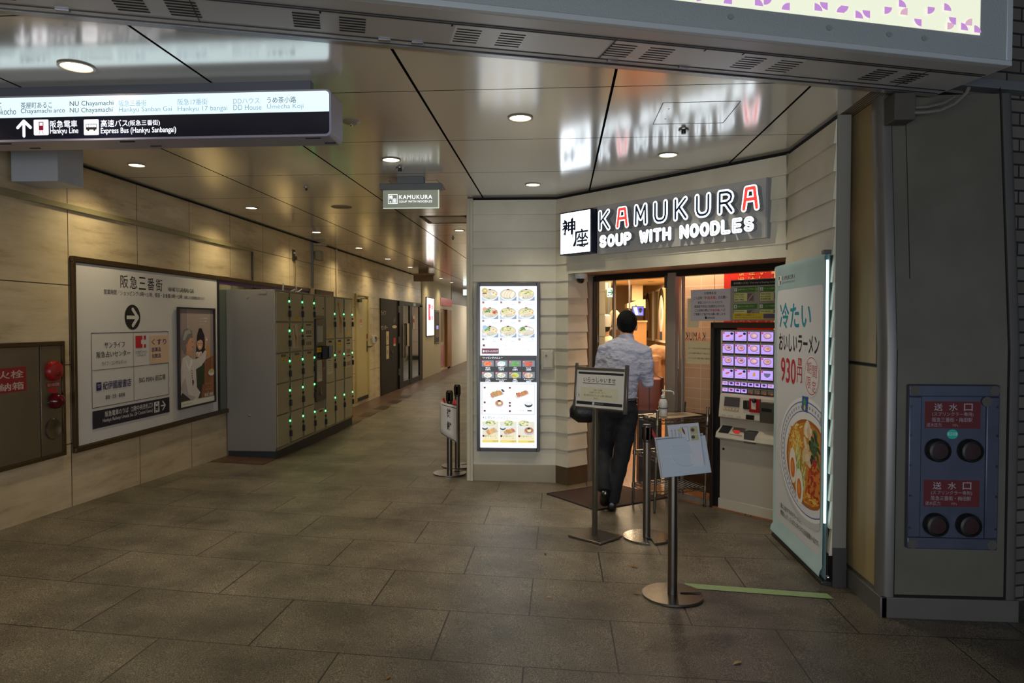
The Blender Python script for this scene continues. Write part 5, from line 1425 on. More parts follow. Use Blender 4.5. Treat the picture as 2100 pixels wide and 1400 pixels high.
def vb(x0, x1, z1, h, kind, small=False):
    mb = MB(M('button_bezel', (60, 56, 54), .4)); mb.box(x0 - .003, x1 + .003, -.006, .004, z1 - h - .016, z1 + .003); o = mb.build('button', t)
    a = Art(-.0065, .0001); w = x1 - x0
    if kind == 'off':
        a.rect(x0, z1 - h, x1, z1, P((120, 112, 100))); a.rect(x0 + .03, z1 - h, x0 + .045, z1 - h + .006, E((230, 40, 30), 1.0))
    else:
        a.rect(x0, z1 - h, x1, z1, VL)
        a.rect(x0 + .003, z1 - .012 if small else z1 - .018, x0 + (.010 if small else .02), z1 - .003, E((220, 60, 110), .9))
        cx, cz = x0 + w * .52, z1 - h * .42
        if kind == 'bowl':
            a.ell(cx, cz, w * .33, h * .33, E((120, 84, 130), .7)); a.ell(cx, cz + .001, w * .29, h * .27, E((226, 170, 190), .8)); a.ell(cx + .006, cz + .003, w * .14, h * .12, E(rng.choice([(200, 120, 120), (120, 110, 120), (240, 210, 210), (190, 150, 110)]), .8))
        elif kind == 'set':
            a.poly([(x0 + w * .18, cz - h * .12), (x0 + w * .3, cz - h * .22), (x0 + w * .8, cz - h * .02), (x0 + w * .7, cz + h * .1)], E((226, 190, 210), .8)); a.ell(cx - .006, cz - .004, w * .2, h * .1, E((206, 90, 80), .8), rot=.3); a.ell(x0 + w * .82, z1 - h * .2, w * .13, h * .14, E((40, 36, 80), .5))
        elif kind == 'beer': a.poly([(cx - .012, cz - .02), (cx + .016, cz - .018), (cx + .012, cz + .018), (cx - .004, cz + .012)], E((214, 160, 70), .8))
        elif kind == 'rice': a.ell(cx, cz + .012, w * .28, h * .45, E((110, 116, 150), .7), t0=PI, t1=2 * PI)
        elif kind == 'bit': a.ell(cx, cz, w * .28, h * .3, E(rng.choice([(160, 60, 90), (90, 60, 110), (60, 50, 100), (200, 150, 170)]), .7))
        if not small: a.text('ラーメン', x0 + .008, z1 - h + .012, x0 + w * .5, z1 - h + .02, E((190, 110, 140), .8)); a.text('950円', x0 + w * .66, z1 - h + .006, x1 - .006, z1 - h + .015, E((150, 60, 110), .8))
    a.build('button_face', o)
rowk = [['set', 'set', 'bowl', 'bowl', 'off'], ['bowl'] * 5, ['bowl'] * 5, ['set', 'set', 'beer', 'rice', 'bowl']]
for r in range(4):
    for c in range(5):
        x0 = .026 + c * .124; vb(x0, x0 + .110, 1.583 - r * .1085, .078, rowk[r][c])
for r in range(2):
    for c in range(10):
        x0 = .026 + c * .0622; vb(x0, x0 + .054, 1.147 - r * .058, .032, 'bit' if (r == 0 and c < 8) or c < 4 else 'off', True)
mb = MB(VM2)
mb.add([(.02, 0, 1.045), (.74, 0, 1.045), (.74, -.035, 1.03), (.02, -.035, 1.03), (.02, -.06, .835), (.74, -.06, .835), (.74, 0, .815), (.02, 0, .815)], [(0, 3, 2, 1), (3, 4, 5, 2), (4, 7, 6, 5), (0, 7, 4, 3), (1, 2, 5, 6)])
mb.build('control_panel', t, .008)
mb = MB(M('display_dark', (70, 66, 72), .15)); mb.add([(.075, -.042, 1.015), (.225, -.042, 1.015), (.225, -.056, .935), (.075, -.056, .935)], [(0, 3, 2, 1)]); mb.build('display', t)
mb = MB(GREYP)
for k in range(5): mb.mat(M('coin_button', (206, 180, 140), .4)).box(.07 + k * .031, .094 + k * .031, -.062, -.045, .905, .922)
mb.build('coin_button', t, .002)
mb = MB(DSTEEL); mb.box(.265, .315, -.062, -.03, .925, 1.0); mb.build('bill_slot', t, .004)
mb = MB(RED); mb.box(.325, .42, -.066, -.035, .905, 1.02); mb.mat(VM2).box(.345, .39, -.068, -.06, .93, 1.0); mb.mat(BLACK).ball((.375, -.07, 1.005), .02, n=12, m=8); mb.build('coin_inlet', t, .003)
mb = MB(BLACK); mb.box(.295, .37, -.066, -.05, .84, .88); mb.build('return_window', t, .003)
mb = MB(M('printer_dark', (70, 66, 58), .4)); mb.box(.435, .56, -.085, -.03, .83, 1.0); mb.mat(BLACK).box(.45, .545, -.088, -.08, .925, .955); mb.build('bill_printer', t, .01)
a = Art(-.064); a.text('千円札・五千円札・一万円札', .06, .848, .25, .858, INK); a.text('使用できます', .27, .893, .33, .90, P((70, 90, 140))); a.build('panel_text', t)
mb = MB(VM2); mb.add([(.01, -.075, .70), (.66, -.075, .70), (.66, -.09, .655), (.01, -.09, .655), (.01, 0, .62), (.66, 0, .62), (.66, 0, .75), (.01, 0, .75)], [(0, 3, 2, 1), (3, 4, 5, 2), (7, 0, 1, 6), (0, 7, 4, 3), (1, 2, 5, 6)]); mb.build('tray', t, .005)
mb = MB(BLACK); mb.add([(.03, -.001, .755), (.13, -.001, .755), (.135, -.078, .70), (.035, -.078, .70)], [(0, 3, 2, 1)]); mb.mat(STEEL).add([(.145, -.003, .75), (.265, -.003, .75), (.27, -.08, .695), (.15, -.08, .695)], [(0, 3, 2, 1)]); mb.build('ticket_outlet', t)
mb = MB(E((210, 60, 50), .5)); mb.box(.18, .235, -.075, -.055, .715, .735); mb.build('ticket_light', t)
mb = MB(M('cup_grey', (74, 72, 70), .5)); mb.box(.29, .39, -.085, -.005, .64, .74); mb.mat(BLACK).box(.30, .38, -.075, -.01, .74, .742); mb.build('change_cup', t, .012)
mb = MB(BLACK); mb.cyl((.04, 0, .545), (.04, -.006, .545), .010, n=12); mb.build('keyhole', t)

# --- tall fabric banner
t = thing('banner_stand', 'tall pale blue fabric banner stand with cold ramen bowl photo and 930 yen price', 'banner', (1.685, 5.58, -.165), -PI / 2)
BZ = .165
mb = MB(DSTEEL); mb.box(.0, 1.05, -.03, .05, .0, .03); mb.tube([(.02, .02, .02), (.02, .02, 2.1)], .010, 8); mb.tube([(1.02, .03, .02), (1.02, .03, 2.1)], .010, 8); mb.build('frame', t, .004)
mb = MB(CHROME); mb.ball((1.055, .01, .06), .014, n=12, m=8); mb.build('rail_end', t)
m, nt, b, tc = node_mat('banner_cloth')
S = sep(nt, tc.outputs['Object'])
nt.links.new(mixc(nt, noise(nt, tc.outputs['Object'], 3.5, 4), lin((150, 186, 190)), lin((186, 210, 212))), b.inputs['Base Color']); b.inputs['Roughness'].default_value = .6
mb = MB(m)
zs = [.035, .09, 2.02, 2.085]
for i, z in enumerate(zs): pass
mb.add([(x, y, z) for z, y in ((.03, -.018), (.055, -.04), (.09, -.034), (.11, -.02), (2.05, -.02), (2.075, -.028), (2.10, -.02), (2.105, .0)) for x in (0, 1.035)], [(2 * i, 2 * i + 1, 2 * i + 3, 2 * i + 2) for i in range(7)])
mb.add([(x, .004, z) for z in (.03, 2.105) for x in (0, 1.035)], [(0, 2, 3, 1)])
mb.build('cloth', t)
a = Art(-.0205, .0001)
BWH = M('banner_white', (214, 218, 222), .6)
def bx(*v): return v
wp = rr(.065, .115 + .05, 1.0, 1.765 + BZ - .02, .04)
a.poly(wp, BWH)
a.rect(.08, 1.785 + BZ, .155, 1.855 + BZ, P((230, 230, 226))); a.text('神', .085, 1.82 + BZ, .12, 1.852 + BZ, INK, .03); a.text('座', .112, 1.788 + BZ, .152, 1.82 + BZ, INK, .03)
a.layer()
for i, ch in enumerate('KAMUKURA'): a.text(ch, .17 + i * .038, 1.818 + BZ, .20 + i * .038, 1.848 + BZ, P((190, 60, 60)) if ch == 'A' else P((90, 96, 104)), .01)
a.end()
a.text('SOUP WITH NOODLES', .17, 1.792 + BZ, .46, 1.806 + BZ, P((110, 120, 128)))
a.text('冷たい', .13, 1.46 + BZ, .79, 1.645 + BZ, P((20, 140, 166)), .03)
a.text('おいしいラーメン', .12, 1.295 + BZ, .945, 1.42 + BZ, P((16, 16, 20)), .035)
a.text('930', .172, 1.065 + BZ, .50, 1.24 + BZ, P((190, 36, 36)), .03); a.text('円', .53, 1.085 + BZ, .63, 1.195 + BZ, P((190, 36, 36)), .01); a.rect(.55, 1.205 + BZ, .62, 1.255 + BZ, P((190, 36, 36))); a.text('税込', .56, 1.212 + BZ, .61, 1.248 + BZ, BWH, .01)
a.ell(.815, 1.148 + BZ, .142, .136, P((226, 226, 226)), 28); a.ring(.815, 1.148 + BZ, .132, .126, .006, P((180, 70, 80)), 32)
SR = P((180, 70, 80))
a.text('期', .73, 1.16 + BZ, .81, 1.24 + BZ, SR, 0); a.text('間', .825, 1.14 + BZ, .91, 1.22 + BZ, SR, 0); a.text('限', .725, 1.06 + BZ, .805, 1.14 + BZ, SR, 0); a.text('定', .825, 1.04 + BZ, .90, 1.12 + BZ, SR, 0)
# the bowl
cx, cz, R = .745, .585 + BZ, 1.0
def bclip(pts): return [(min(p[0], 1.0), p[1]) for p in pts]
def be(u, v, ru, rv, rgb, n=40, rot=0):
    pts = []
    for i in range(n):
        t_ = 2 * PI * i / n; p_, q_ = ru * math.cos(t_), rv * math.sin(t_)
        pts.append((min(u + p_ * math.cos(rot) - q_ * math.sin(rot), .998), v + p_ * math.sin(rot) + q_ * math.cos(rot)))
    a.poly(pts, P(rgb))
be(cx + .01, cz - .03, .60, .425, (196, 200, 204)); be(cx, cz, .585, .41, (238, 238, 240)); be(cx, cz, .555, .385, (60, 106, 180)); be(cx, cz, .545, .377, (226, 228, 234)); be(cx, cz - .004, .475, .325, (60, 106, 180)); be(cx, cz - .004, .465, .318, (236, 238, 240))
a.layer()
for i in range(34):
    t_ = PI * (.30 + .034 * i); a.ell(min(cx + .505 * math.cos(t_), .985), cz + .347 * math.sin(t_), .012, .012, P((150, 150, 170)), 8)
a.end()
be(cx + .02, cz - .03, .435, .295, (176, 98, 30)); be(cx + .02, cz - .03, .405, .272, (206, 138, 44))
def bits(n, u0, u1, v0, v1, cols, ru, rv, rot=None, sk=0.0):
    a.layer()
    for i in range(n):
        v = rng.uniform(v0, v1); u = rng.uniform(u0, u1) + sk * (v - v0)
        c_ = rng.choice(cols); r_ = rng.uniform(-1.2, 1.2) if rot is None else rot + rng.uniform(-.35, .35)
        pts = []
        for k in range(10):
            th = 2 * PI * k / 10; p_, q_ = ru * math.cos(th), rv * math.sin(th)
            pts.append((min(u + p_ * math.cos(r_) - q_ * math.sin(r_), .997), v + p_ * math.sin(r_) + q_ * math.cos(r_)))
        a.put(pts, [tuple(range(10))], P(c_))
    a.end()
bits(70, .38, .66, cz - .02, cz + .20, [(222, 164, 60), (236, 196, 92), (202, 130, 40), (244, 214, 130)], .035, .007)
bits(60, .45, .62, cz - .02, cz + .14, [(236, 206, 96), (246, 226, 140), (226, 184, 70)], .03, .006, 1.2)
bits(44, .80, .97, cz + .00, cz + .20, [(40, 70, 48), (56, 96, 60), (28, 52, 38), (84, 124, 80)], .035, .015, -.6)
bits(60, .55, .72, cz - .24, cz + .02, [(150, 190, 90), (190, 214, 130), (214, 228, 170), (110, 160, 66)], .05, .006, 1.3)
bits(80, .74, .985, cz - .27, cz + .03, [(176, 50, 24), (204, 84, 40), (176, 50, 30), (222, 128, 60), (196, 70, 40)], .030, .011)
bits(20, .70, .82, cz - .02, cz + .24, [(232, 212, 176), (222, 196, 150), (244, 230, 204)], .045, .026)
bits(26, .66, .96, cz - .30, cz - .23, [(222, 164, 60), (236, 196, 92)], .035, .006, .2)
for u, v, r_ in ((.47, cz - .10, .12), (.61, cz - .22, .10)):
    be(u, v, .075, .125, (240, 236, 226), 24, r_); be(u - .002, v - .015, .046, .072, (214, 118, 34), 20, r_); be(u - .006, v - .01, .026, .04, (230, 150, 60), 14, r_)
a.poly([(.645, .905 + BZ), (.755, .895 + BZ), (.765, 1.005 + BZ), (.65, 1.0 + BZ)], P((40, 84, 170))); a.ell(.70, .965 + BZ, .03, .022, P((70, 150, 80)), 12); a.ell(.70, .925 + BZ, .02, .02, P((220, 200, 70)), 10)
a.text('夏にはおすすめのラーメン。', .205, .115 + BZ, .66, .15 + BZ, P((50, 48, 50)), .01); a.text('野菜たっぷり、さっぱりと食べられる当店自慢の一品です。', .205, .062 + BZ, .99, .10 + BZ, P((50, 48, 50)), .01)
a.build('printed_picture', t)
mb = MB(E((206, 244, 255), 2.6)); mb.tube([(1.046, -.012, .40), (1.046, -.012, 2.06)], .008, 8); mb.build('light_tube', t)
mb = MB(DSTEEL); mb.box(.985, 1.035, -.03, .04, 2.10, 2.125); mb.build('clip', t, .003)

# --- floor mat
t = None
mb = MB(M('mat_brown', (64, 44, 38), .9, bump=.6, bscale=220, var=.2, vscale=30))
p0, ux, uy = V((-.119, 6.721)), V((.438, -.565)), V((.727, .56))
n1, n2 = 4, 6
def matz(x, y): return FZ(x, y) + .008
pts = [p0 + ux * (i / n1) + uy * (j / n2) for j in range(n2 + 1) for i in range(n1 + 1)]
mb.add([(p.x, p.y, matz(p.x, p.y)) for p in pts], [(j * 5 + i, j * 5 + i + 1, (j + 1) * 5 + i + 1, (j + 1) * 5 + i) for j in range(n2) for i in range(n1)])
per = [p0, p0 + ux, p0 + ux + uy, p0 + uy]
mb.mat(M('mat_edge', (30, 24, 22), .7))
for i in range(4):
    A, B_ = per[i], per[(i + 1) % 4]; mb.tube([(A.x, A.y, matz(A.x, A.y) - .003), (B_.x, B_.y, matz(B_.x, B_.y) - .003)], .007, 6)
tag(mb.build('floor_mat'), 'dark brown entrance mat lying askew on the paving', 'mat')

# --- stanchions
def slot_disc(r, z0, z1, ang, w=.038, r0=.055):
    mb = MB(M('base_steel', (150, 146, 142), .22, 1.0, bump=.05, bscale=200))
    poly = []
    h = math.asin(w / 2 / r)
    for i in range(49):
        a_ = ang + h + (2 * PI - 2 * h) * i / 48
        poly.append((r * math.cos(a_), r * math.sin(a_)))
    d_, q = V((math.cos(ang), math.sin(ang))), V((-math.sin(ang), math.cos(ang)))
    poly += [tuple(d_ * r0 - q * w / 2), tuple(d_ * (r0 - .012)), tuple(d_ * r0 + q * w / 2)]
    mb.slab(poly, z0, z1)
    return mb
def stanchion(x, y, label, h, ang, head=True, tilt=(0, 0), r=.18):
    t = thing('belt_stanchion', label, 'stanchion', (x, y, FZ(x, y)), 0, 'steel belt stanchions')
    slot_disc(r, .004, .018, ang).build('base', t, .004)
    mb = MB(M('pole_steel', (120, 112, 104), .3, 1.0)); mb.tube([(0, 0, .016), (tilt[0], tilt[1], h - (.13 if head else 0))], .029, 20); mb.build('pole', t)
    if head:
        mb = MB(M('head_steel', (104, 100, 100), .25, 1.0)); a_, b_ = h - .135, h
        k = a_ / (h - .13)
        mb.T = Matrix.Translation((tilt[0], tilt[1], 0)); mb.lathe([(0, a_), (.033, a_), (.034, a_ + .01), (.034, b_ - .012), (.030, b_), (0, b_)], 24)
        for q in range(4): mb.box(-.012 if q % 2 else -.037, .012 if q % 2 else .037, -.037 if q % 2 else -.012, .037 if q % 2 else .012, a_ + .02, b_ - .02)
        mb.build('belt_head', t, .002)
    return t
stanchion(.679, 4.24, 'nearest belt stanchion, steel post carrying the clear plastic document case', .80, .03, False)
ts = stanchion(.666, 5.397, 'steel belt stanchion with red belt end between sign stand and nearest stanchion', .875, -PI / 2 + .12)
mb = MB(RED); mb.add([(.036, -.012, .845), (.036, .012, .835), (.15, -.02, .66), (.115, -.04, .66), (.036, -.012, .80), (.036, .012, .79)], [(0, 3, 4), (0, 1, 2, 3), (1, 5, 2), (3, 2, 5, 4)]); mb.build('belt', ts)
s1_ = stanchion(-1.19, 7.52, 'front one of two belt stanchions by the white corner post, holding a curled paper sign', .91, .6)
s2_ = stanchion(-1.17, 7.96, 'rear one of two belt stanchions by the white corner post, half hidden behind the other', .945, .6)
mb = MB(M('belt_red', (206, 26, 26), .5)); mb.add([(-.07, -.05, .82), (-.05, -.05, .84), (.0, -.06, .66), (.02, -.05, .62), (.085, -.045, .80), (.06, -.045, .83), (.075, -.06, .65), (.05, -.06, .62)], [(0, 3, 2, 1), (3, 7, 2), (7, 6, 4, 5), (2, 7, 5)]); mb.build('belt', s1_)
# curled paper sign hung from it
t = thing('paper_sign', 'curled white paper sign with black characters hanging from the front corner-post stanchion', 'sign', (-1.185, 7.40, .21)); t.scale = (.86, .9, .9)
PSH = M('paper_white', (206, 200, 192), .6)
mb = MB(PSH); pts = []
n = 10
def curl(u, v):
    th = -2.6 + 2.35 * u
    r = .085
    return (-.005 + r * math.cos(th) * 1.0 + .05 * u - .02, r * math.sin(th) * .8 + .02, .09 + v * .42 + (-.06 * u if v > .5 else .05 - .13 * u))
rows = [[curl(i / n, j / 6) for i in range(n + 1)] for j in range(7)]
mb.add([p for r_ in rows for p in r_], [(j * (n + 1) + i, j * (n + 1) + i + 1, (j + 1) * (n + 1) + i + 1, (j + 1) * (n + 1) + i) for j in range(6) for i in range(n)])
o = mb.build('sheet', t); so = o.modifiers.new('thickness', 'SOLIDIFY'); so.thickness = .002; so.offset = 1
mb = MB(P((18, 16, 16)))
vs, fs = text_tris('後', .03, 1); vs2, fs2 = text_tris('継', .03, 1)
for vs_, fs_, v0 in ((vs, fs, .62), (vs2, fs2, .22)):
    ax = min(p[0] for p in vs_); bx_ = max(p[0] for p in vs_); az = min(p[1] for p in vs_); bz = max(p[1] for p in vs_)
    out = []
    for p in vs_:
        q = curl(.42 + .22 * (p[0] - ax) / (bx_ - ax), v0 + .26 * (p[1] - az) / (bz - az)); out.append((q[0] * 1.0 + .000, q[1] - .005, q[2]))
    mb.add(out, fs_)
for v in (.94, .03):
    top = [curl(.12 + .86 * i / n, v) for i in range(n + 1)]; bot = [curl(.12 + .86 * i / n, v - .018) for i in range(n + 1)]
    mb.add([(p[0], p[1] - .004, p[2]) for p in top + bot], [(n + 1 + i, n + 2 + i, i + 1, i) for i in range(n)])
mb.build('lettering', t)

# --- welcome sign on its own stand
x, y = .27, 5.36
t = thing('welcome_sign_stand', 'framed welcome sign on a grey post with square steel base before the entrance', 'sign stand', (x, y, FZ(x, y)))
mb = MB(M('plate_steel', (136, 128, 122), .3, .9)); mb.slab([(-.205, -.01), (.03, -.195), (.21, .0), (-.03, .20)], .004, .02); mb.build('base', t, .004)
mb = MB(M('stand_post', (104, 98, 86), .35, .7)); mb.T = Matrix.Rotation(.75, 4, 'Z'); mb.box(-.016, .016, -.016, .016, .018, .99); mb.build('post', t, .004)
bd = MB(M('stand_frame', (112, 110, 106), .3, .8)); w2, h2 = .225, .158
for b_ in ((-w2 - .006, -w2 + .012, -h2 - .02, h2 + .03), (w2 - .014, w2 + .012, -h2 - .02, h2 + .03), (-w2 + .012, w2 - .014, h2 - .022, h2), (-w2 + .012, w2 - .014, -h2, -h2 + .012)): bd.box(b_[0], b_[1], -.012, .012, b_[2], b_[3])
bd.mat(BLACK).box(-w2, w2, .004, .012, -h2, h2)
bo = bd.build('frame', t, .003); bo.location = (.308 - x, 0, 1.001 - FZ(x, y)); bo.rotation_euler = (-.081, .002, -.615)
mb = MB(M('sign_paper', (200, 196, 188), .55)); mb.box(-w2 + .012, w2 - .014, -.006, .004, -h2 + .012, h2 - .022); mb.build('sheet', bo)
a = Art(-.0065)
a.rect(-.20, .105, .20, .122, INK); a.text('いらっしゃいませ', -.15, .045, .135, .082, INK, .01); a.rect(-.155, .034, .135, .038, INK)
a.rect(-.17, -.09, .16, .005, P((196, 192, 164))); a.text('11時～22時', -.06, -.022, .02, -.006, P((90, 84, 76))); a.text('(22時ラストオーダー)', -.09, -.042, .05, -.026, P((90, 84, 76))); a.text('飲み物注文はアルコール類の提供出来', -.14, -.064, .11, -.047, P((90, 84, 76))); a.text('ません。', -.05, -.084, -.0, -.069, P((90, 84, 76)))
a.line([(-.19, -.05), (-.182, -.06), (-.188, -.072)], .004, INK)
a.rect(-.205, -.128, .20, -.104, INK); a.rect(-.06, -.126, -.042, -.106, P((200, 196, 188))); a.text('KAMUKURA', -.035, -.121, .04, -.111, P((150, 146, 140)))
a.build('printed_text', bo)

# --- plastic document case with menus hung on the nearest stanchion
t = thing('document_case', 'translucent plastic document case tied crookedly to the nearest stanchion', 'case', (.724, 4.185, .712)); t.rotation_euler = (-.262, -.051, .309)
m = bpy.data.materials.new('frosted_plastic'); m.use_nodes = True; b = m.node_tree.nodes['Principled BSDF']
b.inputs['Base Color'].default_value = lin((214, 222, 230)) + (1,); b.inputs['Roughness'].default_value = .22; b.inputs['Alpha'].default_value = .84; b.inputs['Coat Weight'].default_value = .3
mb = MB(m); mb.box(-.157, .157, -.022, -.020, -.110, .110); mb.box(-.157, .157, .003, .005, -.110, .125); mb.box(-.157, -.155, -.022, .005, -.11, .11); mb.box(.155, .157, -.022, .005, -.11, .11); mb.box(-.157, .157, -.022, .005, -.11, -.108); mb.build('case_body', t)
mb = MB(m); mb.add([(-.154, -.0235, .108), (.154, -.0235, .108), (.154, -.026, .012), (.12, -.028, .008), (-.12, -.028, .008), (-.154, -.026, .012)], [(0, 5, 4, 3, 2, 1)]); mb.box(-.07, .07, -.028, -.024, .055, .062); mb.build('flap', t)
mb = MB(m)
mb.tube([(-.05 + .09 * math.cos(PI + PI * i / 10) + .06, -.0245, .01 + .07 * math.sin(PI + PI * i / 10)) for i in range(11)], .002, 6); mb.build('pocket_edge', t)
t = thing('folded_menu', 'menu sheet with small food photos sticking out of the plastic document case', 'menu', (.735, 4.205, .85)); t.rotation_euler = (-.216, -.096, .02)
mb = MB(M('menu_paper', (190, 192, 196), .4)); mb.box(-.092, .092, -.001, .001, -.20, .052); mb.build('sheet', t)
a = Art(-.0015)
for k in range(3): a.text('おすすめ', -.075 + k * .02, -.03 + .0, -.066 + k * .02, .03, P((110, 106, 106)))
a.frame(-.018, -.05, .026, .034, .0015, INK); a.ell(-.002, .01, .006, .022, P((120, 60, 50)), 12, .3); a.poly([(-.03, .025), (-.016, .03), (-.014, .012), (-.028, .01)], P((196, 186, 60)))
a.rect(.038, -.012, .082, .032, P((170, 164, 120))); a.ell(.052, .012, .012, .012, P((120, 70, 70)), 12); a.ell(.052, .012, .006, .006, P((40, 34, 36)), 10); a.rect(.038, -.05, .082, -.016, P((170, 164, 120))); a.ell(.050, -.03, .011, .01, P((60, 54, 60)), 12)
a.rect(-.07, -.05, -.02, -.035, P((30, 26, 30)))
a.build('printed_page', t)

# --- green tape on the paving
mb = MB(M('green_tape', (150, 176, 124), .5, var=.15, vscale=20))
A_, B_ = V((.80, 4.42)), V((1.65, 4.345)); n = 8
for i in range(n):
    p, q = A_.lerp(B_, i / n), A_.lerp(B_, (i + 1) / n)
    mb.quad((p.x, p.y - .042, FZ(p.x, p.y) + .003), (q.x, q.y - .042, FZ(q.x, q.y) + .003), (q.x - (.012 if i == n - 1 else 0), q.y + .042, FZ(q.x, q.y) + .003), (p.x - .012, p.y + .042, FZ(p.x, p.y) + .003))
tag(mb.build('floor_tape'), 'strip of pale green tape stuck on the paving before the pillar', 'tape')

# --- wire rack, its paper and the sanitizer bottle
t = thing('wire_rack', 'chrome wire shelf rack holding a sanitizer bottle beside the entrance', 'rack', (.668, 6.422, -.155), math.atan2(6.135 - 6.422, .824 - .668)); t.rotation_euler = (0, .042, t.rotation_euler.z)
RW, RD = .327, .545      # short side runs along local x, long side along local y
WIRE = M('chrome_wire', (150, 142, 130), .2, 1.0)
for (px, py) in ((0, 0), (RW, 0), (RW, RD), (0, RD)):
    mb = MB(WIRE); mb.tube([(px, py, .04), (px, py, .915)], .0125, 12); mb.tube([(px, py, .905), (px, py, .92)], .015, 10); mb.mat(BLACK).tube([(px, py, .0), (px, py, .012), (px, py, .045)], [.012, .012, .006], 10); mb.build('post', t)
for z in (.20, .50, .825):
    mb = MB(WIRE)
    ed = ((0, 0, RW, 0), (RW, 0, RW, RD), (RW, RD, 0, RD), (0, RD, 0, 0))
    for x0, y0, x1, y1 in ed:
        for zz in (z, z - .03): mb.tube([(x0, y0, zz), (x1, y1, zz)], .0045, 6)
        n = 8 if abs(x1 - x0) > .1 else 14
        mb.tube([(x0 + (x1 - x0) * i / n, y0 + (y1 - y0) * i / n, z - (.03 if i % 2 else 0)) for i in range(n + 1)], .003, 5)
    for k in range(1, 14): mb.tube([(0, RD * k / 14, z), (RW, RD * k / 14, z)], .0022, 5)
    for px, py in ((0, 0), (RW, 0), (RW, RD), (0, RD)): mb.tube([(px, py, z - .035), (px, py, z + .008)], [.018, .016], 10)
    mb.build('wire_shelf', t)
def rack(px, py, pz):
    M_ = Matrix.Translation(t.location) @ t.rotation_euler.to_matrix().to_4x4()
    return M_ @ V((px, py, pz))
rz_ = t.rotation_euler.z
p = rack(.06, .03, .833)
o = thing('paper_sheet', 'printed paper sheet covering the top shelf of the wire rack', 'paper', tuple(p), rz_); o.rotation_euler = (0, .042, rz_)
mb = MB(M('rack_paper', (190, 170, 140), .6)); n = 8
mb.add([(x_ * .23, y_ / n * .50, .004 + .004 * math.sin(5 * y_ / n + 3 * x_)) for y_ in range(n + 1) for x_ in (0, .5, 1)], [(j * 3 + i, j * 3 + i + 1, (j + 1) * 3 + i + 1, (j + 1) * 3 + i) for j in range(n) for i in range(2)]); mb.build('sheet', o)
mb = MB(INK)
for k in range(4): mb.box(.05 + .03 * k, .06 + .03 * k, .12, .40, .0085, .0088)
mb.build('printed_text', o)
p = rack(.225, .135, .8425)
o = thing('sanitizer_bottle', 'white pump sanitizer bottle with black cord on the wire rack', 'bottle', tuple(p))
BT = M('bottle_white', (206, 202, 192), .35)
mb = MB(BT); mb.lathe([(0, 0), (.036, 0), (.039, .006), (.039, .07), (.036, .076), (.039, .082), (.038, .125), (.028, .150), (.016, .158), (.016, .165), (0, .165)], 24); mb.build('body', o)
mb = MB(WHITEP); mb.lathe([(0, .16), (.019, .16), (.019, .185), (.008, .19), (.006, .215), (.013, .218), (.013, .232), (0, .234)], 18); mb.tube([(0, 0, .226), (.06, -.01, .224), (.085, -.015, .218), (.092, -.016, .195)], .006, 8); mb.build('pump', o)
mb = MB(BLACK); mb.tube([(.041 * math.cos(i * PI / 12), .041 * math.sin(i * PI / 12), .078 + .004 * math.sin(i * PI / 12)) for i in range(25)], .0035, 6); mb.tube([(.02 * math.cos(i * PI / 8), .02 * math.sin(i * PI / 8), .16) for i in range(17)], .003, 5); mb.tube([(-.04, .0, .078), (-.08, .05, .01), (-.12, .08, .005)], .003, 5); mb.build('cord', o)
mb = MB(RED); mb.add([(.0395 * math.cos(a_), .0395 * math.sin(a_), z_) for a_ in (-.5, -.2, .1) for z_ in (.01, .06)], [(0, 2, 3, 1), (2, 4, 5, 3)]); mb.build('label', o)

# --- cable and junction box over the pillar
t = thing('junction_box', 'grimy junction box with drooping cable at the top of the pillar', 'junction box', (1.90, 4.06, 2.62))
GB = M('grimy_box', (70, 66, 58), .7, var=.25, vscale=9)
mb = MB(GB); mb.box(-.06, .055, -.02, .10, -.0, .15); mb.build('box', t, .006)
mb = MB(M('cable_grey', (96, 92, 88), .6)); mb.tube([(.05, -.01, .04), (.10, -.03, .035), (.17, -.04, .04), (.24, -.05, .07), (.29, -.07, .12), (.30, -.08, .15)], .011, 8); mb.tube([(.05, .0, .07), (.12, -.01, .07), (.2, -.02, .085), (.26, -.02, .12)], .009, 8); mb.build('cable', t)
t = thing('cable_tray', 'pale metal cable tray running along the brick wall behind the pillar', 'cable tray', (2.7, 4.34, 2.83), RS)
mb = MB(M('tray_metal', (130, 132, 134), .45, .4)); mb.box(-.72, 2.5, -.07, .01, 0, .05); mb.build('tray', t, .003); mb = MB(DSTEEL); mb.box(.12, 2.5, -.22, .0, -.12, -.09); mb.build('bracket', t)

# --- hydrant inlet plate on the pillar
t = thing('hydrant_inlet_panel', 'blueish steel inlet panel with two red signs and four red caps on the pillar', 'panel', (1.945, 4.07, .235))
IP = M('inlet_steel', (82, 87, 104), .38, .55, var=.25, vscale=7)
mb = MB(IP); mb.box(0, .485, -.012, .012, 0, .92)
for b_ in ((.0, .07, .065, .855), (.415, .485, .065, .855), (0, .485, .855, .92), (0, .485, 0, .065)): mb.box(b_[0], b_[1], -.024, -.01, b_[2], b_[3])
mb.build('plate', t, .006)
mb = MB(M('corner_rust', (78, 74, 70), .7)); [mb.cyl((x_, -.0235, z_), (x_, -.0255, z_), .028, n=9) for x_, z_ in ((.03, .89), (.455, .89), (.455, .03), (.03, .03), (.415, .83))]; mb.pieces('stain', t)
mb = MB(DSTEEL); [mb.cyl((x_, -.024, z_), (x_, -.028, z_), .007, n=8) for x_ in (.012, .473) for z_ in (.12, .30, .47, .64, .80)]; mb.pieces('bolt', t)
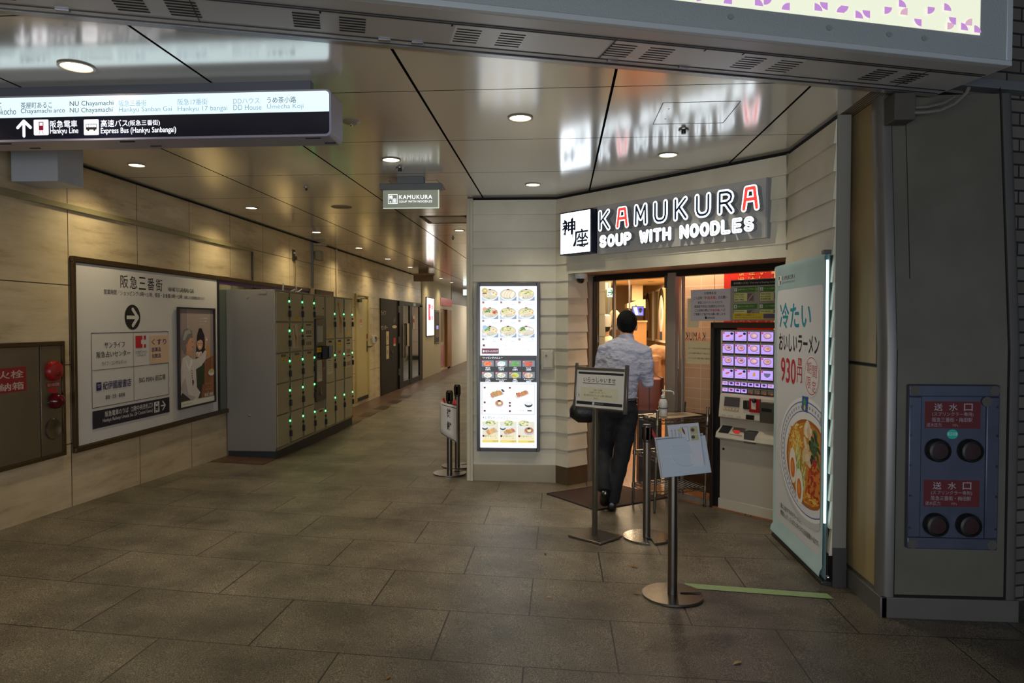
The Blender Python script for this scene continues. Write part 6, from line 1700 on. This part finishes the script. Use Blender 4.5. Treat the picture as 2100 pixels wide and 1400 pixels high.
for zb in (.678, .238):
    a = Art(-.0125); a.rect(.09, zb, .39, zb + .15, P((88, 12, 17)))
    WT_ = P((150, 142, 150))
    for i_, ch in enumerate('送水口'): a.text(ch, .14 + i_ * .08, zb + .098, .185 + i_ * .08, zb + .138, WT_, .02)
    a.text('(スプリンクラー専用)', .13, zb + .065, .35, zb + .09, WT_); a.text('阪急三番街・梅田駅', .13, zb + .035, .345, zb + .06, WT_); a.text('送水圧力', .10, zb + .008, .18, zb + .03, WT_); a.text('MPa', .24, zb + .01, .27, zb + .024, P((150, 120, 120)))
    a.build('sign_plate', t)
for x_, z_ in ((.155, .556), (.328, .556), (.150, .139), (.326, .140)):
    mb = MB(M('cap_dark', (20, 20, 20), .5)); mb.T = Matrix.Translation((x_, -.012, z_)) @ Matrix.Rotation(PI / 2, 4, 'X'); mb.lathe([(0, 0), (.064, 0), (.064, .03), (.058, .045), (.046, .05), (.046, .036), (0, .036)], 28); o = mb.build('inlet_cap', t)
    mb = MB(M('cap_red', (40, 6, 10), .45)); mb.T = Matrix.Translation((x_, -.012, z_)) @ Matrix.Rotation(PI / 2, 4, 'X'); mb.lathe([(0, .034), (.045, .034), (.045, .04), (0, .041)], 24); mb.build('cap_glass', o)
a = Art(-.0128); a.ell(.24, .645, .03, .027, P((30, 170, 150)), 24); a.rect(.214, .638, .266, .655, P((130, 206, 200))); a.text('検査済', .222, .64, .258, .653, P((40, 120, 120))); a.build('sticker', t)

# --- illuminated sign box along the street edge
t = thing('street_sign_box', 'illuminated cream sign box with purple quarter circles over the street edge', 'sign', (2.246, 3.736, ZC), RS)
SF = M('sign_box_frame', (172, 178, 178), .55, bump=.25, bscale=120)
mb = MB(SF); mb.box(-7.5, -.035, -.004, .2, .012, .138); mb.box(-.175, -.035, -.004, .2, .138, .9); mb.box(-7.5, -1.868, -.004, .2, .138, .9); mb.build('frame', t)
mb = MB(M('sign_edge', (190, 196, 198), .4, .1)); mb.box(-7.5, .0, -.03, -.0005, -.006, .020); mb.box(-.036, 0, -.03, .2, .02, .9); mb.build('edge_trim', t, .003)
mb = MB(M('frame_bevel', (158, 165, 165), .55, bump=.25, bscale=120)); mb.add([(-.036, -.028, .02), (-.036, -.028, .9), (-.17, -.005, .9), (-.17, -.005, .138), (-1.9, -.005, .138), (-7.5, -.005, .138), (-7.5, -.028, .02)], [(0, 3, 2, 1), (6, 5, 4, 3, 0)]); mb.build('bevel', t)
a = Art(-.006, .0005); a.rect(-1.868, .138, -.174, .9, E((236, 240, 216), .95))
PU = E((206, 150, 224), .80); PK = E((226, 182, 206), .85)
q_ = [(-1.82, .146, 2), (-1.72, .150, 3), (-1.61, .196, 2), (-1.545, .148, 1), (-1.43, .155, 0), (-1.385, .196, 3), (-1.25, .150, 1), (-1.12, .163, 0), (-1.05, .205, 2), (-.98, .2, 3), (-.96, .166, 1), (-.90, .15, 0), (-.82, .19, 2), (-.74, .218, 3), (-.66, .226, 0), (-.61, .19, 1), (-.53, .165, 2), (-.40, .235, 0), (-.38, .168, 3), (-.33, .205, 2), (-.30, .15, 0), (-.235, .175, 1), (-.19, .145, 0), (-1.7, .21, 1), (-1.3, .235, 2), (-.5, .24, 3)]
for i_, (x_, z_, k_) in enumerate(q_):
    z_ = max(z_, .178) if k_ in (2, 3) else max(z_, .142)
    x_ = min(x_, -.222) if k_ in (0, 3) else x_
    a.ell(x_, z_, .042, .034, PU if x_ < -.75 or i_ % 3 else PK, 10, 0, PI / 2 * k_, PI / 2 * (k_ + 1))
_r = random.Random(5)
for i_ in range(60): a.ell(-1.8 + 1.55 * _r.random(), .30 + .55 * _r.random(), .042, .034, PU, 10, 0, PI / 2 * (i_ % 4), PI / 2 * (i_ % 4 + 1))
a.build('sign_face', t)
mb = MB(M('screw_grey', (140, 146, 146), .5)); [mb.cyl((x_, -.020, .085), (x_, -.026, .085), .012, n=14) for x_ in (-1.56, -1.05, -.72, -.52)]; mb.pieces('screw', t)

# --- fallen leaves
random.seed(11)
LV = [M('leaf_ochre', (150, 106, 44), .7), M('leaf_brown', (96, 62, 36), .7), M('leaf_pale', (186, 160, 104), .7)]
leaves = [(.50, 4.72, 1.0, 0, 'ochre dry leaf lying on the paving between sign stand and nearest stanchion'), (1.36, 5.98, .9, 0, 'ochre leaf scrap near the ticket machine foot'), (.83, 5.30, 1.3, 1, 'curled brown leaf on the rim of the middle stanchion base'), (.47, 4.24, .8, 0, 'small ochre leaf touching the left of the nearest stanchion base'),
          (-.06, 4.11, .5, 2, 'tiny pale leaf fragment alone on a paving slab in mid foreground'), (.86, 3.42, .9, 2, 'long pale leaf on the dark paving front right'), (-.76, 3.05, .6, 0, 'small ochre leaf at the bottom front of the paving'), (-.72, 4.45, .5, 0, 'tiny ochre leaf on the paving left of the sign stand'), (.17, 5.62, .5, 2, 'tiny white scrap of leaf before the entrance mat'), (-.10, 4.90, .6, 1, 'dark leaf bit on a slab joint left of the sign stand base')]
for x_, y_, s_, k_, lb in leaves:
    mb = MB(LV[k_]); a_ = random.uniform(0, 6.28); L_ = .03 * s_
    p_ = [(-1, 0, .05), (-.4, .35, .16), (.3, .4, .2), (1, .05, .05), (.35, -.35, .2), (-.4, -.3, .12), (1.35, .12, .02)]
    R_m = Matrix.Rotation(a_, 4, 'Z')
    mb.T = R_m
    mb.add([(q2[0] * L_, q2[1] * L_, q2[2] * L_ + .003) for q2 in p_], [(0, 5, 4, 3, 2, 1), (3, 6, 2)])
    o = mb.build('fallen_leaf', smooth=False); o.location = (x_, y_, FZ(x_, y_) + .002); so = o.modifiers.new('thickness', 'SOLIDIFY'); so.thickness = .0012
    if 'rim' in lb: o.location.z += .02
    tag(o, lb, 'leaf', 'fallen leaves')
# ================================================================ inside the shop
t = thing('exit_arrow_sign', 'lit white sign with green arrow inside the shop above the kitchen', 'sign', (.592, 8.98, 1.825))
mb = MB(WHITEP); mb.box(0, .092, 0, .03, 0, .118); mb.tube([(.046, .015, .118), (.046, .015, .51)], .006, 6); mb.build('case', t, .003)
a = Art(-.001); a.rect(.003, .003, .089, .115, E((235, 255, 245), 1.15)); G_ = E((10, 150, 80), .8)
a.line([(.022, .062), (.078, .062)], .012, G_); a.line([(.055, .092), (.080, .062), (.055, .032)], .012, G_); a.rect(.012, .02, .03, .032, G_); a.build('sign_face', t)
t = thing('range_hood', 'beige hood with a lit underside at the back of the shop', 'hood', (1.25, 13.2, 1.78))
mb = MB(M('hood_beige', (206, 186, 150), .5)); mb.prism([(.0, .0), (.34, .0), (.34, .16), (.22, .15), (.0, .08)], 0, .5); mb.mat(E((255, 230, 180), 2.0)).box(.10, .26, .1, .4, -.004, 0); mb.build('body', t)
mb = MB(CREAMW); mb.box(.1, .3, .1, .4, .14, .54); mb.build('duct', t)
t = thing('wall_monitor', 'small wall screen glowing blue behind the customer', 'monitor', (1.31, 12.9, 1.625))
mb = MB(BLACK); mb.box(0, .215, 0, .04, 0, .18); mb.tube([(.1, .03, .15), (.1, .3, .2)], .012, 6); mb.build('case', t, .003)
a = Art(-.001); a.rect(.01, .01, .205, .17, E((70, 80, 210), 1.1)); a.poly([(.02, .16), (.09, .16), (.12, .02), (.06, .02)], E((170, 190, 255), 1.1)); a.ell(.15, .12, .035, .03, E((20, 20, 50), .5)); a.rect(.12, .02, .19, .08, E((120, 130, 240), 1.0)); a.ell(.15, .08, .025, .02, E((30, 26, 60), .5)); a.build('screen', t)
WOODC = M('brown_wood', (146, 92, 56), .4, var=.2, vscale=6)
t = thing('wood_cabinet', 'plain light brown cabinet standing under the blue wall screen', 'cabinet', (1.30, 13.1, -.146))
mb = MB(M('tan_wood', (170, 124, 76), .45)); mb.box(0, .30, 0, .6, 0, 1.66); mb.build('body', t, .006); mb = MB(CREAMW); mb.box(-.01, .31, -.02, .6, 1.66, 1.69); mb.build('top', t)
for nm, y1, lb in (('bowl_poster', 13.82, 'framed poster of a face behind a white bowl, nearer the glass front'), ('bowl_poster', 15.85, 'framed poster of a face behind a white bowl, deeper inside the shop')):
    t = thing(nm, lb, 'poster', (1.9, y1, 1.14), -PI / 2, 'bowl portraits on the shop wall')
    mb = MB(M('poster_white_frame', (226, 214, 190), .5)); mb.box(0, 1.55, -.05, 0, 0, 1.0); mb.build('frame', t, .006)
    a = Art(-.051); a.rect(.06, .05, 1.49, .96, P((170, 156, 96))); a.rect(.06, .05, .4, .96, P((120, 110, 70))); a.ell(.80, .70, .36, .30, P((46, 32, 26))); a.ell(.80, .50, .34, .36, P((206, 160, 124)))
    a.poly([(.25, .05), (.45, .42), (.62, .40), (.58, .05)], P((196, 146, 110))); a.poly([(1.32, .05), (1.18, .42), (1.0, .40), (1.05, .05)], P((196, 146, 110)))
    a.ell(.80, .53, .27, .34, P((232, 224, 208))); a.ell(.80, .53, .03, .12, P((120, 50, 40))); a.rect(.66, .05, .95, .2, P((70, 66, 84))); a.rect(.74, .2, .87, .29, P((222, 216, 204)))
    a.build('picture', t)
t = thing('counter_box', 'reddish brown wooden counter end in front of the bending person', 'counter', (.79, 7.20, -.146))
mb = MB(M('counter_red_wood', (122, 62, 38), .35, var=.2, vscale=5)); mb.box(.0, .25, 0, .26, .74, 1.08); mb.build('panel', t, .012)
mb = MB(M('counter_trim', (70, 36, 22), .4)); mb.box(-.01, .26, -.008, .26, .73, .76); mb.box(.235, .262, -.01, .26, .74, 1.09); mb.box(.115, .125, -.003, 0, .76, 1.07); mb.build('trim', t)
mb = MB(M('counter_dark', (34, 24, 20), .5)); mb.box(.02, .25, .04, .25, 0, .73); mb.build('base', t)
t = thing('kitchen_shelf', 'steel kitchen shelf with stacked pots beyond the cook', 'shelf', (.70, 10.3, -.146))
mb = MB(STEEL); mb.box(0, .32, 0, .3, 1.2, 1.23); mb.box(0, .32, 0, .3, 1.55, 1.58); [mb.box(x_, x_ + .02, 0, .02, 0, 2.3) for x_ in (0, .3)]; mb.build('frame', t)
mb = MB(M('cloth_cream', (206, 190, 150), .7)); mb.ball((.10, .1, 1.72), .09, .08, .12); mb.ball((.2, .1, 1.66), .08, .08, .09); mb.ball((.12, .1, 1.30), .10, .08, .07); mb.pieces('bundle', t)
t = thing('ceiling_spot', 'round warm spot in the rounded dropped ceiling inside the shop', 'ceiling light', (1.56, 12.2, 2.215))
mb = MB(E((255, 236, 190), 9)); mb.lathe([(0, -.004), (.05, -.004), (.05, 0), (0, 0)], 20); mb.build('lamp', t); mb = MB(TRIM); mb.lathe([(.05, -.006), (.062, -.004), (.064, 0), (.05, 0)], 24); mb.build('trim_ring', t)
t = thing('dark_stool', 'dark stool with thin metal legs behind the wire rack inside the door', 'stool', (1.30, 7.36, -.146))
mb = MB(M('stool_seat', (40, 26, 20), .4)); mb.lathe([(0, .52), (.15, .52), (.16, .54), (.15, .58), (0, .585)], 24); mb.build('seat', t)
for k in range(4):
    c_, s_ = math.cos(PI / 4 + k * PI / 2), math.sin(PI / 4 + k * PI / 2)
    mb = MB(CHROME); mb.tube([(.10 * c_, .10 * s_, .52), (.17 * c_, .17 * s_, 0)], .009, 8); mb.build('leg', t)

# ================================================================ people
SKIN = M('skin', (196, 146, 116), .5)
HAIR = M('black_hair', (5, 5, 5), .7, bump=.4, bscale=200, spec=.2)
def fleshed(name, mb, parent, voxel, disp=0.0, dscale=.1, sm=4):
    o = mb.build(name, parent, smooth=True, ang=3.2)
    r = o.modifiers.new('skin', 'REMESH'); r.mode = 'VOXEL'; r.voxel_size = voxel; r.use_smooth_shade = True
    s_ = o.modifiers.new('smooth', 'SMOOTH'); s_.factor = .5; s_.iterations = sm
    if disp:
        tx = bpy.data.textures.new('folds', 'CLOUDS'); tx.noise_scale = dscale; tx.noise_depth = 3
        d_ = o.modifiers.new('folds', 'DISPLACE'); d_.texture = tx; d_.strength = disp; d_.mid_level = .5; d_.texture_coords = 'LOCAL'
    return o
def hand(mb, w, d, palm_side, thumb_side, curl=.5, k=1.0):
    """palm and five curled fingers from wrist w along d; palm_side = direction the palm faces, thumb_side = towards the thumb"""
    w = V(w); d = V(d).normalized(); p = V(palm_side); p = (p - d * p.dot(d)).normalized(); t_ = V(thumb_side); t_ = (t_ - d * t_.dot(d) - p * t_.dot(p)).normalized()
    mb.tube([w - d * .03 * k, w + d * .01 * k, w + d * .05 * k, w + d * .09 * k, w + d * .098 * k], [(.028 * k, .022 * k), (.030 * k, .019 * k), (.040 * k, .017 * k), (.041 * k, .015 * k), (.034 * k, .010 * k)], 14, side=t_)
    for i, (off, L_) in enumerate(((.030, .070), (.010, .080), (-.011, .074), (-.031, .058))):
        b0 = w + d * .085 * k + t_ * off * k
        c1 = curl * (.9 + .12 * i)
        d1 = (d * math.cos(c1 * .6) + p * math.sin(c1 * .6)).normalized(); d2 = (d * math.cos(c1 * 1.6) + p * math.sin(c1 * 1.6)).normalized(); d3 = (d * math.cos(c1 * 2.4) + p * math.sin(c1 * 2.4)).normalized()
        q1 = b0 + d1 * L_ * .45 * k; q2 = q1 + d2 * L_ * .32 * k; q3 = q2 + d3 * L_ * .26 * k
        mb.tube([b0 - d1 * .01 * k, b0, q1, q2, q3, q3 + d3 * .004], [.009 * k, .0092 * k, .0086 * k, .0078 * k, .0066 * k, .003 * k], 10)
    b0 = w + d * .030 * k + t_ * .030 * k
    dt = (d * .62 + t_ * .62 + p * .40).normalized(); q1 = b0 + dt * .035 * k; q2 = q1 + (dt + d * .3 + p * .3).normalized() * .032 * k
    mb.tube([b0 - dt * .015 * k, b0, q1, q2], [.012 * k, .0125 * k, .010 * k, .007 * k], 10)

# --- the customer in a blue shirt
ox, oy, oz = .50, 6.25, -.146
t = thing('person', 'man in a pale blue shirt and dark trousers stepping into the shop', 'person', (ox, oy, oz))
def L_(pts): return [(x - ox, y - oy, z - oz) for x, y, z in pts]
SD = (.965, -.26, 0)
mb = MB(SKIN)
mb.tube(L_([(.515, 6.25, .72), (.515, 6.25, .85), (.535, 6.27, 1.0), (.56, 6.295, 1.2), (.575, 6.29, 1.29), (.58, 6.285, 1.33)]), [(.14, .10), (.135, .09), (.145, .10), (.18, .105), (.175, .09), (.08, .07)], 20, side=SD)
mb.tube(L_([(.578, 6.28, 1.27), (.582, 6.285, 1.34), (.590, 6.305, 1.40), (.596, 6.33, 1.47)]), [.060, .056, .055, .055], 18)
hc = L_([(.598, 6.335, 1.492)])[0]
mb.ball(hc, .079, .100, .110, 24, 16)
mb.ball((hc[0] + .012, hc[1] + .035, hc[2] - .062), .055, .062, .055, 20, 12)                       # jaw
mb.tube([(hc[0] + .02, hc[1] + .086, hc[2] + .01), (hc[0] + .022, hc[1] + .108, hc[2] - .022), (hc[0] + .021, hc[1] + .098, hc[2] - .034)], [.008, .014, .010], 8)   # nose
mb.tube([(hc[0] + .0, hc[1] + .092, hc[2] - .058), (hc[0] + .04, hc[1] + .086, hc[2] - .058)], .007, 8)  # lips
for sx in (-1, 1):
    e = (hc[0] + sx * .080, hc[1] - .004 - sx * .015, hc[2] - .030)
    mb.ball(e, .013, .022, .034, 12, 8); mb.ball((e[0] + sx * .006, e[1] - .008, e[2] + .006), .008, .014, .026, 10, 8)
rs, re_, rw = (.748, 6.245, 1.255), (.772, 6.24, .965), (.800, 6.455, .985)
ls, le_, lw = (.405, 6.335, 1.265), (.352, 6.30, 1.02), (.285, 6.40, .885)
for S_, E_, W_ in ((rs, re_, rw), (ls, le_, lw)):
    mb.tube(L_([S_, ((S_[0] + E_[0]) / 2, (S_[1] + E_[1]) / 2, (S_[2] + E_[2]) / 2), E_, W_]), [.046, .042, .036, .026], 14)
hand(mb, L_([rw])[0], (.15, 1, .12), (-.6, 0, -.8), (-.8, 0, .6), .45, .95)
hand(mb, L_([lw])[0], (-.25, .45, -.8), (.5, .6, .4), (.6, -.2, .3), .95, .95)
RH, RK, RA_ = (.600, 6.235, .74), (.548, 6.215, .34), (.462, 6.185, -.06)
LH, LK, LA = (.440, 6.26, .74), (.408, 6.33, .37), (.388, 6.13, .045)
for H_, K_, A_ in ((RH, RK, RA_), (LH, LK, LA)): mb.tube(L_([H_, K_, A_]), [.075, .05, .036], 16)
fleshed('body', mb, t, .0062, sm=2)
mb = MB(M('eye_dark', (30, 24, 22), .2))
for sx in (-.03, .034): mb.ball((hc[0] + .012 + sx, hc[1] + .084, hc[2] + .004), .010, .008, .005, 10, 6)
mb.pieces('eye', t)
mb = MB(HAIR)
mb.ball((hc[0] - .001, hc[1] - .012, hc[2] + .017), .091, .106, .107, 28, 18)
mb.ball((hc[0] - .002, hc[1] - .052, hc[2] - .030), .066, .050, .062, 20, 12)
for sx in (-1, 1): mb.ball((hc[0] + sx * .068, hc[1] - .002, hc[2] - .006), .018, .035, .045, 12, 8)
fleshed('hair', mb, t, .006, .008, .015, 2)
m, nt, b, tc = node_mat('blue_shirt')
S = sep(nt, tc.outputs['Object'])
nt.links.new(mixc(nt, noise(nt, tc.outputs['Object'], 60, 3), lin((158, 161, 182)), lin((182, 184, 202))), b.inputs['Base Color']); b.inputs['Roughness'].default_value = .75
fo = noise(nt, tc.outputs['Object'], 4.5, 3, .55, (1.0, 1, 1.7)); bump(nt, b, fo, .8, .09)
SHIRT = m
mb = MB(SHIRT)
mb.tube(L_([(.513, 6.25, .815), (.513, 6.25, .85), (.512, 6.252, .92), (.53, 6.27, 1.02), (.55, 6.285, 1.12), (.567, 6.298, 1.21), (.575, 6.293, 1.280), (.580, 6.287, 1.33), (.584, 6.287, 1.365)]),
        [(.160, .112), (.172, .122), (.172, .125), (.176, .128), (.193, .132), (.207, .128), (.202, .112), (.140, .094), (.072, .072)], 28, side=SD)
for S_, E_, W_ in ((rs, re_, rw), (ls, le_, lw)):
    mid = tuple((S_[i] + E_[i]) / 2 for i in range(3)); m2 = tuple((E_[i] * .5 + W_[i] * .5) for i in range(3))
    top = (S_[0] * .7 + .3 * .577, S_[1] * .7 + .3 * 6.29, S_[2] + .01)
    mb.tube(L_([top, S_, mid, E_, m2, W_]), [.062, .068, .062, .056, .050, .042], 18)
fleshed('shirt', mb, t, .0085, .026, .075, 4)
mb = MB(SHIRT)
n = 26; ring = []
for k in range(n):
    th = 2 * PI * k / n; c_, s_ = math.cos(th), math.sin(th)
    ring.append((c_, s_))
cc = L_([(.586, 6.290, 1.352)])[0]
mb.loft([[(cc[0] + q[0] * r_ + sh * .2, cc[1] + q[1] * r_ * 1.02 + sh, cc[2] + z_ - .010 * q[1]) for q in ring] for r_, z_, sh in ((.080, -.022, 0), (.074, .0, .004), (.066, .040, .012), (.060, .040, .012), (.064, .0, .004))], cap=False)
mb.build('collar', t)
TRO = M('dark_trousers', (20, 21, 27), .8, bump=.4, bscale=20)
mb = MB(TRO)
mb.tube(L_([(.515, 6.25, .845), (.515, 6.25, .80), (.518, 6.248, .72), (.52, 6.245, .66)]), [(.163, .116), (.170, .126), (.172, .132), (.12, .10)], 24, side=SD)
mb.tube(L_([RH, (.585, 6.232, .60), (.566, 6.222, .47), RK, (.512, 6.205, .18), (.478, 6.19, .02), (.462, 6.185, -.075)]), [.098, .092, .082, .074, .070, .064, .062], 20)
mb.tube(L_([LH, (.432, 6.275, .60), (.42, 6.30, .48), LK, (.398, 6.26, .24), (.39, 6.175, .12), (.388, 6.13, .035)]), [.094, .088, .080, .073, .068, .062, .060], 20)
fleshed('trousers', mb, t, .0085, .016, .09, 4)
mb = MB(M('belt_black', (12, 12, 12), .4)); bp_ = L_([(.515, 6.25, .838)])[0]
mb.tube([(bp_[0] + .166 * math.cos(a_) * .965 + .119 * math.sin(a_) * .26, bp_[1] - .166 * math.cos(a_) * .26 + .119 * math.sin(a_) * .965, bp_[2]) for a_ in [2 * PI * i / 30 for i in range(31)]], [(.006, .016)] * 31, 8, side=(0, 0, 1)); 
mb.build('belt', t)
SHOE = M('black_shoe', (12, 12, 13), .28)
for pts, rs_ in ((((.452, 6.118, -.098), (.456, 6.15, -.098), (.468, 6.25, -.108), (.478, 6.34, -.118), (.482, 6.39, -.122)), ((.030, .040), (.038, .046), (.042, .036), (.044, .026), (.022, .014))),
                 (((.388, 6.062, .045), (.389, 6.085, .015), (.392, 6.14, -.045), (.397, 6.205, -.098), (.400, 6.25, -.115)), ((.028, .036), (.038, .044), (.042, .038), (.044, .028), (.022, .016)))):
    mb = MB(SHOE); mb.tube(L_(pts), rs_, 16, side=(1, 0, 0)); o = mb.build('shoe', t, ang=1.2)
    ss = o.modifiers.new('round', 'SUBSURF'); ss.levels = ss.render_levels = 1
# his bag
t = thing('handbag', 'black soft bag hanging from the left hand of the man in the blue shirt', 'bag', (.215, 6.38, .60))
mb = MB(M('bag_black', (16, 16, 17), .42, bump=.3, bscale=30)); mb.tube([(-.12, 0, .13), (-.10, 0, .12), (-.03, 0, .10), (.06, 0, .095), (.13, 0, .10), (.15, 0, .11)], [(.02, .02), (.055, .075), (.065, .105), (.065, .10), (.055, .075), (.02, .02)], 20, side=(0, 1, 0)); o = mb.build('body', t, ang=1.5)
mb = MB(M('bag_strap', (46, 38, 32), .45)); mb.tube([(-.10, 0, .12), (-.085, 0, .20), (-.03, .01, .27), (.045, .02, .265), (.09, .01, .19), (.11, 0, .15)], [(.018, .006)] * 6, 8, side=(0, 1, 0)); mb.build('handle', t)

# --- the person bending over the counter
ox, oy, oz = 1.18, 7.95, -.146
t = thing('person', 'person in a beige shirt bending over inside the doorway', 'person', (ox, oy, oz))
mb = MB(SKIN)
mb.tube(L_([(1.31, 8.03, .80), (1.24, 7.99, .98), (1.12, 7.93, 1.12), (1.0, 7.87, 1.14), (.95, 7.86, 1.12)]), [(.12, .09), (.12, .10), (.14, .10), (.12, .09), (.06, .06)], 18, side=(.3, -.9, 0))
mb.tube(L_([(.97, 7.86, 1.13), (.90, 7.84, 1.08), (.86, 7.83, 1.04)]), .05, 14)
h2_ = L_([(.825, 7.82, 1.0)])[0]
mb.ball(h2_, .095, .075, .105, 20, 14); mb.ball((h2_[0] - .03, h2_[1], h2_[2] - .075), .05, .05, .04, 14, 10); mb.tube([(h2_[0] - .085, h2_[1], h2_[2] - .02), (h2_[0] - .11, h2_[1], h2_[2] - .045)], [.012, .010], 8)
for sy in (-1, 1): mb.ball((h2_[0] + .01, h2_[1] + sy * .078, h2_[2] - .01), .022, .012, .03, 10, 8)
for sy, W_ in ((-1, (1.045, 7.70, .68)), (1, (.93, 8.0, .66))):
    S_ = (1.03, 7.87 + sy * .16, 1.09); E_ = (1.065, 7.86 + sy * .17, .86)
    mb.tube(L_([S_, E_, W_]), [.045, .038, .026], 12); hand(mb, L_([W_])[0], (-.2, .1, -1), (-.9, 0, .2), (0, -sy, 0), .5, .9)
for H_, K_, A_ in (((1.35, 7.97, .76), (1.31, 7.93, .36), (1.34, 7.97, -.06)), ((1.31, 8.12, .76), (1.27, 8.10, .36), (1.30, 8.14, -.06))): mb.tube(L_([H_, K_, A_]), [.07, .05, .036], 14)
fleshed('body', mb, t, .0065, sm=2)
mb = MB(HAIR); mb.ball((h2_[0] + .012, h2_[1], h2_[2] + .022), .098, .086, .10, 20, 14); fleshed('hair', mb, t, .007, .006, .02, 2)
mb = MB(M('eye_dark', (30, 24, 22), .2)); [mb.ball((h2_[0] - .088, h2_[1] + sy * .03, h2_[2] - .012), .006, .010, .006, 8, 6) for sy in (-1, 1)]; mb.pieces('eye', t)
BEI = M('beige_shirt', (206, 160, 116), .75, bump=.6, bscale=9)
mb = MB(BEI)
mb.tube(L_([(1.345, 8.04, .80), (1.31, 8.03, .88), (1.25, 7.99, 1.02), (1.15, 7.94, 1.115), (1.06, 7.90, 1.145), (.985, 7.87, 1.135), (.955, 7.86, 1.12)]), [(.145, .12), (.15, .13), (.16, .135), (.175, .132), (.175, .115), (.12, .09), (.065, .065)], 24, side=(.3, -.9, 0))
for sy, W_ in ((-1, (1.045, 7.70, .68)), (1, (.93, 8.0, .66))):
    S_ = (1.03, 7.88 + sy * .14, 1.10); E_ = (1.065, 7.87 + sy * .165, .86); mb.tube(L_([(1.04, 7.9, 1.12), S_, E_, W_]), [.065, .07, .060, .046], 16)
mb.tube(L_([(1.12, 7.82, 1.05), (1.10, 7.80, .88), (1.08, 7.78, .74)]), [(.06, .03), (.075, .025), (.05, .015)], 14, side=(1, 0, 0))
fleshed('shirt', mb, t, .009, .024, .08, 4)
mb = MB(TRO)
mb.tube(L_([(1.34, 8.045, .90), (1.345, 8.045, .82), (1.34, 8.045, .70)]), [(.15, .12), (.16, .13), (.13, .11)], 20, side=(.3, -.9, 0))
for pts in ([(1.35, 7.97, .76), (1.33, 7.94, .56), (1.31, 7.93, .36), (1.33, 7.95, .14), (1.34, 7.97, -.07)], [(1.31, 8.12, .76), (1.29, 8.11, .56), (1.27, 8.10, .36), (1.29, 8.12, .14), (1.30, 8.14, -.07)]): mb.tube(L_(pts), [.095, .085, .072, .066, .06], 18)
fleshed('trousers', mb, t, .009, .012, .09, 4)
for x_, y_ in ((1.33, 7.96), (1.29, 8.13)):
    mb = MB(SHOE); mb.tube(L_([(x_ + .06, y_ + .03, -.10), (x_ + .03, y_ + .02, -.10), (x_ - .07, y_ - .02, -.112), (x_ - .16, y_ - .05, -.122), (x_ - .20, y_ - .06, -.126)]), [(.03, .036), (.038, .042), (.042, .032), (.042, .022), (.02, .012)], 14, side=(0, 1, 0)); mb.build('shoe', t, ang=1.2)

# --- the cook behind
ox, oy, oz = .63, 9.55, -.146
t = thing('person', 'cook in white coat and tall white cap working in the kitchen at the left', 'person', (ox, oy, oz))
mb = MB(SKIN)
mb.tube(L_([(.66, 9.55, .75), (.65, 9.55, 1.0), (.63, 9.55, 1.22), (.62, 9.55, 1.31)]), [(.13, .10), (.13, .10), (.15, .10), (.06, .06)], 18, side=(.5, -.86, 0))
mb.tube(L_([(.62, 9.55, 1.26), (.61, 9.54, 1.36)]), .05, 14); h3 = L_([(.60, 9.54, 1.43)])[0]
mb.ball(h3, .075, .085, .10, 18, 12); mb.tube([(h3[0] - .03, h3[1] + .07, h3[2]), (h3[0] - .04, h3[1] + .10, h3[2] - .03)], [.01, .011], 8)
for sx in (-1, 1): mb.ball((h3[0] + sx * .075, h3[1], h3[2] - .01), .012, .02, .03, 10, 8)
for sx in (-1, 1):
    mb.tube(L_([(.63 + sx * .17, 9.55 - sx * .1, 1.22), (.64 + sx * .2, 9.56, .98), (.62 + sx * .12, 9.80, .95)]), [.045, .038, .026], 12); hand(mb, L_([(.62 + sx * .12, 9.80, .95)])[0], (-.2 * sx, 1, 0), (0, 0, -1), (-sx, 0, 0), .5, .9)
for sx in (-1, 1): mb.tube(L_([(.65 + sx * .08, 9.55, .75), (.65 + sx * .09, 9.56, .36), (.65 + sx * .09, 9.55, -.08)]), [.075, .05, .036], 14)
fleshed('body', mb, t, .007, sm=2)
mb = MB(HAIR); mb.ball((h3[0], h3[1] - .008, h3[2] + .012), .080, .088, .092, 18, 12); mb.build('hair', t)
COAT = M('cook_coat', (226, 214, 186), .7, bump=.4, bscale=12)
mb = MB(COAT); mb.tube(L_([(.66, 9.55, .60), (.66, 9.55, .85), (.65, 9.55, 1.05), (.635, 9.55, 1.2), (.625, 9.55, 1.27), (.62, 9.55, 1.32)]), [(.18, .15), (.165, .13), (.17, .13), (.185, .125), (.15, .10), (.065, .065)], 22, side=(.5, -.86, 0))
for sx in (-1, 1): mb.tube(L_([(.63 + sx * .10, 9.55 - sx * .05, 1.24), (.63 + sx * .17, 9.55 - sx * .1, 1.21), (.64 + sx * .2, 9.56, .98), (.62 + sx * .12, 9.78, .95)]), [.06, .065, .056, .044], 14)
fleshed('coat', mb, t, .011, .02, .08, 3)
mb = MB(M('cook_apron', (60, 54, 50), .7)); mb.tube(L_([(.65, 9.55, .72), (.65, 9.55, .3), (.65, 9.55, .0)]), [(.17, .13), (.17, .12), (.16, .11)], 18, side=(.5, -.86, 0)); mb.build('trousers', t)
for sx in (-1, 1): mb = MB(SHOE); mb.tube(L_([(.65 + sx * .09, 9.50, -.10), (.65 + sx * .09, 9.60, -.11), (.64 + sx * .09, 9.74, -.125)]), [(.036, .04), (.042, .03), (.022, .014)], 14, side=(1, 0, 0)); mb.build('shoe', t)
mb = MB(WHITEP); mb.lathe([(0, .02), (.086, .02), (.088, .045), (.094, .12), (.085, .17), (.05, .185), (0, .188)], 22, (h3[0], h3[1] - .01, h3[2])); mb.build('cap', t)
